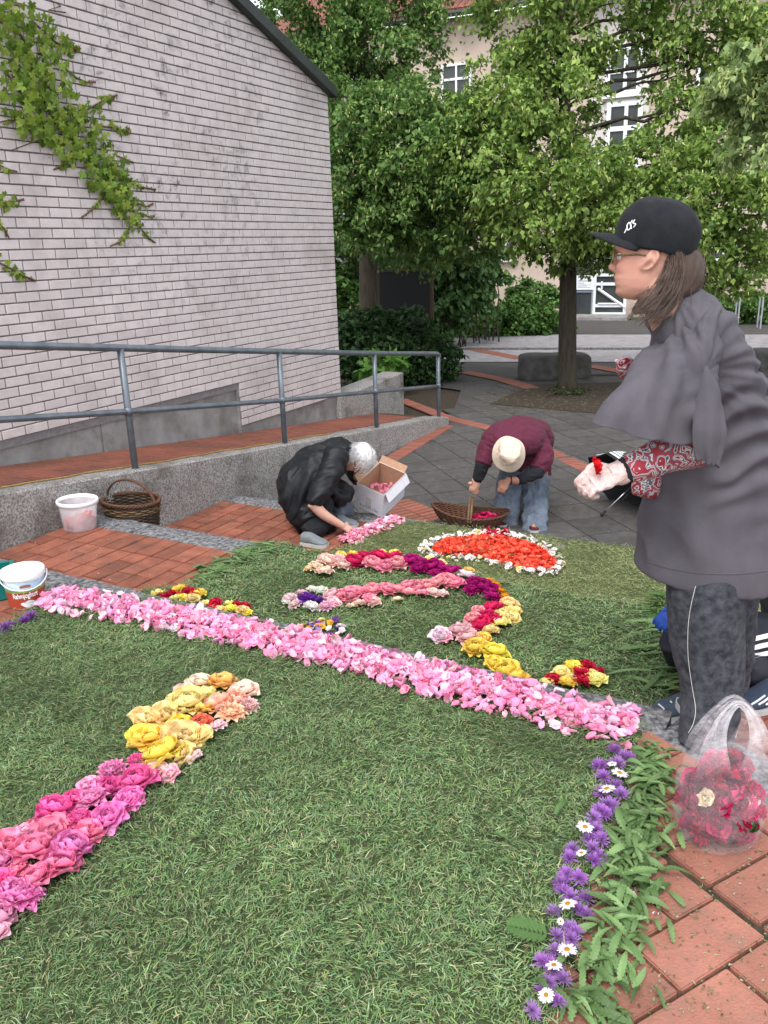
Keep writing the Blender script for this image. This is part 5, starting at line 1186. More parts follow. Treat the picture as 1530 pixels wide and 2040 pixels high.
# big stem network, bare runners
for pts in ([(100, 0), (120, 12), (95, 20), (130, 25)], [(0, 215), (40, 222), (60, 240), (100, 258)], [(20, 300), (60, 285), (90, 275)], [(150, 310), (135, 330), (110, 337)]):
    stm.tube([W(atw(x, y, OB)[0], OB - .006, atw(x, y, OB)[1]) for x, y in pts], .004, 4)
M['stem'] = mat('creeper stem', (.16, .11, .06), (.09, .06, .035), 40, .9)
part(stm, 'stem', M['stem'], cr, smooth=True)
leafs.sort(key=lambda q: -q[3]); Mw = Matrix(((UD[0], 0, -ND[0]), (UD[1], 0, -ND[1]), (0, 1, 0)))     # local x along wall, y up, z out of the wall
Vc = []; Fc = []; Tc = []
for i, (_, u, z, s, col, off) in enumerate(leafs):
    R_ = Mw @ Matrix.Rotation(math.pi + rr.gauss(0, .55), 3, 'Z') @ Matrix.Rotation(rr.gauss(-.35, .25), 3, 'X') @ Matrix.Rotation(rr.gauss(0, .3), 3, 'Y'); p = W(u, off, z) - cr.location
    if i < 300:
        o = bpy.data.objects.new('leaf', lm_[i % 5]); C.objects.link(o); o.parent = cr; o.matrix_local = Matrix.Translation(p) @ (R_ @ Matrix.Scale(s, 3)).to_4x4(); o.color = (*col, 1)
    else:
        v, f = lobed(i % 5); k = len(Vc); Vc += [tuple(R_ @ (Vector(q) * s) + p) for q in v]; Fc += [tuple(k + x for x in g) for g in f]; kk = rr.uniform(.8, 1.2); Tc += [(col[0] * kk, col[1] * kk, col[2] * kk)] * len(v)
o = obj('small_leaves', mesh('small_leaves', Vc, Fc, M['leaf'], col=np.array(Tc)), cr); o['kind'] = 'stuff'
# ------------------------------------------------------------------ solid-shape tools for clothes, bodies and baskets
def axd(P): P = np.asarray(P, float); return float(-((P - [0, 0, CH]) @ RCAM)[2])     # depth along the optical axis
def m_of(px_, P): return px_ / FPX * axd(P)
def cat(a, n):
    """Catmull-Rom resample of rows to n rows"""
    a = np.asarray(a, float); k = len(a)
    if k < 3: t = np.linspace(0, 1, n)[:, None]; return a[0] * (1 - t) + a[-1] * t
    P_ = np.concatenate([[2 * a[0] - a[1]], a, [2 * a[-1] - a[-2]]]); out = []
    for q in np.linspace(0, k - 1 - 1e-9, n):
        i = int(q); t = q - i; p0, p1, p2, p3 = P_[i:i + 4]
        out.append(.5 * ((2 * p1) + (-p0 + p2) * t + (2 * p0 - 5 * p1 + 4 * p2 - p3) * t * t + (-p0 + 3 * p1 - 3 * p2 + p3) * t ** 3))
    return np.array(out)
class SH:
    """collects closed shapes, then fuses them into one skin"""
    def __init__(s): s.V = []; s.F = []; s.n = 0
    def add(s, V, F): s.V.append(np.asarray(V, float)); s.F += [tuple(i + s.n for i in f) for f in F]; s.n += len(V); return s
    def loft(s, rings, m=None, k=28, p=1.0, cap=True, hollow=0):
        """rings: (centre, a-vector, b-vector)"""
        R_ = np.array([np.concatenate([np.asarray(q, float) for q in r]) for r in rings]); m = m or max(8, len(rings) * 5); R_ = cat(R_, m)
        th_ = np.linspace(0, 2 * np.pi, k, endpoint=False); c, sn = np.cos(th_), np.sin(th_)
        c = np.sign(c) * np.abs(c) ** p; sn = np.sign(sn) * np.abs(sn) ** p
        V = R_[:, None, 0:3] + c[None, :, None] * R_[:, None, 3:6] + sn[None, :, None] * R_[:, None, 6:9]; V = V.reshape(-1, 3)
        F = [(i * k + j, i * k + (j + 1) % k, (i + 1) * k + (j + 1) % k, (i + 1) * k + j) for i in range(m - 1) for j in range(k)]
        if cap:
            # rounded ends: one extra shrunken ring + centre
            if hollow:                           # open hem: the last ring turns inwards
                iw = [R_[-1, :3] + (V[(m - 1) * k + j] - R_[-1, :3]) * .84 for j in range(k)]; dv_ = (R_[-2, :3] - R_[-1, :3]); dv_ /= np.linalg.norm(dv_)
                V = np.concatenate([V, np.array(iw), np.array(iw) + dv_ * hollow])
                F += [((m - 1 + q) * k + j, (m - 1 + q) * k + (j + 1) % k, (m + q) * k + (j + 1) % k, (m + q) * k + j) for q in (0, 1) for j in range(k)]; m += 2
            b = len(V); d0 = R_[0, :3] - R_[1, :3]; d1 = (R_[-1, :3] - R_[-2, :3]) if not hollow else (R_[-2, :3] - R_[-1, :3]) * 0
            V = np.concatenate([V, [R_[0, :3] + d0 * .3], [R_[-1, :3] + d1 * .3 if not hollow else R_[-1, :3] + dv_ * hollow]])
            F += [(b, (j + 1) % k, j) for j in range(k)] + [(b + 1, (m - 1) * k + j, (m - 1) * k + (j + 1) % k) for j in range(k)]
        return s.add(V, F)
    def limb(s, pts, rad, flat=None, k=20, m=None, hint=(0, 1, 0)):
        pts = [np.asarray(p, float) for p in pts]; n = len(pts); rings = []
        for i, p in enumerate(pts):
            t = pts[min(i + 1, n - 1)] - pts[max(i - 1, 0)]; t /= np.linalg.norm(t) + 1e-9
            b = np.array(hint, float); b = b - t * (b @ t)
            if np.linalg.norm(b) < .2: b = np.array([0.3, 0, 1.0]) - t * (np.array([0.3, 0, 1.0]) @ t)
            b /= np.linalg.norm(b); a = np.cross(t, b); r = rad[i]; ra, rb = (r, r) if not hasattr(r, '__len__') else r
            rings.append((p, a * ra, b * rb))
        return s.loft(rings, m, k)
    def ball(s, c, r, k=16):
        r = r if hasattr(r, '__len__') else (r, r, r); V = []; F = []; n = k // 2
        for i in range(n + 1):
            f = math.pi * i / n
            for j in range(k): q = 2 * math.pi * j / k; V.append((c[0] + r[0] * math.sin(f) * math.cos(q), c[1] + r[1] * math.sin(f) * math.sin(q), c[2] + r[2] * math.cos(f)))
        for i in range(n):
            for j in range(k): F.append((i * k + j, (i + 1) * k + j, (i + 1) * k + (j + 1) % k, i * k + (j + 1) % k))
        return s.add(V, F)
    def fuse(s, name, mat_, parent=None, voxel=.006, smooth=4, disp=None, sub=0):
        me = mesh(name + '_tmp', np.concatenate(s.V), s.F); o = bpy.data.objects.new('tmp', me); C.objects.link(o)
        md = o.modifiers.new('r', 'REMESH'); md.mode = 'VOXEL'; md.voxel_size = voxel; md.use_smooth_shade = True
        if smooth: m2 = o.modifiers.new('s', 'SMOOTH'); m2.factor = .5; m2.iterations = smooth
        dg_ = bpy.context.evaluated_depsgraph_get(); me2 = bpy.data.meshes.new_from_object(o.evaluated_get(dg_)); bpy.data.objects.remove(o); bpy.data.meshes.remove(me)
        if disp is not None:
            n = len(me2.vertices); P = np.empty(n * 3, np.float32); me2.vertices.foreach_get('co', P); P = P.reshape(-1, 3).astype(float)
            N_ = np.empty(n * 3, np.float32); me2.vertices.foreach_get('normal', N_); N_ = N_.reshape(-1, 3)
            P = P + N_ * disp(P, N_)[:, None]; me2.vertices.foreach_set('co', P.astype(np.float32).ravel()); me2.update()
        me2.name = name; me2.materials.clear(); me2.materials.append(mat_); me2.polygons.foreach_set('use_smooth', np.ones(len(me2.polygons), bool))
        o = obj(name, me2, parent)
        if parent is not None: o.matrix_parent_inverse = Matrix.Translation(-parent.location)
        return o
def ring(px_, py_, Y, ra, rb, tilt=0, yaw=0):
    """ring seen at a photo pixel: half width ra in photo px, half depth rb in metres, tilt in the picture plane"""
    c = np.array(atd(px_, py_, Y)); a = m_of(ra, c); t = math.radians(tilt); y = math.radians(yaw)
    av = np.array([math.cos(t) * math.cos(y), math.cos(t) * math.sin(y), math.sin(t)]) * a; bv = np.array([-math.sin(y), math.cos(y), 0]) * rb
    return (c, av, bv)
def A3(px_, py_, Y): return np.array(atd(px_, py_, Y))
def folds(d, freq=9, amp=.008, seed=0, stretch=.22, fine=.35, warp=.5, bias=0):
    d = np.array(d, float); d /= np.linalg.norm(d)
    def f(P, N_):
        Wp = P + warp * .08 * np.stack([vnoise(P * 5, seed + 31), vnoise(P * 5, seed + 32), vnoise(P * 5, seed + 33)], -1)
        al = (Wp @ d)[:, None] * d; Q = (Wp - al) + al * stretch
        a = vnoise(Q * freq, seed); b = vnoise(Q * freq * 2.3, seed + 7)
        r1 = 1 - np.abs(a) * 2.2; r2 = 1 - np.abs(b) * 2.2
        return amp * (np.clip(r1, -.6, 1) + fine * np.clip(r2, -.6, 1)) - amp * .4 + bias
    return f
def fabric(name, c1, c2, scale=40, rough=.9, bump=.25, bs=220, sheen=.03, stretch=None):
    return mat(name, c1, c2, scale, rough, bump, bs, spec=.2, sheen=sheen, stretch=stretch)
def hand(sh, wrist, d, n, size=1.0, curl=(.5, .5, .5, .5), spread=.12, thumb=.6, side=1):
    """palm plus five fingers; d = pointing direction, n = back-of-hand normal, side=+1 puts the thumb on d x n"""
    w = np.array(wrist, float); d = np.array(d, float); d /= np.linalg.norm(d); n = np.array(n, float); n -= d * (n @ d); n /= np.linalg.norm(n); x = np.cross(d, n) * side
    S = size
    sh.limb([w - d * .02 * S, w + d * .02 * S, w + d * .05 * S, w + d * .085 * S], [(.024 * S, .019 * S), (.030 * S, .017 * S), (.039 * S, .015 * S), (.037 * S, .012 * S)], hint=n)
    for i, (off, L_, r) in enumerate(((.028, .072, .0088), (.010, .080, .0090), (-.009, .074, .0086), (-.027, .058, .0076))):
        b = w + d * .080 * S + x * off * S; a = 0; p = b.copy(); pts = [b - d * .02 * S, b]; c = curl[i]
        dd = d + x * (off * spread * 20)
        dd /= np.linalg.norm(dd)
        for seg, fr in ((.42, 1.0), (.32, 1.25), (.26, .8)):
            a += c * fr; v = dd * math.cos(a) - n * math.sin(a); p = p + v * L_ * seg * S; pts.append(p.copy())
        sh.limb(pts, [r * S * 1.05, r * S * 1.05, r * S, r * S * .92, r * S * .7], k=12, m=14, hint=x)
    b = w + d * .022 * S + x * .026 * S; v1 = d * .55 + x * .75 - n * .25 * thumb; v1 /= np.linalg.norm(v1); v2 = d * .85 + x * (.35 - .7 * thumb) - n * .6 * thumb; v2 /= np.linalg.norm(v2)
    sh.limb([b - v1 * .012 * S, b, b + v1 * .034 * S, b + v1 * .034 * S + v2 * .028 * S, b + v1 * .034 * S + v2 * .052 * S], [.012 * S, .0135 * S, .0115 * S, .0105 * S, .007 * S], k=12, m=14, hint=n)
def head(sh, c, fwd, up, S=1.0):
    """a face with brow, eye hollows, nose, lips, chin and ears; returns a local->world map"""
    c = np.array(c, float); f = np.array(fwd, float); f /= np.linalg.norm(f); u = np.array(up, float); u -= f * (u @ f); u /= np.linalg.norm(u); r = np.cross(f, u)
    zs = np.linspace(-.118, .122, 64)
    F_ = np.interp(zs, [-.118, -.112, -.10, -.085, -.073, -.066, -.058, -.05, -.038, -.01, .005, .03, .06, .09, .11, .122], [.045, .066, .082, .077, .086, .082, .089, .083, .085, .086, .083, .094, .091, .070, .040, .004])
    B_ = np.interp(zs, [-.118, -.09, -.06, -.03, 0, .04, .075, .1, .115, .122], [.0, .03, .055, .080, .095, .102, .09, .062, .03, .004])
    W_ = np.interp(zs, [-.118, -.105, -.085, -.06, -.03, 0, .03, .06, .085, .105, .117, .122], [.018, .036, .050, .058, .064, .069, .074, .075, .066, .045, .02, .003])
    k = 72; th_ = np.linspace(0, 2 * np.pi, k, endpoint=False); V = []
    for z, yf, yb, w in zip(zs, F_, B_, W_):
        cs, sn = np.cos(th_), np.sin(th_); y = np.where(cs > 0, yf * np.abs(cs) ** .85, -yb * np.abs(cs) ** .9); x = w * np.sign(sn) * np.abs(sn) ** .8
        front = np.clip(cs, 0, 1)
        nb = np.interp(z, [-.046, -.040, -.030, -.022, 0, .012], [0, .014, .027, .022, .008, 0]); y = y + nb * np.exp(-(x / .0105) ** 2) * (cs > 0)
        y = y + np.interp(z, [-.046, -.036, -.028, -.018], [0, .006, .006, 0]) * np.exp(-((np.abs(x) - .013) / .006) ** 2) * (cs > 0)
        y = y - .011 * np.exp(-((np.abs(x) - .031) / .013) ** 2 - ((z - .002) / .011) ** 2) * (cs > 0)
        y = y + .004 * np.exp(-((np.abs(x) - .030) / .018) ** 2 - ((z - .022) / .006) ** 2) * (cs > 0)
        y = y + .004 * np.exp(-((np.abs(x) - .042) / .014) ** 2 - ((z + .028) / .014) ** 2) * (cs > 0)
        y = y - .004 * np.exp(-(x / .022) ** 2 - ((z + .0655) / .0022) ** 2) * (cs > 0)
        V.append(np.stack([x, y, np.full(k, z)], -1))
    V = np.concatenate(V) * S; m_ = len(zs)
    F = [(i * k + j, (i + 1) * k + j, (i + 1) * k + (j + 1) % k, i * k + (j + 1) % k) for i in range(m_ - 1) for j in range(k)] + [tuple(range(k)), tuple(reversed(range((m_ - 1) * k, m_ * k)))]
    T = lambda q: c + (np.asarray(q, float)[..., 0:1] * r + np.asarray(q, float)[..., 1:2] * f + np.asarray(q, float)[..., 2:3] * u)
    sh.add(T(V), F)
    for sd_ in (-1, 1):
        o = np.array([[0, 0, -.030], [.004, .006, -.020], [.010, -.004, 0], [.014, -.012, .018], [.012, -.024, .026], [.012, -.034, .016], [.010, -.034, 0], [.006, -.022, -.018], [.002, -.010, -.028]]) * S
        q = o * [sd_, 1, 1] + np.array([sd_ * .0665, -.002, -.004]) * S; q = T(q); sh.limb(list(q), [.0045 * S] * len(q), k=8, m=26)
        e = T(np.array([[sd_ * .068, -.002, -.012], [sd_ * .073, -.016, .0], [sd_ * .072, -.018, .012]]) * S); sh.limb(list(e), [.010 * S, .011 * S, .009 * S], k=8, m=10)
    return T
def skin(name, c, blot=(.62, .25, .19)): return mat(name, c, blot, 9, .5, .08, 160, spec=.35, thresh=(.45, .9))
M['skin1'] = skin('skin', (.62, .33, .25), (.60, .24, .18)); M['skin2'] = skin('tanned skin', (.40, .20, .13), (.36, .15, .10)); M['skin3'] = skin('light skin', (.60, .36, .28), (.55, .26, .19))

# ------------------------------------------------------------------ things on the ground
M['plastic'] = mat('milky plastic', (.80, .78, .80), None, rough=.35, spec=.4, trans=.5)
def see_through(name, col, alpha, rough=.15, bump=0, bs=30, gloss=.5, fade=False):
    m_ = bpy.data.materials.new(name); m_.use_nodes = True; N = m_.node_tree.nodes; L = m_.node_tree.links; P = N['Principled BSDF']
    P.inputs['Base Color'].default_value = (*col, 1); P.inputs['Roughness'].default_value = rough; P.inputs['Specular IOR Level'].default_value = gloss; 
    tr = N.new('ShaderNodeBsdfTransparent'); mx = N.new('ShaderNodeMixShader'); tc = N.new('ShaderNodeTexCoord'); nz = N.new('ShaderNodeTexNoise'); nz.inputs['Scale'].default_value = bs * .3; L.new(tc.outputs['Object'], nz.inputs[0])
    mr = N.new('ShaderNodeMapRange'); mr.inputs[1].default_value = .3; mr.inputs[2].default_value = .7; mr.inputs[3].default_value = alpha * .6; mr.inputs[4].default_value = min(1, alpha * 1.4); L.new(nz.outputs[0], mr.inputs[0])
    if fade:
        fa = N.new('ShaderNodeAttribute'); fa.attribute_name = 'tint'; sp_ = N.new('ShaderNodeSeparateColor'); L.new(fa.outputs['Color'], sp_.inputs[0]); mu = N.new('ShaderNodeMath'); mu.operation = 'MULTIPLY'; L.new(mr.outputs[0], mu.inputs[0]); L.new(sp_.outputs[0], mu.inputs[1]); L.new(mu.outputs[0], mx.inputs[0])
    else: L.new(mr.outputs[0], mx.inputs[0])
    L.new(tr.outputs[0], mx.inputs[1]); L.new(P.outputs[0], mx.inputs[2]); L.new(mx.outputs[0], N['Material Output'].inputs[0])
    if bump:
        b = N.new('ShaderNodeBump'); b.inputs['Strength'].default_value = bump; b.inputs['Distance'].default_value = .01; n2 = N.new('ShaderNodeTexNoise'); n2.inputs['Scale'].default_value = bs; L.new(tc.outputs['Object'], n2.inputs[0]); L.new(n2.outputs[0], b.inputs['Height']); L.new(b.outputs[0], P.inputs['Normal'])
    return m_
M['bucket'] = see_through('translucent bucket plastic', (.85, .82, .86), .36, .3)
M['whitepl'] = mat('white plastic', (.80, .80, .82), None, rough=.35, spec=.4)
# translucent bucket
c = at(160, 1052, Z1); bk = empty('bucket', (c.x, c.y, Z1), 'translucent white plastic bucket with coral petals inside, on the clinker terrace', 'bucket')
bk.rotation_euler = (0, math.radians(2), 0); bk.scale = (.9, .9, .9)
b = MB().lathe([(.0, .003), (.115, .003), (.119, .01), (.137, .20), (.140, .215)], 40); 
b.lathe([(.136, .205), (.132, .19), (.112, .012), (0, .012)], 40); b.build('body', M['bucket'], bk, smooth=True)
MB().lathe([(.140, .196), (.149, .196), (.151, .218), (.147, .228), (.139, .228), (.136, .205)], 40).build('rim', M['whitepl'], bk, smooth=True)
pts = [(random.uniform(-1, 1), random.uniform(-1, 1)) for _ in range(400)]; pts = [(x * .1 , y * .1, random.uniform(.02, .085 + .03 * x)) for x, y in pts if x * x + y * y < 1]
Vb = []; Fb = []; Tb = []
for x, y, z in pts:
    v, f = petal_geo(1, .85, .6, .2, seed=3, nx=2, ny=3); R_ = np.array(Matrix.Rotation(random.uniform(0, 6), 3, 'Z') @ Matrix.Rotation(random.uniform(-1.5, 1.5), 3, 'X')); b_ = len(Vb) * 12; Vb.append((v - [0, .5, 0]) * .042 @ R_.T + [x, y, z]); Fb += [tuple(q + b_ for q in g) for g in f]
    Tb.append(np.tile(random.choice([(.80, .18, .12), (.85, .30, .25), (.75, .35, .40), (.8, .1, .1)]), (12, 1)))
o = obj('petals', mesh('petals', np.concatenate(Vb), Fb, M['petalt'], smooth=True, col=np.concatenate(Tb)), bk); o['kind'] = 'stuff'
# printed yoghurt bucket
c = at(56, 1203, 0); yb = empty('bucket', (c.x, c.y, .004), 'white lidded yoghurt bucket with red-brown printed label at the left edge of the carpet', 'bucket')
yb.rotation_euler = (0, 0, 0); H_ = .165; r0_, r1_ = .078, .092
def yr(z): return r0_ + (r1_ - r0_) * z / H_
M['lab_red'] = mat('red brown print', (.34, .055, .03), None, rough=.4); M['lab_blue'] = mat('light blue print', (.35, .55, .72), (.62, .74, .80), 14, .4); M['lab_green'] = mat('meadow green print', (.12, .24, .06), (.28, .38, .12), 60, .4)
MB().lathe([(0, 0), (r0_ - .004, 0), (r0_, .004), (r1_, H_), (r1_ - .003, H_), (0, H_ - .01)], 40).build('body', M['whitepl'], yb, smooth=True)
MB().lathe([(r1_ + .006, H_ - .018), (r1_ + .008, H_ + .002), (r1_ + .004, H_ + .010), (r1_ - .004, H_ + .012), (r1_ - .008, H_ + .007), (0, H_ + .006)], 40).build('lid', M['whitepl'], yb, smooth=True)
fc = math.atan2(-c.y, -c.x) + .05     # the side that faces the viewer
def wrap(name, z0, z1, a0, a1, m_, e=.0012, zf0=None, zf1=None):
    V = []; F = []; n = 40
    for i in range(n + 1):
        a = a0 + (a1 - a0) * i / n; t = i / n
        for j, z in enumerate(((zf0(t) if zf0 else z0), (zf1(t) if zf1 else z1))):
            r = yr(z) + e; V.append((r * math.cos(fc + a), r * math.sin(fc + a), z))
        if i: b = len(V); F.append((b - 4, b - 2, b - 1, b - 3))
    me = mesh(name, V, F, m_, smooth=True); return obj(name, me, yb)
wrap('printed_band', .006, .085, -2.6, 2.6, M['lab_red'])
wrap('printed_meadow', .082, .103, -2.6, 2.6, M['lab_green'], .0009, None, lambda t: .100 + .004 * math.sin(t * 40) * math.sin(t * 17))
wrap('printed_sky', .098, .138, -2.6, 2.6, M['lab_blue'], .0007)
wrap('printed_crest', .112, .124, -.32, .22, M['roadred'], .0016, lambda t: .110, lambda t: .121 + .004 * math.sin(math.pi * t))
wrap('printed_bowl', .01, .035, -.42, .5, M['whitepl'], .0016, lambda t: .008 + .020 * (2 * t - 1) ** 2, lambda t: .034 + .003 * math.sin(9 * t))
wrap('printed_cream', .03, .04, -.25, .38, M['white'], .0022, lambda t: .032, lambda t: .034 + .012 * math.sin(math.pi * t))
wrap('printed_side_text', .03, .07, 1.0, 1.5, M['whitepl'], .0014, lambda t: .045, lambda t: .048); wrap('printed_side_text', .03, .07, 1.0, 1.4, M['whitepl'], .0014, lambda t: .055, lambda t: .058); wrap('printed_side_text', .03, .07, 1.05, 1.5, M['whitepl'], .0014, lambda t: .035, lambda t: .037)
def text_mesh(s, size, m_, bold=.0):
    cu = bpy.data.curves.new('t', 'FONT'); cu.body = s; cu.size = size; cu.align_x = 'CENTER'; cu.offset = bold; to = bpy.data.objects.new('t', cu); C.objects.link(to)
    me = bpy.data.meshes.new_from_object(to.evaluated_get(bpy.context.evaluated_depsgraph_get())); bpy.data.objects.remove(to); me.materials.clear(); me.materials.append(m_); return me
me = text_mesh('Rahmjoghurt', .036, M['whitepl'], .0009)
for v in me.vertices:
    x, y = v.co.x, v.co.y; z = .060 + y + x * .02; a = x * .62 / .088 - .12; v.co = (yr(z) * math.cos(fc + a) + .0022 * math.cos(fc + a), yr(z) * math.sin(fc + a) + .0022 * math.sin(fc + a), z)
obj('lettering', me, yb)
hp_ = [Vector((math.cos(fc + a) * (r1_ + .012), math.sin(fc + a) * (r1_ + .012), H_ - .012 - .050 * math.cos(a) ** 1.0 if abs(a) < 1.57 else H_ - .012)) for a in np.linspace(-1.57, 1.57, 26)]
MB().tube(hp_, .0028, 6).build('handle', M['whitepl'], yb, smooth=True)
# teal crate, cut by the frame
c = at(-2, 1190, 0); cr_ = empty('crate', (c.x - .10, c.y + .03, .004), 'teal green plastic crate at the left edge behind the yoghurt bucket', 'crate', rz=math.radians(25))
M['teal'] = mat('teal plastic', (.005, .16, .14), (.004, .13, .12), 8, .4, .05, 60)
mb = MB(); w, d, h = .30, .24, .10
for s in (-1, 1): mb.box((s * w / 2, 0, h / 2), (.008, d, h)); mb.box((0, s * d / 2, h / 2), (w - .009, .008, h))
mb.box((0, 0, .005), (w - .01, d - .01, .008)); mb.build('body', M['teal'], cr_, bevel=.002)
mb = MB()
for s in (-1, 1): mb.box((s * (w / 2 + .006), 0, h), (.022, d + .03, .010)); mb.box((0, s * (d / 2 + .006), h + .001), (w - .012, .022, .010))
mb.build('rim', M['teal'], cr_, bevel=.002)
# woven baskets
M['wick'] = mat('dark willow', (.060, .036, .020), (.03, .018, .010), 60, .6, .3, 150, spec=.4); M['wick2'] = mat('brown willow', (.13, .055, .028), (.07, .028, .015), 60, .5, .3, 150, spec=.4); M['wickl'] = mat('pale willow', (.19, .12, .06), (.10, .06, .03), 50, .55, .3, 150)
def weave(prof, rx, ry, rows, stakes, r, sag=None, k=5):
    """rows of rods going in front of and behind upright stakes; prof(t)-> (scale, z)"""
    mb = MB(); ns = stakes * 4
    for i in range(rows):
        t = i / (rows - 1); s, z = prof(t); pts = []
        for j in range(ns + 1):
            a = 2 * math.pi * j / ns; o = r * .9 * math.cos(a * stakes / 2 + math.pi * (i % 2)); x, y = math.cos(a) * (rx * s + o), math.sin(a) * (ry * s + o)
            pts.append(Vector((x, y, z + (sag(x, y) * t if sag else 0))))
        mb.tube(pts, r, k, caps=False)
    return mb
c = W(atw(262, 1010, 4.262)[0], 4.262, Z2); ba_ = empty('wicker_basket', (c.x, c.y, Z2), 'deep dark wicker basket with arched handle standing against the concrete wall', 'basket', rz=math.radians(-25))
HB = atw(262, 992, 4.262)[1] - Z2 - .01; pf = lambda t: (.74 + .26 * t, .01 + (HB - .02) * t)
weave(pf, .215, .165, 32, 26, .0062).build('weave', M['wick'], ba_, smooth=True)
mb = MB()
for j in range(26):
    a = 2 * math.pi * (j + .25) / 26; mb.tube([(math.cos(a) * .215 * pf(t)[0], math.sin(a) * .165 * pf(t)[0], pf(t)[1]) for t in (0, .5, 1)], .004, 5)
o = mb.build('stakes', M['wick'], ba_); o['kind'] = 'stuff'
mb = MB()
for ph in (0, 2.1, 4.2):
    mb.tube([Vector((math.cos(a) * (.218 + .009 * math.cos(a * 15 + ph)), math.sin(a) * (.168 + .009 * math.cos(a * 15 + ph)), .0 + HB + .009 * math.sin(a * 15 + ph))) for a in np.linspace(0, 2 * math.pi, 120)], .0068, 6, caps=False)
o = mb.build('rim', M['wick2'], ba_, smooth=True)
weave(lambda t: (.955 + .03 * t, HB - .07 + .03 * t), .218, .168, 3, 26, .0064).build('light_band', M['wickl'], ba_, smooth=True)
mb = MB()
for ph in (0, 2.1, 4.2):
    mb.tube([Vector((-math.cos(a) * .215 + .004 * math.cos(a * 22 + ph), .006 * math.sin(a * 22 + ph), .0 + HB - .02 + math.sin(a) * (atw(262, 952, 4.262)[1] - Z2 - HB + .015) + .004 * math.cos(a * 22 + ph))) for a in np.linspace(-.1, math.pi + .1, 60)], .0065, 6)
mb.build('handle', M['wick2'], ba_, smooth=True)
MB().lathe([(.0, .012), (.158, .012)], 30).build('base', M['wick'], ba_).scale = (1, .77, 1)
# flat trug with roses
c = (at(934, 1052, Z3)); tg = empty('flat_basket', (c.x, c.y, Z3 + .03), 'shallow oval wicker basket with red flowers, its handle held by the bending person', 'basket', rz=math.radians(-8)); tg.rotation_euler = (0, math.radians(5), math.radians(-8))
pf2 = lambda t: (.55 + .45 * t ** .6, .0 + .10 * t)
sg = lambda x, y: .05 * (abs(x) / .32) ** 2
weave(pf2, .325, .17, 17, 34, .0058, sg).build('weave', M['wick2'], tg, smooth=True)
weave(lambda t: (.05 + .5 * t, .004), .325, .17, 12, 34, .0075).build('base', M['wick2'], tg, smooth=True)
mb = MB()
for ph in (0, 3.1): mb.tube([Vector((math.cos(a) * (.328 + .006 * math.cos(a * 24 + ph)), math.sin(a) * (.173 + .006 * math.cos(a * 24 + ph)), .105 + .05 * abs(math.cos(a)) ** 2 + .006 * math.sin(a * 24 + ph))) for a in np.linspace(0, 2 * math.pi, 140)], .0062, 6, caps=False)
mb.build('rim', M['wick2'], tg, smooth=True)
mb = MB()
for ph in (-.011, .011): mb.tube([Vector((ph, -math.cos(a) * .172, .08 + math.sin(a) * .155)) for a in np.linspace(-.1, math.pi + .1, 30)], .010, 8)
mb.build('handle', M['wickl'], tg, smooth=True)
fh = empty('flower_heap', tg.location, 'heap of crimson roses lying in the right half of the flat basket', 'flowers')
for i in range(46):
    a = random.uniform(0, 6.28); q = math.sqrt(random.random()); x = .15 + .13 * q * math.cos(a); y = .11 * q * math.sin(a)
    o = obj('rose_blossom', random.choice(roses['full'] + roses['ruffle']), fh, (x, y, .055 + .05 * (1 - q) + .03 * x), (random.uniform(-.8, .8), random.uniform(-.8, .8), random.uniform(0, 6)), random.uniform(.026, .036)); cc_ = random.choice([HP['rosered'], (.72, .03, .20), (.55, .01, .08), (.78, .10, .28)]); o.color = (*cc_, 1)
fh.rotation_euler = tg.rotation_euler
# cardboard box fitted to its seven seen corners
obs = {'A': (716, 958), 'B': (708, 1016), 'C': (756, 1029), 'D': (802, 986), 'E': (809, 936), 'F': (762, 923), 'G': (764, 990)}
DW_, DL_, DH_ = .25, .33, .235
loc = {'C': (0, 0, 0), 'B': (-DW_, 0, 0), 'D': (0, DL_, 0), 'G': (0, 0, DH_), 'A': (-DW_, 0, DH_), 'E': (0, DL_, DH_), 'F': (-DW_, DL_, DH_)}
ks = list(obs); Lc = np.array([loc[k] for k in ks]); Ob = np.array([obs[k] for k in ks], float)
def rotv(v):
    t = np.linalg.norm(v) + 1e-12; k = v / t; K = np.array([[0, -k[2], k[1]], [k[2], 0, -k[0]], [-k[1], k[0], 0]]); return np.eye(3) + math.sin(t) * K + (1 - math.cos(t)) * K @ K
def res(x): return (proj(Lc @ rotv(x[:3]).T + x[3:6]) - Ob).ravel()
c0 = at(756, 1029, Z3 + .03); best = None
for s0_ in ((0, 0, -.6), (.3, 0, -.6), (.5, -.3, -.8), (.3, .3, -.3)):
    x = np.array([*s0_, c0.x, c0.y, c0.z]); lam = 1.0; r_ = res(x)
    for it in range(80):
        J = np.stack([(res(x + np.eye(6)[i] * 1e-5) - r_) / 1e-5 for i in range(6)], 1); dx_ = np.linalg.solve(J.T @ J + lam * np.eye(6) * 10, -J.T @ r_); r2 = res(x + dx_)
        if r2 @ r2 < r_ @ r_: x, r_, lam = x + dx_, r2, lam * .5
        else: lam *= 3
    if best is None or r_ @ r_ < best[0]: best = (r_ @ r_, x)
x = best[1]; Rb = Matrix(rotv(x[:3]).tolist()); ob_ = Vector(x[3:6].tolist())
if ob_.z < Z3 + .01: ob_.z = Z3 + .012
bx_ = empty('cardboard_box', ob_, 'white wine carton with open flaps tilted beside the crouching person', 'box'); bx_.rotation_euler = Rb.to_euler()
M['card'] = mat('brown corrugated card', (.46, .28, .18), (.40, .235, .15), 30, .9, .1, 60); M['cardw'] = mat('white printed card', (.70, .70, .74), (.64, .64, .68), 20, .7, .05, 60)
mo = MB(); t_ = .004
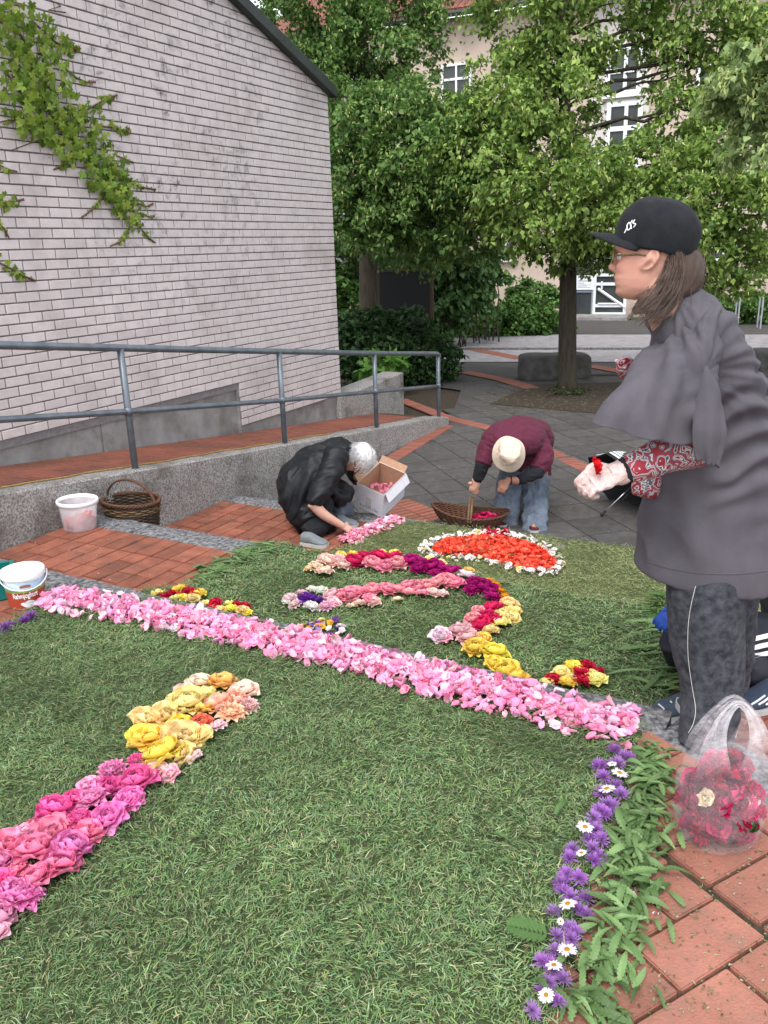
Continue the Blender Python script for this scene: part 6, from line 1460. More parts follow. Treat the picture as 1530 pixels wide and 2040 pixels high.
mo.box((-DW_ / 2, -.0005, DH_ / 2), (DW_, .003, DH_)); mo.box((.0005, DL_ / 2, DH_ / 2), (.003, DL_ - .004, DH_)); mo.box((-DW_, DL_ / 2, DH_ / 2), (.003, DL_ - .004, DH_)); mo.box((-DW_ / 2, DL_, DH_ / 2), (DW_, .003, DH_)); mo.box((-DW_ / 2, DL_ / 2, .0), (DW_ - .004, DL_ - .004, .004)); mo.build('body', M['cardw'], bx_)
mi = MB(); e = .005; mi.box((-DW_ / 2, e, DH_ / 2 + .002), (DW_ - .008, .003, DH_ - .002)); mi.box((-e, DL_ / 2, DH_ / 2 + .002), (.003, DL_ - .02, DH_ - .002)); mi.box((-DW_ + e, DL_ / 2, DH_ / 2 + .002), (.003, DL_ - .02, DH_ - .002)); mi.box((-DW_ / 2, DL_ - e, DH_ / 2 + .002), (DW_ - .008, .003, DH_ - .002)); mi.box((-DW_ / 2, DL_ / 2, .006), (DW_ - .016, DL_ - .016, .003)); mi.build('lining', M['card'], bx_)
f_ = MB(); f_.box((-DW_ / 2 - .01, DL_ + .022, DH_ + .02), (DW_ * .96, .003, .06), Matrix.Rotation(-.75, 3, 'X')); f_.build('flap', M['card'], bx_)
f_ = MB(); f_.box((-DW_ - .02, DL_ / 2, DH_ + .022), (.003, DL_ * .9, .06), Matrix.Rotation(-.7, 3, 'Y')); f_.build('flap', M['card'], bx_)
f_ = MB(); f_.box((.028, DL_ / 2, DH_ - .03), (.003, DL_ * .94, .075), Matrix.Rotation(-.5, 3, 'Y')); f_.build('flap', M['cardw'], bx_)
me = text_mesh('6 x 0,75 l Do', .032, M['ink'], .0004); o = obj('lettering', me, bx_, (-DW_ / 2 + .0, -.0035, .030), (math.radians(90), 0, 0))
o = MB().box((-DW_ * .52, -.003, .10), (.05, .002, .09)).build('tape_label', M['card'], bx_); o.data.materials[0] = M['cardl'] = mat('pale label', (.55, .52, .50), None)
bp = empty('petal_heap', ob_, 'pink petals lying in the bottom of the wine carton', 'petals'); bp.rotation_euler = bx_.rotation_euler
for i in range(70):
    o = obj('petal', random.choice(petals), bp, (random.uniform(-DW_ + .03, -.03), random.uniform(.03, DL_ - .03), random.uniform(.02, .10)), (random.uniform(-1, 1), random.uniform(-1, 1), random.uniform(0, 6)), random.uniform(.035, .05)); o.color = (.86, .33, .46, 1)
# umbrella lying open
M['brolly'] = mat('black umbrella cloth', (.012, .012, .014), (.02, .02, .022), 20, .55, .1, 60); M['chrome'] = mat('chromed tube', (.6, .6, .62), None, rough=.2, metallic=.9)
ap = A3(1290, 938, 6.98); tipp = np.array(at(1197, 1027, Z3 + .02)); ax = tipp - ap; Ls = np.linalg.norm(ax); ax /= Ls; e1 = np.cross(ax, [0, 0, 1.0]); e1 /= np.linalg.norm(e1); e2_ = np.cross(ax, e1)
um = empty('umbrella', tuple(tipp), 'open black folding umbrella with white print lying on the dark plaza behind the standing person', 'umbrella')
R_u = .45; nseg = 8
def canopy(a, t): s_ = 1 - .10 * math.sin(math.pi * ((a * nseg / (2 * math.pi)) % 1)) * t; r = R_u * math.sin(t * 1.15) / math.sin(1.15) * s_; h = .28 * (1 - math.cos(t * 1.15)) / (1 - math.cos(1.15)); return ap + ax * h + (e1 * math.cos(a) + e2_ * math.sin(a)) * r
V = []; F = []; na, nt_ = 64, 10
for i in range(na):
    for j in range(nt_ + 1): V.append(canopy(2 * math.pi * i / na, j / nt_))
for i in range(na):
    for j in range(nt_): a, b = i * (nt_ + 1) + j, ((i + 1) % na) * (nt_ + 1) + j; F.append((a, b, b + 1, a + 1))
def wpart(name, me, par): o = obj(name, me, par); o.matrix_parent_inverse = Matrix.Translation(-par.location); return o
wpart('canopy', mesh('canopy', V, F, M['brolly'], smooth=True), um)
AUP = math.pi / 2 if e2_[2] > 0 else -math.pi / 2
# white printed bars on the outer side of the upper panels
for kk in range(5):
    V = []; F = []; t0 = .62 + .07 * kk; n = 26
    for i in range(n + 1):
        a = AUP + math.radians(-40 + 80 * i / n); w = .045 * (1 if (i * 7 + kk * 3) % 11 else .4)
        for t in (t0, t0 + w): p = canopy(a, t); q = (ap + ax * .0 - p); p = p - ax * .004 + (p - (ap + ax * .14)) / np.linalg.norm(p - (ap + ax * .14)) * .003; V.append(p)
        if i and (i + kk) % 6: b = len(V); F.append((b - 4, b - 2, b - 1, b - 3))
    wpart('print_bar', mesh('print_bar', V, F, M['white']), um)
part(MB().tube([ap - ax * .04, ap + ax * (Ls - .05)], .005, 8), 'shaft', M['chrome'], um, smooth=True); part(MB().tube([ap + ax * (Ls - .06), tipp], .012, 10), 'handle', M['brolly'], um, smooth=True)
for i in range(nseg):
    a = 2 * math.pi * i / nseg; part(MB().tube([canopy(a, t) + ax * .004 for t in (.05, .35, .65, 1.0)], .002, 5), 'rib', M['chrome'], um)
# clear carrier bag with flowers
c = at(1430, 1672, 0); bg_ = empty('plastic_bag', (c.x, c.y, 0), 'clear plastic carrier bag full of crimson flowers standing on the near pavers', 'bag')
M['film'] = see_through('clear plastic film', (.82, .78, .82), .11, .08, .9, 22, 1.0); M['strap'] = see_through('gathered plastic film', (.86, .82, .86), .36, .12, .8, 60, 1.0, True)
rings = []
for (z, a, b, dx_) in ((.002, .085, .060, .0), (.02, .105, .075, 0), (.08, .122, .088, 0), (.15, .126, .090, 0), (.21, .120, .082, .0), (.26, .104, .066, .0), (.295, .088, .045, .0), (.325, .076, .028, .0)):
    rings.append(((c.x + dx_, c.y, z), (a, .01, 0), (0, b, 0)))
sh = SH(); R9 = cat(np.array([np.concatenate(r) for r in rings]), 40); k = 72; V = []; F = []
for i, r in enumerate(R9):
    for j in range(k):
        a = 2 * math.pi * j / k; p = r[:3] + r[3:6] * math.cos(a) + r[6:] * math.sin(a); q = .007 * mnoise.noise(Vector(p) * 22) + .006 * mnoise.noise(Vector((math.cos(a) * 3, math.sin(a) * 3, p[2] * 2))) * (1 + 2 * i / 40) + .004 * abs(mnoise.noise(Vector(p) * 45)); d = p - r[:3]; d /= np.linalg.norm(d); V.append(p + d * q)
for i in range(len(R9) - 1):
    for j in range(k): F.append((i * k + j, i * k + (j + 1) % k, (i + 1) * k + (j + 1) % k, (i + 1) * k + j))
F.append(tuple(reversed(range(k))))
wpart('film', mesh('film', V, F, M['film'], smooth=True), bg_)
def strap(pts, w0, w1, name='handle'):
    V = []; F = []; P_ = cat(np.array([[*p] for p in pts]), 30); n = len(P_)
    for i, p in enumerate(P_):
        t = P_[min(i + 1, n - 1)] - P_[max(i - 1, 0)]; t /= np.linalg.norm(t); s = np.cross(t, [0.15, 1, 0]); s /= np.linalg.norm(s); f_ = abs(i / (n - 1) * 2 - 1); w = w1 + (w0 - w1) * f_ ** 1.6
        for q in np.linspace(-1, 1, 9): V.append(p + s * w * q + np.array([0, 1, 0]) * (.006 * math.sin(q * 9 + i * .1) * (1 - .3 * f_)))
    for i in range(n - 1):
        for j in range(8): F.append((i * 9 + j, i * 9 + j + 1, (i + 1) * 9 + j + 1, (i + 1) * 9 + j))
    fd = np.repeat(np.clip(np.minimum(np.arange(n), n - 1 - np.arange(n)) / 7.0, 0, 1), 9)[:, None].repeat(3, 1); wpart(name, mesh(name, V, F, M['strap'], smooth=True, col=fd), bg_)
for dy_ in (-.035, .03):
    Yc = c.y + dy_
    strap([(c.x - .052, Yc + dy_ * .55, .235), (c.x - .056, Yc + dy_ * .2, .30), (c.x - .046, Yc - dy_ * .2, .355), (c.x - .024, Yc + dy_ * -.5, .402), (c.x + .004, Yc + dy_ * -.6, .428), (c.x + .034, Yc + dy_ * -.5, .405), (c.x + .056, Yc - dy_ * .2, .355), (c.x + .062, Yc + dy_ * .2, .30), (c.x + .055, Yc + dy_ * .55, .235)], .048, .009)
fb = empty('flower_heap', (c.x, c.y, 0), 'crimson and pink roses packed inside the clear plastic bag', 'flowers')
for i in range(120):
    z = random.uniform(.015, .225); a = random.uniform(0, 6.28); q = random.random() ** .4; rad = float(np.interp(z, [0, .08, .15, .24], [.070, .098, .100, .078]))
    o = obj('rose_blossom', random.choice(roses['full'] + roses['ruffle'] + roses['open']), fb, (math.cos(a) * rad * q, math.sin(a) * rad * q * .72, z), (random.uniform(-1.4, 1.4), random.uniform(-1.4, 1.4), random.uniform(0, 6)), random.uniform(.028, .040))
    cc_ = random.choice([(.42, .006, .06), (.34, .004, .04), (.52, .012, .11), (.26, .003, .06), (.62, .03, .16)]); o.color = (*cc_, 1)
for (x_, y_, z_, s_, cc_) in ((-.070, -.045, .17, .026, (.85, .78, .55)), (.05, -.06, .17, .020, (.88, .80, .75)), (.05, -.07, .10, .02, (.03, .08, .02))):
    o = obj('rose_blossom', roses['open'][0], fb, (x_, y_, z_), (1.1, 0, .3), s_); o.color = (*cc_, 1)
o = obj('leaf', lm_[0], fb, (.052, -.080, .105), (1.3, 0, .4), .03); o.color = (.04, .10, .03, 1)
# ------------------------------------------------------------------ people
M['tunic'] = fabric('washed grey linen', (.108, .099, .116), (.080, .074, .088), 5, bump=.35, bs=420)
M['jeans_dark'] = fabric('stone washed black denim', (.022, .024, .031), (.072, .076, .090), 38, bump=.35, bs=420)
M['blackcloth'] = fabric('black cotton', (.012, .013, .016), (.018, .019, .023), 30)
M['raincoat'] = mat('black rain jacket', (.006, .007, .009), (.010, .011, .014), 30, .55, .25, 60, spec=.3)
M['maroon'] = fabric('maroon quilted jacket', (.105, .018, .040), (.080, .013, .030), 30, .75)
M['denim'] = fabric('light blue denim', (.15, .18, .23), (.085, .105, .14), 12, bump=.3, bs=300)
M['hat'] = fabric('cream cotton hat', (.70, .58, .46), (.62, .50, .39), 14, bump=.2)
M['vinyl'] = mat('pale vinyl glove', (.70, .56, .54), (.62, .40, .37), 24, .28, .9, 70, spec=.6)
M['peachglove'] = mat('peach rubber glove', (.72, .40, .29), (.66, .34, .24), 18, .45, .3, 60)
M['hairw'] = mat('white hair', (.66, .65, .66), (.50, .49, .50), 40, .5, spec=.4); M['hairbd'] = mat('dark under hair', (.055, .036, .028), (.09, .062, .05), 26, .6); M['hairb'] = mat('greying brown hair', (.075, .048, .036), (.16, .115, .092), 26, .45, spec=.45, tint=False)
M['sneaker'] = mat('grey suede shoe', (.19, .22, .235), (.15, .17, .18), 40, .85, .2, 120); M['sole'] = mat('pale rubber sole', (.45, .45, .44), None, rough=.7)
M['navy'] = mat('navy shoe', (.03, .045, .075), (.04, .055, .09), 40, .7, .2, 120); M['bluecl'] = mat('blue glove', (.02, .07, .35), None, rough=.5); M['olive'] = fabric('dark grey green fleece', (.045, .055, .055), (.035, .042, .045), 30)
M['track'] = mat('black track suit cloth', (.010, .011, .018), (.016, .017, .026), 20, .6, .1, 100); M['boot'] = mat('dark red boot', (.06, .015, .02), None, rough=.6)
M['sandal'] = mat('blue grey sandal', (.06, .085, .12), (.045, .06, .09), 40, .6, .2, 120); M['seam'] = mat('pale seam thread', (.55, .54, .50), None, rough=.8); M['lens'] = see_through('spectacle lens', (.5, .5, .55), .45, .05); M['tort'] = mat('tortoise frame', (.30, .20, .07), (.05, .03, .02), 140, .3, spec=.5); M['eye'] = mat('eye', (.7, .68, .66), None, rough=.15)
# paisley print for the sleeve
pz = bpy.data.materials.new('paisley print'); pz.use_nodes = True; N = pz.node_tree.nodes; L = pz.node_tree.links; P = N['Principled BSDF']; P.inputs['Roughness'].default_value = .7
tc = N.new('ShaderNodeTexCoord'); nw = N.new('ShaderNodeTexNoise'); nw.inputs['Scale'].default_value = 20; L.new(tc.outputs['Object'], nw.inputs[0]); mxv = N.new('ShaderNodeVectorMath'); mxv.operation = 'MULTIPLY_ADD'; L.new(nw.outputs['Color'], mxv.inputs[0]); mxv.inputs[1].default_value = (.09, .09, .09); L.new(tc.outputs['Object'], mxv.inputs[2])
vo = N.new('ShaderNodeTexVoronoi'); vo.inputs['Scale'].default_value = 17; L.new(mxv.outputs[0], vo.inputs['Vector']); mm = N.new('ShaderNodeMath'); mm.operation = 'MULTIPLY'; mm.inputs[1].default_value = 13; L.new(vo.outputs['Distance'], mm.inputs[0]); sn_ = N.new('ShaderNodeMath'); sn_.operation = 'SINE'; L.new(mm.outputs[0], sn_.inputs[0])
cr2 = N.new('ShaderNodeValToRGB'); cr2.color_ramp.interpolation = 'CONSTANT'; els = cr2.color_ramp.elements; els[0].position = 0; els[0].color = (.30, .018, .035, 1); els[1].position = .2; els[1].color = (.60, .54, .55, 1)
for p_, c_ in ((.44, (.10, .085, .11, 1)), (.66, (.60, .54, .55, 1)), (.82, (.12, .10, .13, 1)), (.93, (.35, .03, .05, 1))): e_ = els.new(p_); e_.color = c_
mr_ = N.new('ShaderNodeMapRange'); mr_.inputs[1].default_value = -1; mr_.inputs[2].default_value = 1; L.new(sn_.outputs[0], mr_.inputs[0]); L.new(mr_.outputs[0], cr2.inputs[0]); L.new(cr2.outputs[0], P.inputs['Base Color']); M['paisley'] = pz

def strands(name, roots, n, length, flow, rad, mat_, parent, seed=0, steps=12, curl=.01, spread=.02):
    """hair strands: roots(k)->(point, normal); flow(p,t)->direction"""
    g = random.Random(seed); V = []; F = []
    for k in range(n):
        p, nr = roots(g); p = np.array(p, float); L_ = length * g.uniform(.7, 1.1); ph = g.uniform(0, 6.28); fr = g.uniform(10, 22); w = rad * g.uniform(.7, 1.3); off = np.array([g.gauss(0, spread) for _ in range(3)])
        for i in range(steps + 1):
            t = i / steps; d = flow(p, t, nr) + off * (0.4 + t) * 8; d /= np.linalg.norm(d) + 1e-9
            s = np.cross(d, nr); s /= np.linalg.norm(s) + 1e-9; q = p + s * math.sin(ph + t * fr * .4) * curl * t + nr * .004 * math.sin(ph * 2 + t * 7)
            ww = w * (1 - .75 * t ** 2); V += [q - s * ww, q + s * ww, q + nr * ww * 1.2]
            if i: b = len(V); F += [(b - 6, b - 5, b - 2, b - 3), (b - 5, b - 4, b - 1, b - 2), (b - 4, b - 6, b - 3, b - 1)]
            p = p + d * L_ / steps
    o = obj(name, mesh(name, np.array(V), np.array(F), mat_, smooth=True), parent); o.matrix_parent_inverse = Matrix.Translation(-parent.location); return o
def bvh_of(o):
    from mathutils.bvhtree import BVHTree
    bm = bmesh.new(); bm.from_mesh(o.data); t = BVHTree.FromBMesh(bm); bm.free(); return t
def onto(bv, px, py, off=.002):
    d = Vector(ray(px, py).tolist()).normalized(); h = bv.ray_cast(Vector((0, 0, CH)), d)
    return (h[0] + h[1] * off * (1 if h[1].dot(d) < 0 else -1), h[1]) if h[0] is not None else (None, None)
def shoe(name, heel, toe, z, w, h, mat_, parent, sole='sole'):
    heel = np.array([heel[0], heel[1], z]); toe = np.array([toe[0], toe[1], z]); d = toe - heel; L_ = np.linalg.norm(d); d /= L_; s = np.cross([0, 0, 1.], d); up = np.array([0, 0, 1.])
    sh = SH(); rr_ = []
    for t, wi, hi in ((0.0, .55, .75), (.06, .8, .95), (.25, .85, 1.0), (.42, .85, .92), (.6, .98, .66), (.8, .98, .48), (.93, .78, .38), (1.0, .45, .28)):
        c_ = heel + d * L_ * t + up * (h * hi / 2 + .012); rr_.append((c_, s * w / 2 * wi, up * h * hi / 2))
    sh.loft(rr_, 26, 20, .85); o = sh.fuse(name, mat_, parent, .005, 2)
    sl_ = MB(); out = []
    for t, wi in ((-.015, .45), (.03, .8), (.25, .86), (.45, .84), (.62, 1.02), (.8, 1.02), (.94, .8), (1.02, .42)): out.append((heel + d * L_ * t, w / 2 * wi * 1.05))
    top = [p + s * q for p, q in out] + [p - s * q for p, q in reversed(out)]; n = len(top)
    sl_.add([tuple(p + up * .001) for p in top] + [tuple(p + up * .024) for p in top], [tuple(reversed(range(n))), tuple(range(n, 2 * n))] + [(i, (i + 1) % n, n + (i + 1) % n, n + i) for i in range(n)])
    part(sl_, name + '_sole', M[sole], parent); return o

def ringv(px_, py_, Y, ra, rz):
    c = np.array(atd(px_, py_, Y)); return (c, np.array([m_of(ra, c), 0, 0]), np.array([0, 0, rz]))
# ---- the standing person at the right -------------------------------------------------
w1 = empty('person', at(1425, 1470, 0), 'standing person in black cap and grey draped top with a red petal in gloved fingers', 'person')
bd = SH(); yaw = math.radians(24); fwd = np.array([-math.cos(yaw), math.sin(yaw), .04]); HC = A3(1290, 513, 2.40)
T1 = head(bd, HC, fwd, (.05, 0, 1), .98)
bd.limb([T1(np.array([0, -.03, -.06])), T1(np.array([0, -.055, -.12])), A3(1345, 640, 2.42)], [(.052, .052), (.055, .055), (.07, .065)], k=24)
bd.loft([ring(1350, 635, 2.42, 50, .10, 25), ring(1385, 690, 2.42, 80, .16, 20), ring(1420, 800, 2.43, 85, .15, 10), ring(1435, 930, 2.44, 80, .14, 0), ring(1430, 1060, 2.45, 85, .16, 0), ring(1425, 1130, 2.46, 78, .16, 0)], 40)
bd.limb([A3(1370, 690, 2.32), A3(1372, 790, 2.27), A3(1392, 882, 2.25), A3(1330, 906, 2.24), A3(1245, 938, 2.22)], [.050, .046, .042, .038, .028])
bd.limb([A3(1360, 690, 2.56), A3(1350, 800, 2.60), A3(1330, 900, 2.58), A3(1290, 955, 2.50)], [.050, .046, .042, .028])
bd.limb([A3(1412, 1120, 2.38), A3(1415, 1290, 2.36), np.array(at(1410, 1468, 0)) + [0, 0, .07]], [.085, .060, .042]); bd.limb([A3(1440, 1120, 2.55), A3(1435, 1280, 2.64), np.array(at(1378, 1418, Z1)) + [0, .02, .07]], [.085, .060, .040])
fo = np.array(at(1378, 1420, Z1)); bd.limb([fo + [.02, .01, .05], fo + [-.05, -.005, .030], fo + [-.11, -.015, .024]], [.030, (.030, .020), (.024, .012)])
fo2 = np.array(at(1412, 1474, 0)); bd.limb([fo2 + [.03, .01, .05], fo2 + [.02, .06, .035], fo2 + [-.02, .13, .022]], [.030, (.028, .020), (.024, .014)])
body1 = bd.fuse('body', M['skin1'], w1, .0052, 2)
# jeans: both legs
js = SH(); js.loft([ring(1420, 1100, 2.40, 78, .12), ring(1412, 1150, 2.37, 79, .115), ring(1408, 1230, 2.36, 76, .108), ring(1412, 1300, 2.36, 70, .10), ring(1419, 1370, 2.34, 60, .09), ring(1412, 1430, 2.30, 56, .085), ring(1405, 1470, 2.28, 52, .082, -8), ring(1402, 1480, 2.27, 51, .081, -8)], 60, 40, hollow=.04)
lj = js.fuse('jeans_leg', M['jeans_dark'], w1, .0065, 2, folds((.15, 0, 1), 9, .0045, 4, .9, .4))
js = SH(); js.loft([ring(1440, 1100, 2.55, 70, .11), ring(1445, 1200, 2.60, 62, .10), ring(1448, 1290, 2.62, 52, .09), ring(1440, 1360, 2.66, 46, .08), ring(1415, 1408, 2.70, 42, .075)], 50, 32); js.fuse('jeans_leg', M['jeans_dark'], w1, .0065, 2, folds((.15, 0, 1), 9, .006, 5, .8, .4))
bv = bvh_of(lj); 
def seam(pts, r_, name='side_seam', mm='seam', o_=.0015):
    P_ = [onto(bv, x, y, o_)[0] for x, y in cat(np.array(pts, float), 50)]; P_ = [p for p in P_ if p is not None]
    if len(P_) > 3: part(MB().tube(P_, r_, 5), name, M[mm], w1)
seam([(1386, 1166), (1373, 1230), (1371, 1300), (1378, 1360), (1386, 1410), (1382, 1440), (1372, 1460)], .0010); seam([(1394, 1166), (1381, 1230), (1379, 1300), (1386, 1360), (1393, 1405), (1390, 1440)], .0028, 'seam_fold', 'jeans_dark', .0005)
# tunic: body, wide cape sleeve, hanging corner
ts = SH(); ts.loft([ring(1330, 586, 2.42, 44, .080, 28), ring(1344, 606, 2.42, 56, .10, 28), ring(1362, 632, 2.42, 68, .155, 27), ring(1384, 685, 2.42, 84, .19, 22), ring(1404, 770, 2.43, 98, .195, 13), ring(1424, 870, 2.44, 112, .18, 5), ring(1430, 960, 2.45, 126, .18, 0), ring(1420, 1050, 2.46, 140, .195, -4), ring(1404, 1125, 2.46, 140, .20, -8), ring(1402, 1146, 2.46, 139, .199, -8)], 80, 44, hollow=.05)
ts.loft([ring(1384, 632, 2.36, 42, .075, 34), ring(1376, 668, 2.33, 44, .065, 26), ring(1372, 700, 2.32, 30, .05, 20)], 30, 32)
def tfold(P, N_):
    a = folds((.35, 0, -1), 6, .014, 11, .16, .45, .8)(P, N_)
    q = proj(P); x, y = q[:, 0], q[:, 1]; s = lambda t: 1 / (1 + np.exp(-t)); wob = vnoise(P * 9, 77)
    # creases running from the armpit over the shoulder blade
    th = np.arctan2(y - 745, x - 1395); rd = np.hypot(y - 745, x - 1395); ray_ = .7 * np.sin(th * 11 + wob * 2.6 + rd * .006) + .5 * np.sin(th * 23 + 3 * wob + rd * .01); c1_ = (np.clip(ray_, -.5, 1) ** 1) * s((rd - 62) / 18) * s((230 - rd) / 40) * s((x - 1385) / 14) * s((820 - y) / 30)
    # slack drapes over the back and hip
    dr_ = np.sin((y + .35 * (x - 1450)) * .115 + wob * 2.6) * s((y - 760) / 25) * s((985 - y) / 35) * s((x - 1400) / 20)
    # creases in the wide sleeve fanning down from the shoulder
    t2 = np.arctan2(x - 1345, y - 590); c2_ = np.sin(t2 * 16 + wob * 1.8) * s((y - 660) / 40) * s((1395 - x) / 14) * s((900 - y) / 8)
    # upright folds of the skirt
    c3_ = np.sin((x - .22 * (y - 1000)) * .075 + wob * 1.3) * s((y - 930) / 40) * s((1118 - y) / 9) * (.4 + .6 * s((1360 - x) / 30))
    a = a * s((1122 - y) / 8); return a * .7 + c1_ * .010 + dr_ * .013 + c2_ * .011 + c3_ * .008
def cloth(name, rings, m, k, p, disp=None, wave=.0, thick=.003, par=None):
    sh = SH(); sh.loft(rings, m, k, p, cap=False); V = np.concatenate(sh.V); me = mesh(name, V, sh.F, M['tunic'], smooth=True); n = len(V); N_ = np.empty(n * 3, np.float32); me.vertices.foreach_get('normal', N_); N_ = N_.reshape(-1, 3)
    t = np.repeat(np.linspace(0, 1, m), k); a = np.tile(np.linspace(0, 2 * np.pi, k, endpoint=False), m)
    if disp is not None: V = V + N_ * disp(V, N_)[:, None]
    V = V + N_ * (wave * t ** 2 * (np.sin(a * 5 + 1) + .6 * np.sin(a * 9 + 2)))[:, None]
    V[:, 2] += .004 * t ** 3 * np.sin(a * 7); me.vertices.foreach_set('co', V.astype(np.float32).ravel()); me.update(); o = wpart(name, me, par); md = o.modifiers.new('s', 'SOLIDIFY'); md.thickness = thick; md.offset = 0; return o
tun = ts.fuse('tunic', M['tunic'], w1, .0072, 5, tfold)
slv = cloth('sleeve', [ring(1385, 622, 2.36, 34, .075, 40), ring(1372, 645, 2.33, 66, .098, 33), ring(1350, 690, 2.27, 84, .102, 25), ring(1330, 748, 2.23, 95, .095, 13), ring(1312, 810, 2.20, 101, .085, 0), ring(1297, 866, 2.19, 106, .075, -12)], 110, 150, 1.18, tfold, .006, .003, w1)
flap = cloth('sleeve_fold', [ring(1398, 728, 2.17, 8, .02, 0), ring(1408, 790, 2.14, 26, .028, 0), ring(1412, 850, 2.12, 33, .026, -8), ring(1410, 888, 2.12, 30, .022, -16), ring(1412, 922, 2.12, 22, .014, -24)], 60, 60, 1.3, folds((0, 0, 1), 14, .005, 4, .2, .4), .003, .003, w1)
bv = bvh_of(slv); seam([(1206, 843), (1240, 862), (1290, 874), (1340, 882), (1385, 890)], .0012, 'sleeve_hem', 'tunic', .001); bv = bvh_of(tun); seam([(1285, 1118), (1340, 1134), (1400, 1142), (1470, 1143), (1528, 1136)], .0016, 'hem_stitch', 'tunic', .001)
# patterned sleeves, watch, gloves
ss = SH(); ss.limb([A3(1375, 690, 2.32), A3(1382, 790, 2.28), A3(1398, 880, 2.25)], [.062, .058, .058], k=26, m=24); ss.limb([A3(1405, 880, 2.245), A3(1375, 893, 2.235), A3(1325, 905, 2.235), A3(1275, 926, 2.22), A3(1250, 936, 2.22)], [.060, .060, .054, .044, .038], k=28, m=36); ss.fuse('patterned_sleeve', M['paisley'], w1, .006, 3, folds((1, 0, -.3), 14, .004, 6, .8, .4))
ss = SH(); ss.limb([A3(1340, 900, 2.52), A3(1310, 935, 2.48), A3(1288, 968, 2.44), A3(1283, 988, 2.43)], [.055, .05, .045, .034], k=24); ss.fuse('patterned_sleeve', M['paisley'], w1, .006, 3, folds((.4, 0, -1), 14, .006, 8, .5, .4))
ss = SH(); ss.limb([A3(1262, 745, 2.56), A3(1244, 728, 2.54), A3(1234, 716, 2.53)], [.03, .026, .014], k=20); ss.fuse('patterned_cuff', M['paisley'], w1, .005, 1, folds((.4, 0, -1), 30, .008, 8, .8, .4))
wt = A3(1247, 937, 2.22); wd = A3(1240, 940, 2.22) - A3(1260, 932, 2.22); wd /= np.linalg.norm(wd)
ss = SH(); ss.limb([wt - wd * .010, wt + wd * .010], [.0385, .0385], k=24, m=8); ss.fuse('wrist_watch', M['blackcloth'], w1, .004, 1)
gl = SH(); hand(gl, A3(1232, 943, 2.21), A3(1190, 955, 2.19) - A3(1232, 943, 2.21), (-.15, -.55, .8), 1.08, (.85, .9, .95, 1.0), .1, .9, 1)
gl.limb([A3(1242, 940, 2.22), A3(1226, 944, 2.21), A3(1212, 948, 2.205)], [.037, .033, .030], k=20)
gl.fuse('glove', M['vinyl'], w1, .0028, 2, folds((1, 0, 0), 40, .0018, 9, .7, .6))
o = obj('held_petal', roses['open'][1], None, tuple(A3(1182, 930, 2.17)), (1.2, .6, 1), .028); o.color = (.72, .01, .02, 1); tag(o, 'bright red petal held in the standing person\'s gloved fingers', 'petal')
# head: hair, cap, glasses
hb = SH(); hb.loft([ring(1350, 492, 2.40, 38, .082, -14), ring(1352, 530, 2.40, 42, .088, -8), ring(1340, 572, 2.40, 50, .088, 0), ring(1310, 606, 2.39, 42, .075, 10), ring(1284, 622, 2.385, 24, .045, 10)], 40, 30); hb.fuse('hair_mass', M['hairbd'], w1, .006, 3, folds((-.45, 0, -1), 22, .006, 3, .15, .5, .8))
def r1(g):
    a = g.random(); x = 1306 + a * 96; y = 492 + a * 20 + g.uniform(-3, 4); Y = 2.40 - .085 * math.sin(math.pi * min(1, a * 1.1)) * g.uniform(.85, 1.05) - .01
    return A3(x, y, Y), np.array([.15 * (a - .3), -1, .1]) / 1.02
def fl1(p, t, n): return np.array([-.12 - .85 * t * t + (.25 if t < .3 else 0) * (1 - t / .3), -.05 + .12 * t, -1 + .25 * t])
strands('hair', r1, 680, .205, fl1, .0010, M['hairb'], w1, 5, 12, .008, .012)
cp = SH(); cc1 = T1(np.array([0, -.020, .062])); fz = np.array([fwd[0], fwd[1], 0]); fz /= np.linalg.norm(fz); rgt = np.cross(fz, [0, 0, 1.0]); tilt = math.radians(14); upc = np.array([0, 0, 1.0]) * math.cos(tilt) - fz * math.sin(tilt); upc /= np.linalg.norm(upc); fwc = np.cross(upc, rgt); fwc *= np.sign(fwc @ fz)
rr_ = []
for h_, s_ in ((-.042, 1.0), (-.01, 1.03), (.03, 1.0), (.06, .86), (.085, .6), (.096, .3), (.099, .05)): rr_.append((cc1 + upc * h_ * .96 - fwc * .004 * h_, fwc * .110 * s_, rgt * .090 * s_))
cp.loft(rr_, 40, 48); cap_o = cp.fuse('cap', M['blackcloth'], w1, .0045, 4, folds((0, 0, 1), 14, .003, 2, .5, .4))
# peak
V = []; F = []
for i in range(25):
    a = math.radians(-80 + 160 * i / 24)
    for j in range(7):
        t = j / 6; base = fwc * math.cos(a) * .104 + rgt * math.sin(a) * .084; ext = fwc * (.082 * math.cos(a) if math.cos(a) > 0 else 0) * t; V.append(cc1 + upc * (-.026 - .012 * t ** 1.2 - .012 * math.sin(a) ** 2 * (1 + t * .3)) + base + ext)
for i in range(24):
    for j in range(6): a = i * 7 + j; F.append((a, a + 1, a + 8, a + 7))
pk_o = wpart('cap_peak', mesh('cap_peak', V, F, M['blackcloth'], smooth=True), w1); sd2 = pk_o.modifiers.new('s', 'SOLIDIFY'); sd2.thickness = .004
bv = bvh_of(cap_o); 
for pts in ([(1250, 461), (1249, 452), (1253, 446), (1257, 452), (1254, 459), (1250, 461)], [(1258, 458), (1256, 448), (1260, 441)], [(1262, 455), (1266, 449), (1261, 446), (1265, 440)], [(1244, 466), (1248, 458)]):
    seam([(x + 1, y - 2) for x, y in pts], .0019, 'cap_lettering', 'whitepl', .002)
P_ = [onto(bv, x, y, .003)[0] for x, y in ((1379, 512), (1385, 514), (1390, 499), (1384, 497))]
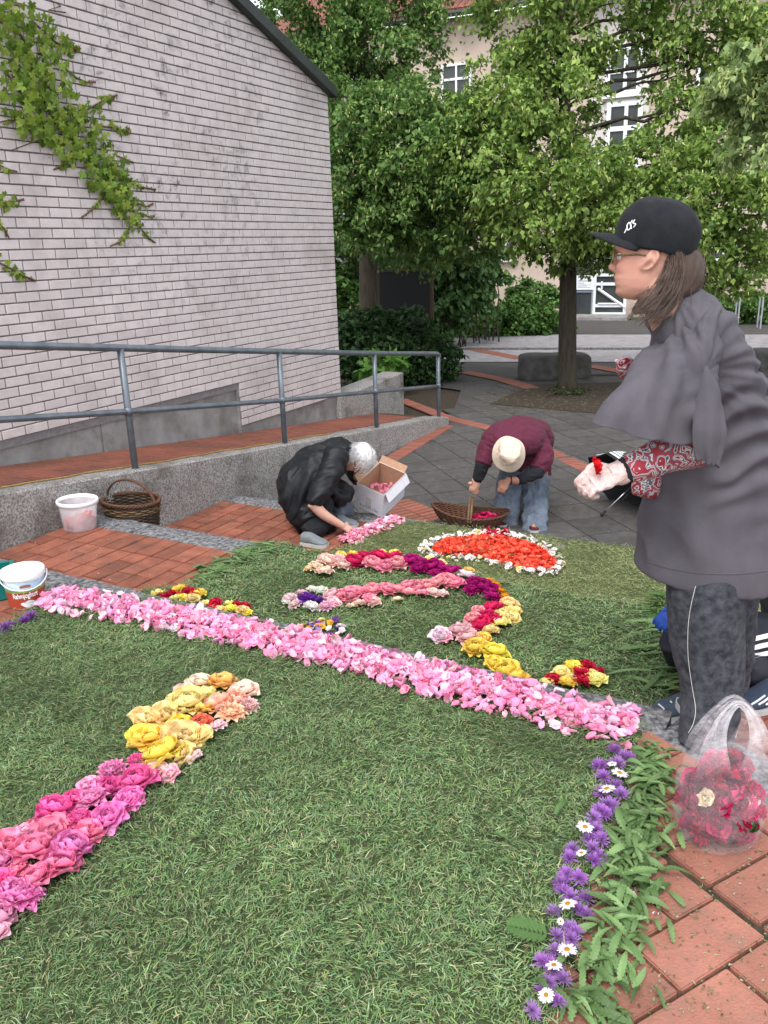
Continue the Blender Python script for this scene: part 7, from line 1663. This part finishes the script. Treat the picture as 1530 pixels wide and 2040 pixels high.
if all(p is not None for p in P_): wpart('cap_tab', mesh('cap_tab', [tuple(p) for p in P_], [(0, 1, 2, 3)], M['whitepl']), w1)
for sd_ in (-1, 1):
    q = np.array([[sd_ * .052, .086, .004], [sd_ * .066, .055, .006], [sd_ * .074, .01, .008], [sd_ * .074, -.02, .0]]) * .98; part(MB().tube([tuple(T1(p)) for p in cat(q, 12)], .0024, 6), 'spectacle_temple', M['tort'], w1, smooth=True)
    rim_ = [T1(np.array([sd_ * .030 + .0235 * math.cos(a), .099 - .010 * abs(sd_ * .030 + .0235 * math.cos(a)) / .05, .0 + .019 * math.sin(a)]) * .98) for a in np.linspace(0, 6.283, 28)]
    part(MB().tube([tuple(p) for p in rim_], .0021, 6, caps=False), 'spectacle_rim', M['tort'], w1, smooth=True); wpart('spectacle_lens', mesh('spectacle_lens', [tuple(p) for p in rim_[:-1]], [tuple(range(27))], M['lens']), w1)
    e_ = SH().ball(T1(np.array([sd_ * .031, .070, .002]) * .98), .0125); wpart('eye', mesh('eye', np.concatenate(e_.V), e_.F, M['eye'], smooth=True), w1)
shoe('sandal', fo[:2] + [.075, .02], fo[:2] + [-.160, -.03], Z1, .105, .085, M['sandal'], w1); shoe('sandal', fo2[:2] + [.06, -.01], fo2[:2] + [-.01, .22], .003, .09, .06, M['sandal'], w1)
for i, (t, w_) in enumerate(((-.02, .02), (-.07, .018), (-.115, .016))):
    part(MB().tube([tuple(fo + [t, -.052, .022]), tuple(fo + [t - .012, -.042, .05]), tuple(fo + [t - .02, -.01, .072 - i * .012])], .0035, 6), 'sandal_strap', M['whitepl'], w1)

# ---- the white-haired person crouching by the box -------------------------------------
w2 = empty('person', at(620, 1080, Z2), 'crouching white-haired person in black rain jacket laying pink petals', 'person')
bd = SH(); HC2 = A3(716, 914, 6.02); T2 = head(bd, HC2, (-.10, -.62, -.80), (.85, -.42, .28), 1.0)
bd.limb([T2(np.array([0, -.03, -.05])), T2(np.array([0, -.06, -.12])), A3(678, 902, 6.06)], [.055, .055, .07], k=22)
bd.loft([ring(588, 1030, 5.98, 30, .14, -50), ring(595, 985, 5.98, 34, .15, -40), ring(625, 945, 6.0, 36, .16, -40), ring(662, 912, 6.04, 32, .15, -40), ring(680, 898, 6.06, 18, .08, -40)], 30)
hw = np.array(at(707, 1063, Z2)) + [0, 0, .06]
bd.limb([A3(665, 912, 5.86), A3(634, 985, 5.72), A3(625, 1006, 5.66)], [.055, .046, .043]); bd.limb([A3(622, 1000, 5.66), A3(645, 1025, 5.68), A3(683, 1048, 5.74)], [.046, .038, .026])
hand(bd, A3(683, 1048, 5.74), (.6, .25, -.45), (.3, -.5, .8), 1.0, (.35, .5, .6, .7), .12, .8, -1)
bd.limb([A3(690, 905, 6.22), A3(712, 950, 6.45), A3(716, 965, 6.75)], [.05, .04, .028]); hand(bd, A3(716, 962, 6.75), (.2, .9, .1), (-.6, .2, .7), 1.0, (.6, .7, .7, .8), .1, .7, 1)
ank = np.array(at(612, 1078, Z2)) + [0, .05, .09]; bd.limb([A3(596, 1024, 5.88), A3(648, 1012, 5.82), ank], [.055, .035, .026]); ank2 = np.array(at(668, 1068, Z2)) + [.0, .25, .09]
bd.limb([A3(595, 1025, 6.15), A3(682, 992, 6.22), ank2], [.06, .04, .028]); 
f1_ = np.array(at(602, 1084, Z2)); f1b = np.array(at(652, 1090, Z2))
bd.fuse('body', M['skin3'], w2, .0056, 2)
ja = SH(); ja.loft([ring(593, 1040, 5.98, 34, .20, -62), ring(585, 1012, 5.98, 46, .23, -52), ring(598, 975, 5.98, 52, .24, -44), ring(626, 938, 6.0, 48, .235, -42), ring(656, 910, 6.03, 42, .21, -42), ring(680, 895, 6.05, 28, .14, -42), ring(694, 886, 6.06, 20, .095, -42)], 60, 40)
ja.loft([ring(600, 1010, 5.92, 42, .20, 70), ring(628, 1025, 5.90, 34, .19, 78), ring(652, 1035, 5.90, 30, .16, 84), ring(668, 1045, 5.90, 20, .11, 84)], 30, 30)
ja.loft([ring(640, 950, 6.02, 50, .20, -20), ring(668, 975, 6.02, 36, .18, -10), ring(678, 1000, 6.02, 20, .14, 0)], 24, 30)
ja.limb([A3(672, 900, 5.90), A3(658, 940, 5.80), A3(636, 982, 5.70), A3(624, 1006, 5.655)], [.085, .082, .072, .062], k=26); ja.limb([A3(688, 905, 6.20), A3(704, 935, 6.38), A3(713, 955, 6.6)], [.075, .062, .05], k=22)
ja.fuse('jacket', M['raincoat'], w2, .0085, 4, folds((-.5, .2, -.8), 9, .017, 15, .35, .45, 1.0))
tr = SH(); tr.limb([A3(600, 1020, 6.1), A3(682, 994, 6.20), A3(688, 1012, 6.18), ank2 + [0, 0, .02]], [.10, .078, .07, .055], k=22); tr.fuse('trouser_leg', M['denim'], w2, .008, 3, folds((0, 0, 1), 12, .006, 3, .7))
tr = SH(); tr.limb([A3(596, 1024, 5.88), A3(652, 1010, 5.82), A3(640, 1040, 5.76), ank + [0, 0, -.055]], [.10, .080, .075, .072], k=22); tr.fuse('trouser_leg', M['blackcloth'], w2, .008, 3)
shoe('shoe', f1_[:2], f1b[:2], Z2, .10, .085, M['sneaker'], w2); shoe('shoe', ank2[:2] + [-.06, .02], ank2[:2] + [.16, -.06], Z2, .10, .085, M['sneaker'], w2)
hc2 = T2(np.array([0, -.014, .028])); hm = SH().ball(hc2, (.098, .108, .108), 24)
def hv(P, N_): return folds((.2, -.5, -1), 24, .006, 5, .2, .5)(P, N_)
ho = hm.fuse('hair_mass', M['hairw'], w2, .006, 2, hv)
f2 = T2(np.array([0, 1., 0])) - T2(np.array([0, 0, 0.])); u2 = T2(np.array([0, 0, 1.])) - T2(np.array([0, 0, 0.]))
# open the face: push the mass back from the face side
n = len(ho.data.vertices); P_ = np.empty(n * 3, np.float32); ho.data.vertices.foreach_get('co', P_); P_ = P_.reshape(-1, 3).astype(float); r_ = P_ - HC2; af = r_ @ f2; au = r_ @ u2; k_ = (af > .045) & (au < .055); P_[k_] -= f2[None] * (af[k_] - .045)[:, None]; k_ = (au < -.055); P_[k_] -= u2[None] * (au[k_] + .055)[:, None]; ho.data.vertices.foreach_set('co', P_.astype(np.float32).ravel()); ho.data.update()
def r2(g):
    while True:
        v = np.array([g.gauss(0, 1) for _ in range(3)]); v /= np.linalg.norm(v); 
        if (v @ f2 < .55 or v @ u2 > .35) and v @ u2 > -.35: return hc2 + v * .104, v
def fl2(p, t, n): 
    d = -u2 * .9 + n * (.35 - .2 * t) + np.array([0, 0, -.35]) + f2 * .25; return d - n * (d @ n) * .7
strands('hair', r2, 900, .085, fl2, .0013, M['hairw'], w2, 6, 6, .006, .02)
for sd_ in (-1, 1):
    part(MB().tube([tuple(T2(np.array([sd_ * .030 + .022 * math.cos(a), .098, .018 * math.sin(a)]))) for a in np.linspace(0, 6.283, 22)], .0022, 6, caps=False), 'spectacle_rim', M['blackcloth'], w2, smooth=True)
    part(MB().tube([tuple(T2(np.array(q))) for q in ((sd_ * .052, .094, .004), (sd_ * .07, .05, .006), (sd_ * .074, -.01, .004))], .002, 6), 'spectacle_temple', M['blackcloth'], w2, smooth=True)

# ---- the person in maroon bending over the flat basket --------------------------------
w3 = empty('person', at(1040, 1062, Z3), 'bending person in cream hat and maroon jacket, holding the flat basket\'s handle', 'person')
bd = SH(); HC3 = A3(1014, 905, 6.30); T3 = head(bd, HC3, (-.12, -.45, -.88), (-.05, -.9, .43), 1.0)
bd.limb([T3(np.array([0, -.02, -.06])), T3(np.array([0, -.05, -.13])), A3(1022, 878, 6.55)], [.055, .055, .07], k=22)
bd.loft([ringv(1024, 882, 6.58, 26, .07), ringv(1028, 876, 6.70, 40, .11), ringv(1040, 876, 6.95, 40, .12), ringv(1048, 900, 7.10, 36, .12)], 24)
hdl = A3(942, 988, 6.62)
bd.limb([A3(985, 880, 6.62), A3(958, 925, 6.55), A3(950, 955, 6.55), A3(944, 970, 6.58)], [.055, .045, .035, .028])
bd.limb([A3(1076, 892, 6.68), A3(1078, 940, 6.62), A3(1040, 956, 6.50), A3(1012, 957, 6.42)], [.055, .045, .036, .026])
hand(bd, A3(1012, 957, 6.42), (-.55, -.1, -.75), (-.5, -.7, .3), 1.0, (.4, .5, .55, .6), .14, .6, 1)
fa3 = np.array(at(1005, 1052, Z3)); fb3 = np.array(at(1066, 1063, Z3))
bd.limb([A3(1030, 915, 7.08), A3(1015, 985, 6.92), fa3 + [0, .16, .08]], [.06, .038, .028]); bd.limb([A3(1064, 915, 7.05), A3(1067, 985, 6.90), fb3 + [0, .16, .08]], [.06, .038, .028])
bd.limb([fa3 + [0, .16, .07], fa3 + [0, .05, .03]], [.028, .022]); bd.limb([fb3 + [0, .16, .07], fb3 + [0, .05, .03]], [.028, .022]); bd.fuse('body', M['skin2'], w3, .0056, 2)
jk = SH(); jk.loft([ringv(1018, 890, 6.48, 30, .07), ringv(1020, 884, 6.56, 54, .12), ringv(1025, 874, 6.72, 66, .165), ringv(1036, 872, 6.92, 66, .185), ringv(1044, 884, 7.06, 58, .185), ringv(1048, 900, 7.16, 48, .16)], 50, 36); jk.loft([ring(1042, 890, 7.06, 46, .14), ring(1048, 925, 7.08, 48, .15), ring(1050, 945, 7.08, 47, .15)], 24, 30)
jk.limb([A3(992, 876, 6.66), A3(972, 895, 6.60), A3(962, 925, 6.54)], [.090, .082, .068], k=26); jk.limb([A3(1074, 880, 6.72), A3(1082, 915, 6.64), A3(1070, 938, 6.58)], [.090, .085, .072], k=26)
jk.fuse('jacket', M['maroon'], w3, .0085, 4, folds((.8, .3, -.3), 12, .011, 18, .4, .5, .9))
sv = SH(); sv.limb([A3(962, 922, 6.54), A3(955, 945, 6.54), A3(950, 957, 6.555)], [.060, .050, .043], k=22); sv.fuse('black_sleeve', M['blackcloth'], w3, .007, 2, folds((0, 0, 1), 20, .005, 2, 1.5))
sv = SH(); sv.limb([A3(1074, 938, 6.58), A3(1050, 951, 6.52), A3(1030, 957, 6.47)], [.062, .048, .040], k=22); sv.fuse('black_sleeve', M['blackcloth'], w3, .007, 2, folds((0, 0, 1), 20, .005, 2, 1.5))
gl = SH(); hand(gl, A3(948, 962, 6.56), A3(940, 985, 6.60) - A3(948, 962, 6.56), (-.5, -.75, .2), 1.12, (.8, .85, .9, .95), .08, .8, 1); gl.limb([A3(950, 954, 6.555), A3(948, 966, 6.565), A3(944, 974, 6.58)], [.042, .036, .034], k=18); gl.fuse('glove', M['peachglove'], w3, .0035, 2)
lg = SH(); lg.loft([ring(1034, 920, 7.10, 34, .12), ring(1022, 950, 7.00, 30, .11), ring(1014, 990, 6.88, 27, .10), ring(1009, 1025, fa3[1] + .16, 25, .095), ring(1007, 1046, fa3[1] + .10, 25, .095)], 40, 30); lg.fuse('trouser_leg', M['denim'], w3, .008, 3, folds((0, 0, 1), 12, .010, 21, .7, .5, 1))
lg = SH(); lg.loft([ring(1060, 920, 7.06, 32, .12), ring(1066, 950, 6.94, 28, .11), ring(1067, 990, 6.82, 26, .10), ring(1066, 1030, fb3[1] + .18, 25, .095), ring(1065, 1056, fb3[1] + .10, 25, .095)], 40, 30); lg.fuse('trouser_leg', M['denim'], w3, .008, 3, folds((0, 0, 1), 12, .010, 22, .7, .5, 1))
shoe('boot', fa3[:2] + [0, .18], fa3[:2] + [-.02, .0], Z3, .085, .06, M['boot'], w3); shoe('boot', fb3[:2] + [0, .18], fb3[:2] + [.0, .0], Z3, .085, .06, M['boot'], w3)
part(MB().tube([tuple(A3(1018, 957, 6.43) + np.array([.0, .033 * math.cos(a), .033 * math.sin(a)])) for a in np.linspace(0, 6.283, 20)], .004, 6, caps=False), 'bracelet', M['blackcloth'], w3)
# hat
u3 = T3(np.array([0, 0, 1.])) - T3(np.zeros(3)); f3 = T3(np.array([0, 1., 0])) - T3(np.zeros(3)); r3 = np.cross(f3, u3); hc3 = T3(np.array([0, -.01, .062]))
ht = SH(); rr_ = [(hc3 + u3 * h_, f3 * .108 * s_, r3 * .092 * s_) for h_, s_ in ((-.03, 1.02), (0, 1.0), (.035, .95), (.056, .84), (.067, .6), (.070, .2), (.070, .03))]; ht.loft(rr_, 40, 40); ht.fuse('hat_crown', M['hat'], w3, .005, 3, folds((1, 0, 0), 16, .006, 4, .6, .5))
V = []; F = []
for i in range(64):
    a = 2 * math.pi * i / 64
    for j in range(8): t = j / 7; rr2 = 1 + .40 * t; wv = .014 * math.sin(a * 3 + 1) * t + .008 * math.sin(a * 5) * t; V.append(hc3 + u3 * (-.018 - .085 * t ** .9 + wv) + f3 * .106 * rr2 * math.cos(a) + r3 * .092 * rr2 * math.sin(a))
for i in range(64):
    for j in range(7): a, b = i * 8 + j, ((i + 1) % 64) * 8 + j; F.append((a, a + 1, b + 1, b))
bo = wpart('hat_brim', mesh('hat_brim', V, F, M['hat'], smooth=True), w3); q_ = bo.modifiers.new('s', 'SOLIDIFY'); q_.thickness = .004

# ---- the person crouching behind the standing one --------------------------------------
w4 = empty('person', at(1500, 1415, Z1), 'crouching person in black track trousers, mostly hidden behind the standing person', 'person')
bd = SH(); bd.limb([A3(1600, 1262, 3.2), A3(1368, 1280, 3.08), np.array(at(1395, 1405, Z1)) + [0, .1, .08]], [.06, .04, .03]); bd.limb([A3(1600, 1260, 3.4), A3(1470, 1270, 3.5), np.array(at(1500, 1395, Z1)) + [0, .1, .08]], [.09, .06, .04])
bd.loft([ring(1610, 1260, 3.35, 60, .15), ring(1590, 1150, 3.35, 65, .16), ring(1560, 1020, 3.3, 60, .15, 10), ring(1550, 980, 3.3, 30, .08, 10)], 30); bd.limb([A3(1540, 1030, 3.1), A3(1430, 1130, 3.0), A3(1362, 1216, 2.98)], [.05, .035, .022]); head(bd, A3(1530, 900, 3.2), (-.8, -.2, -.5), (-.3, 0, .9), 1.0); bd.limb([A3(1540, 930, 3.25), A3(1552, 985, 3.3)], [.055, .06])
bd.fuse('body', M['skin3'], w4, .007, 2)
tp_ = SH(); tp_.limb([A3(1640, 1270, 3.2), A3(1530, 1278, 3.12), A3(1400, 1262, 3.05), A3(1352, 1262, 3.03)], [.125, .12, .10, .082], k=30); tp_.limb([A3(1350, 1270, 3.03), A3(1385, 1340, 3.10), np.array(at(1400, 1400, Z1)) + [0, .10, .12]], [.08, .07, .055], k=24)
tp_.limb([A3(1620, 1320, 3.35), A3(1500, 1330, 3.2), A3(1500, 1360, 3.15), np.array(at(1515, 1392, Z1)) + [0, .06, .10]], [.12, .10, .075, .06], k=24)
to_ = tp_.fuse('track_trousers', M['track'], w4, .008, 4, folds((1, 0, .2), 9, .008, 25, .4, .4)); bv = bvh_of(to_)
for k in range(3):
    V = []; F = []
    for x in np.linspace(1475, 1640, 24):
        y = 1272 + k * 17 - (x - 1483) * .22
        for q in (0, 9.5):
            p, n_ = onto(bv, x, y + q, .003); V.append(tuple(p) if p is not None else (V[-2] if len(V) > 1 else tuple(A3(x, y, 3.05))))
    F = [(2 * i, 2 * i + 1, 2 * i + 3, 2 * i + 2) for i in range(23)]; wpart('stripe', mesh('stripe', V, F, M['whitepl'], smooth=True), w4)
V = []
for y in np.linspace(1283, 1320, 8):
    for x in (1337, 1346): p, n_ = onto(bv, x + (y - 1283) * .25, y, .003); V.append(tuple(p) if p is not None else tuple(A3(x, y, 3.0)))
wpart('stripe', mesh('stripe', V, [(2 * i, 2 * i + 1, 2 * i + 3, 2 * i + 2) for i in range(7)], M['whitepl']), w4)
tt = SH(); tt.loft([ring(1605, 1240, 3.32, 80, .19, -10), ring(1590, 1150, 3.33, 88, .20), ring(1570, 1060, 3.32, 84, .19, 10), ring(1552, 1000, 3.3, 74, .17, 18), ring(1540, 965, 3.28, 34, .08, 18)], 36, 32); hs4 = SH().ball(A3(1536, 890, 3.21), (.105, .10, .11), 24); hs4.fuse('hair', M['hairb'], w4, .006, 3, folds((0, .3, -1), 24, .006, 5, .2, .5)); tt.limb([A3(1550, 1015, 3.18), A3(1440, 1125, 3.02), A3(1352, 1222, 2.985)], [.085, .065, .046], k=24); tt.fuse('fleece', M['olive'], w4, .009, 4, folds((.2, 0, 1), 9, .010, 27, .6, .4))
gl = SH(); hand(gl, A3(1362, 1222, 2.98), (-.8, -.1, -.25), (0, -.5, .85), .95, (.5, .6, .6, .7), .1, .7, 1); gl.limb([A3(1370, 1214, 2.98), A3(1355, 1222, 2.98)], [.042, .034]); gl.fuse('glove', M['bluecl'], w4, .004, 2)
s0_ = at(1560, 1398, Z1); s1_ = at(1478, 1416, Z1); shoe('shoe', np.array(s0_)[:2], np.array(s1_)[:2], Z1, .11, .10, M['navy'], w4)
sv_ = bvh_of([c_ for c_ in w4.children if c_.name.startswith('shoe')][0])
for k in range(3):
    P_ = [onto(sv_, x, y, .002)[0] for x, y in cat(np.array([(1497 + k * 14, 1404), (1510 + k * 14, 1396), (1524 + k * 12, 1386)], float), 10)]; P_ = [p for p in P_ if p is not None]
    if len(P_) > 3: part(MB().tube(P_, .004, 5), 'shoe_stripe', M['whitepl'], w4)
leaf_set('held_leaves', 'bunch of dark green leaves held in the blue glove', [(1300, 1232), (1318, 1240)], Z1 + .18, 40, .10, .02, blade + sl[:2], math.radians(60), .7, colr=((.10, .20, .05), (.13, .25, .07)), seed=9, up=.10)
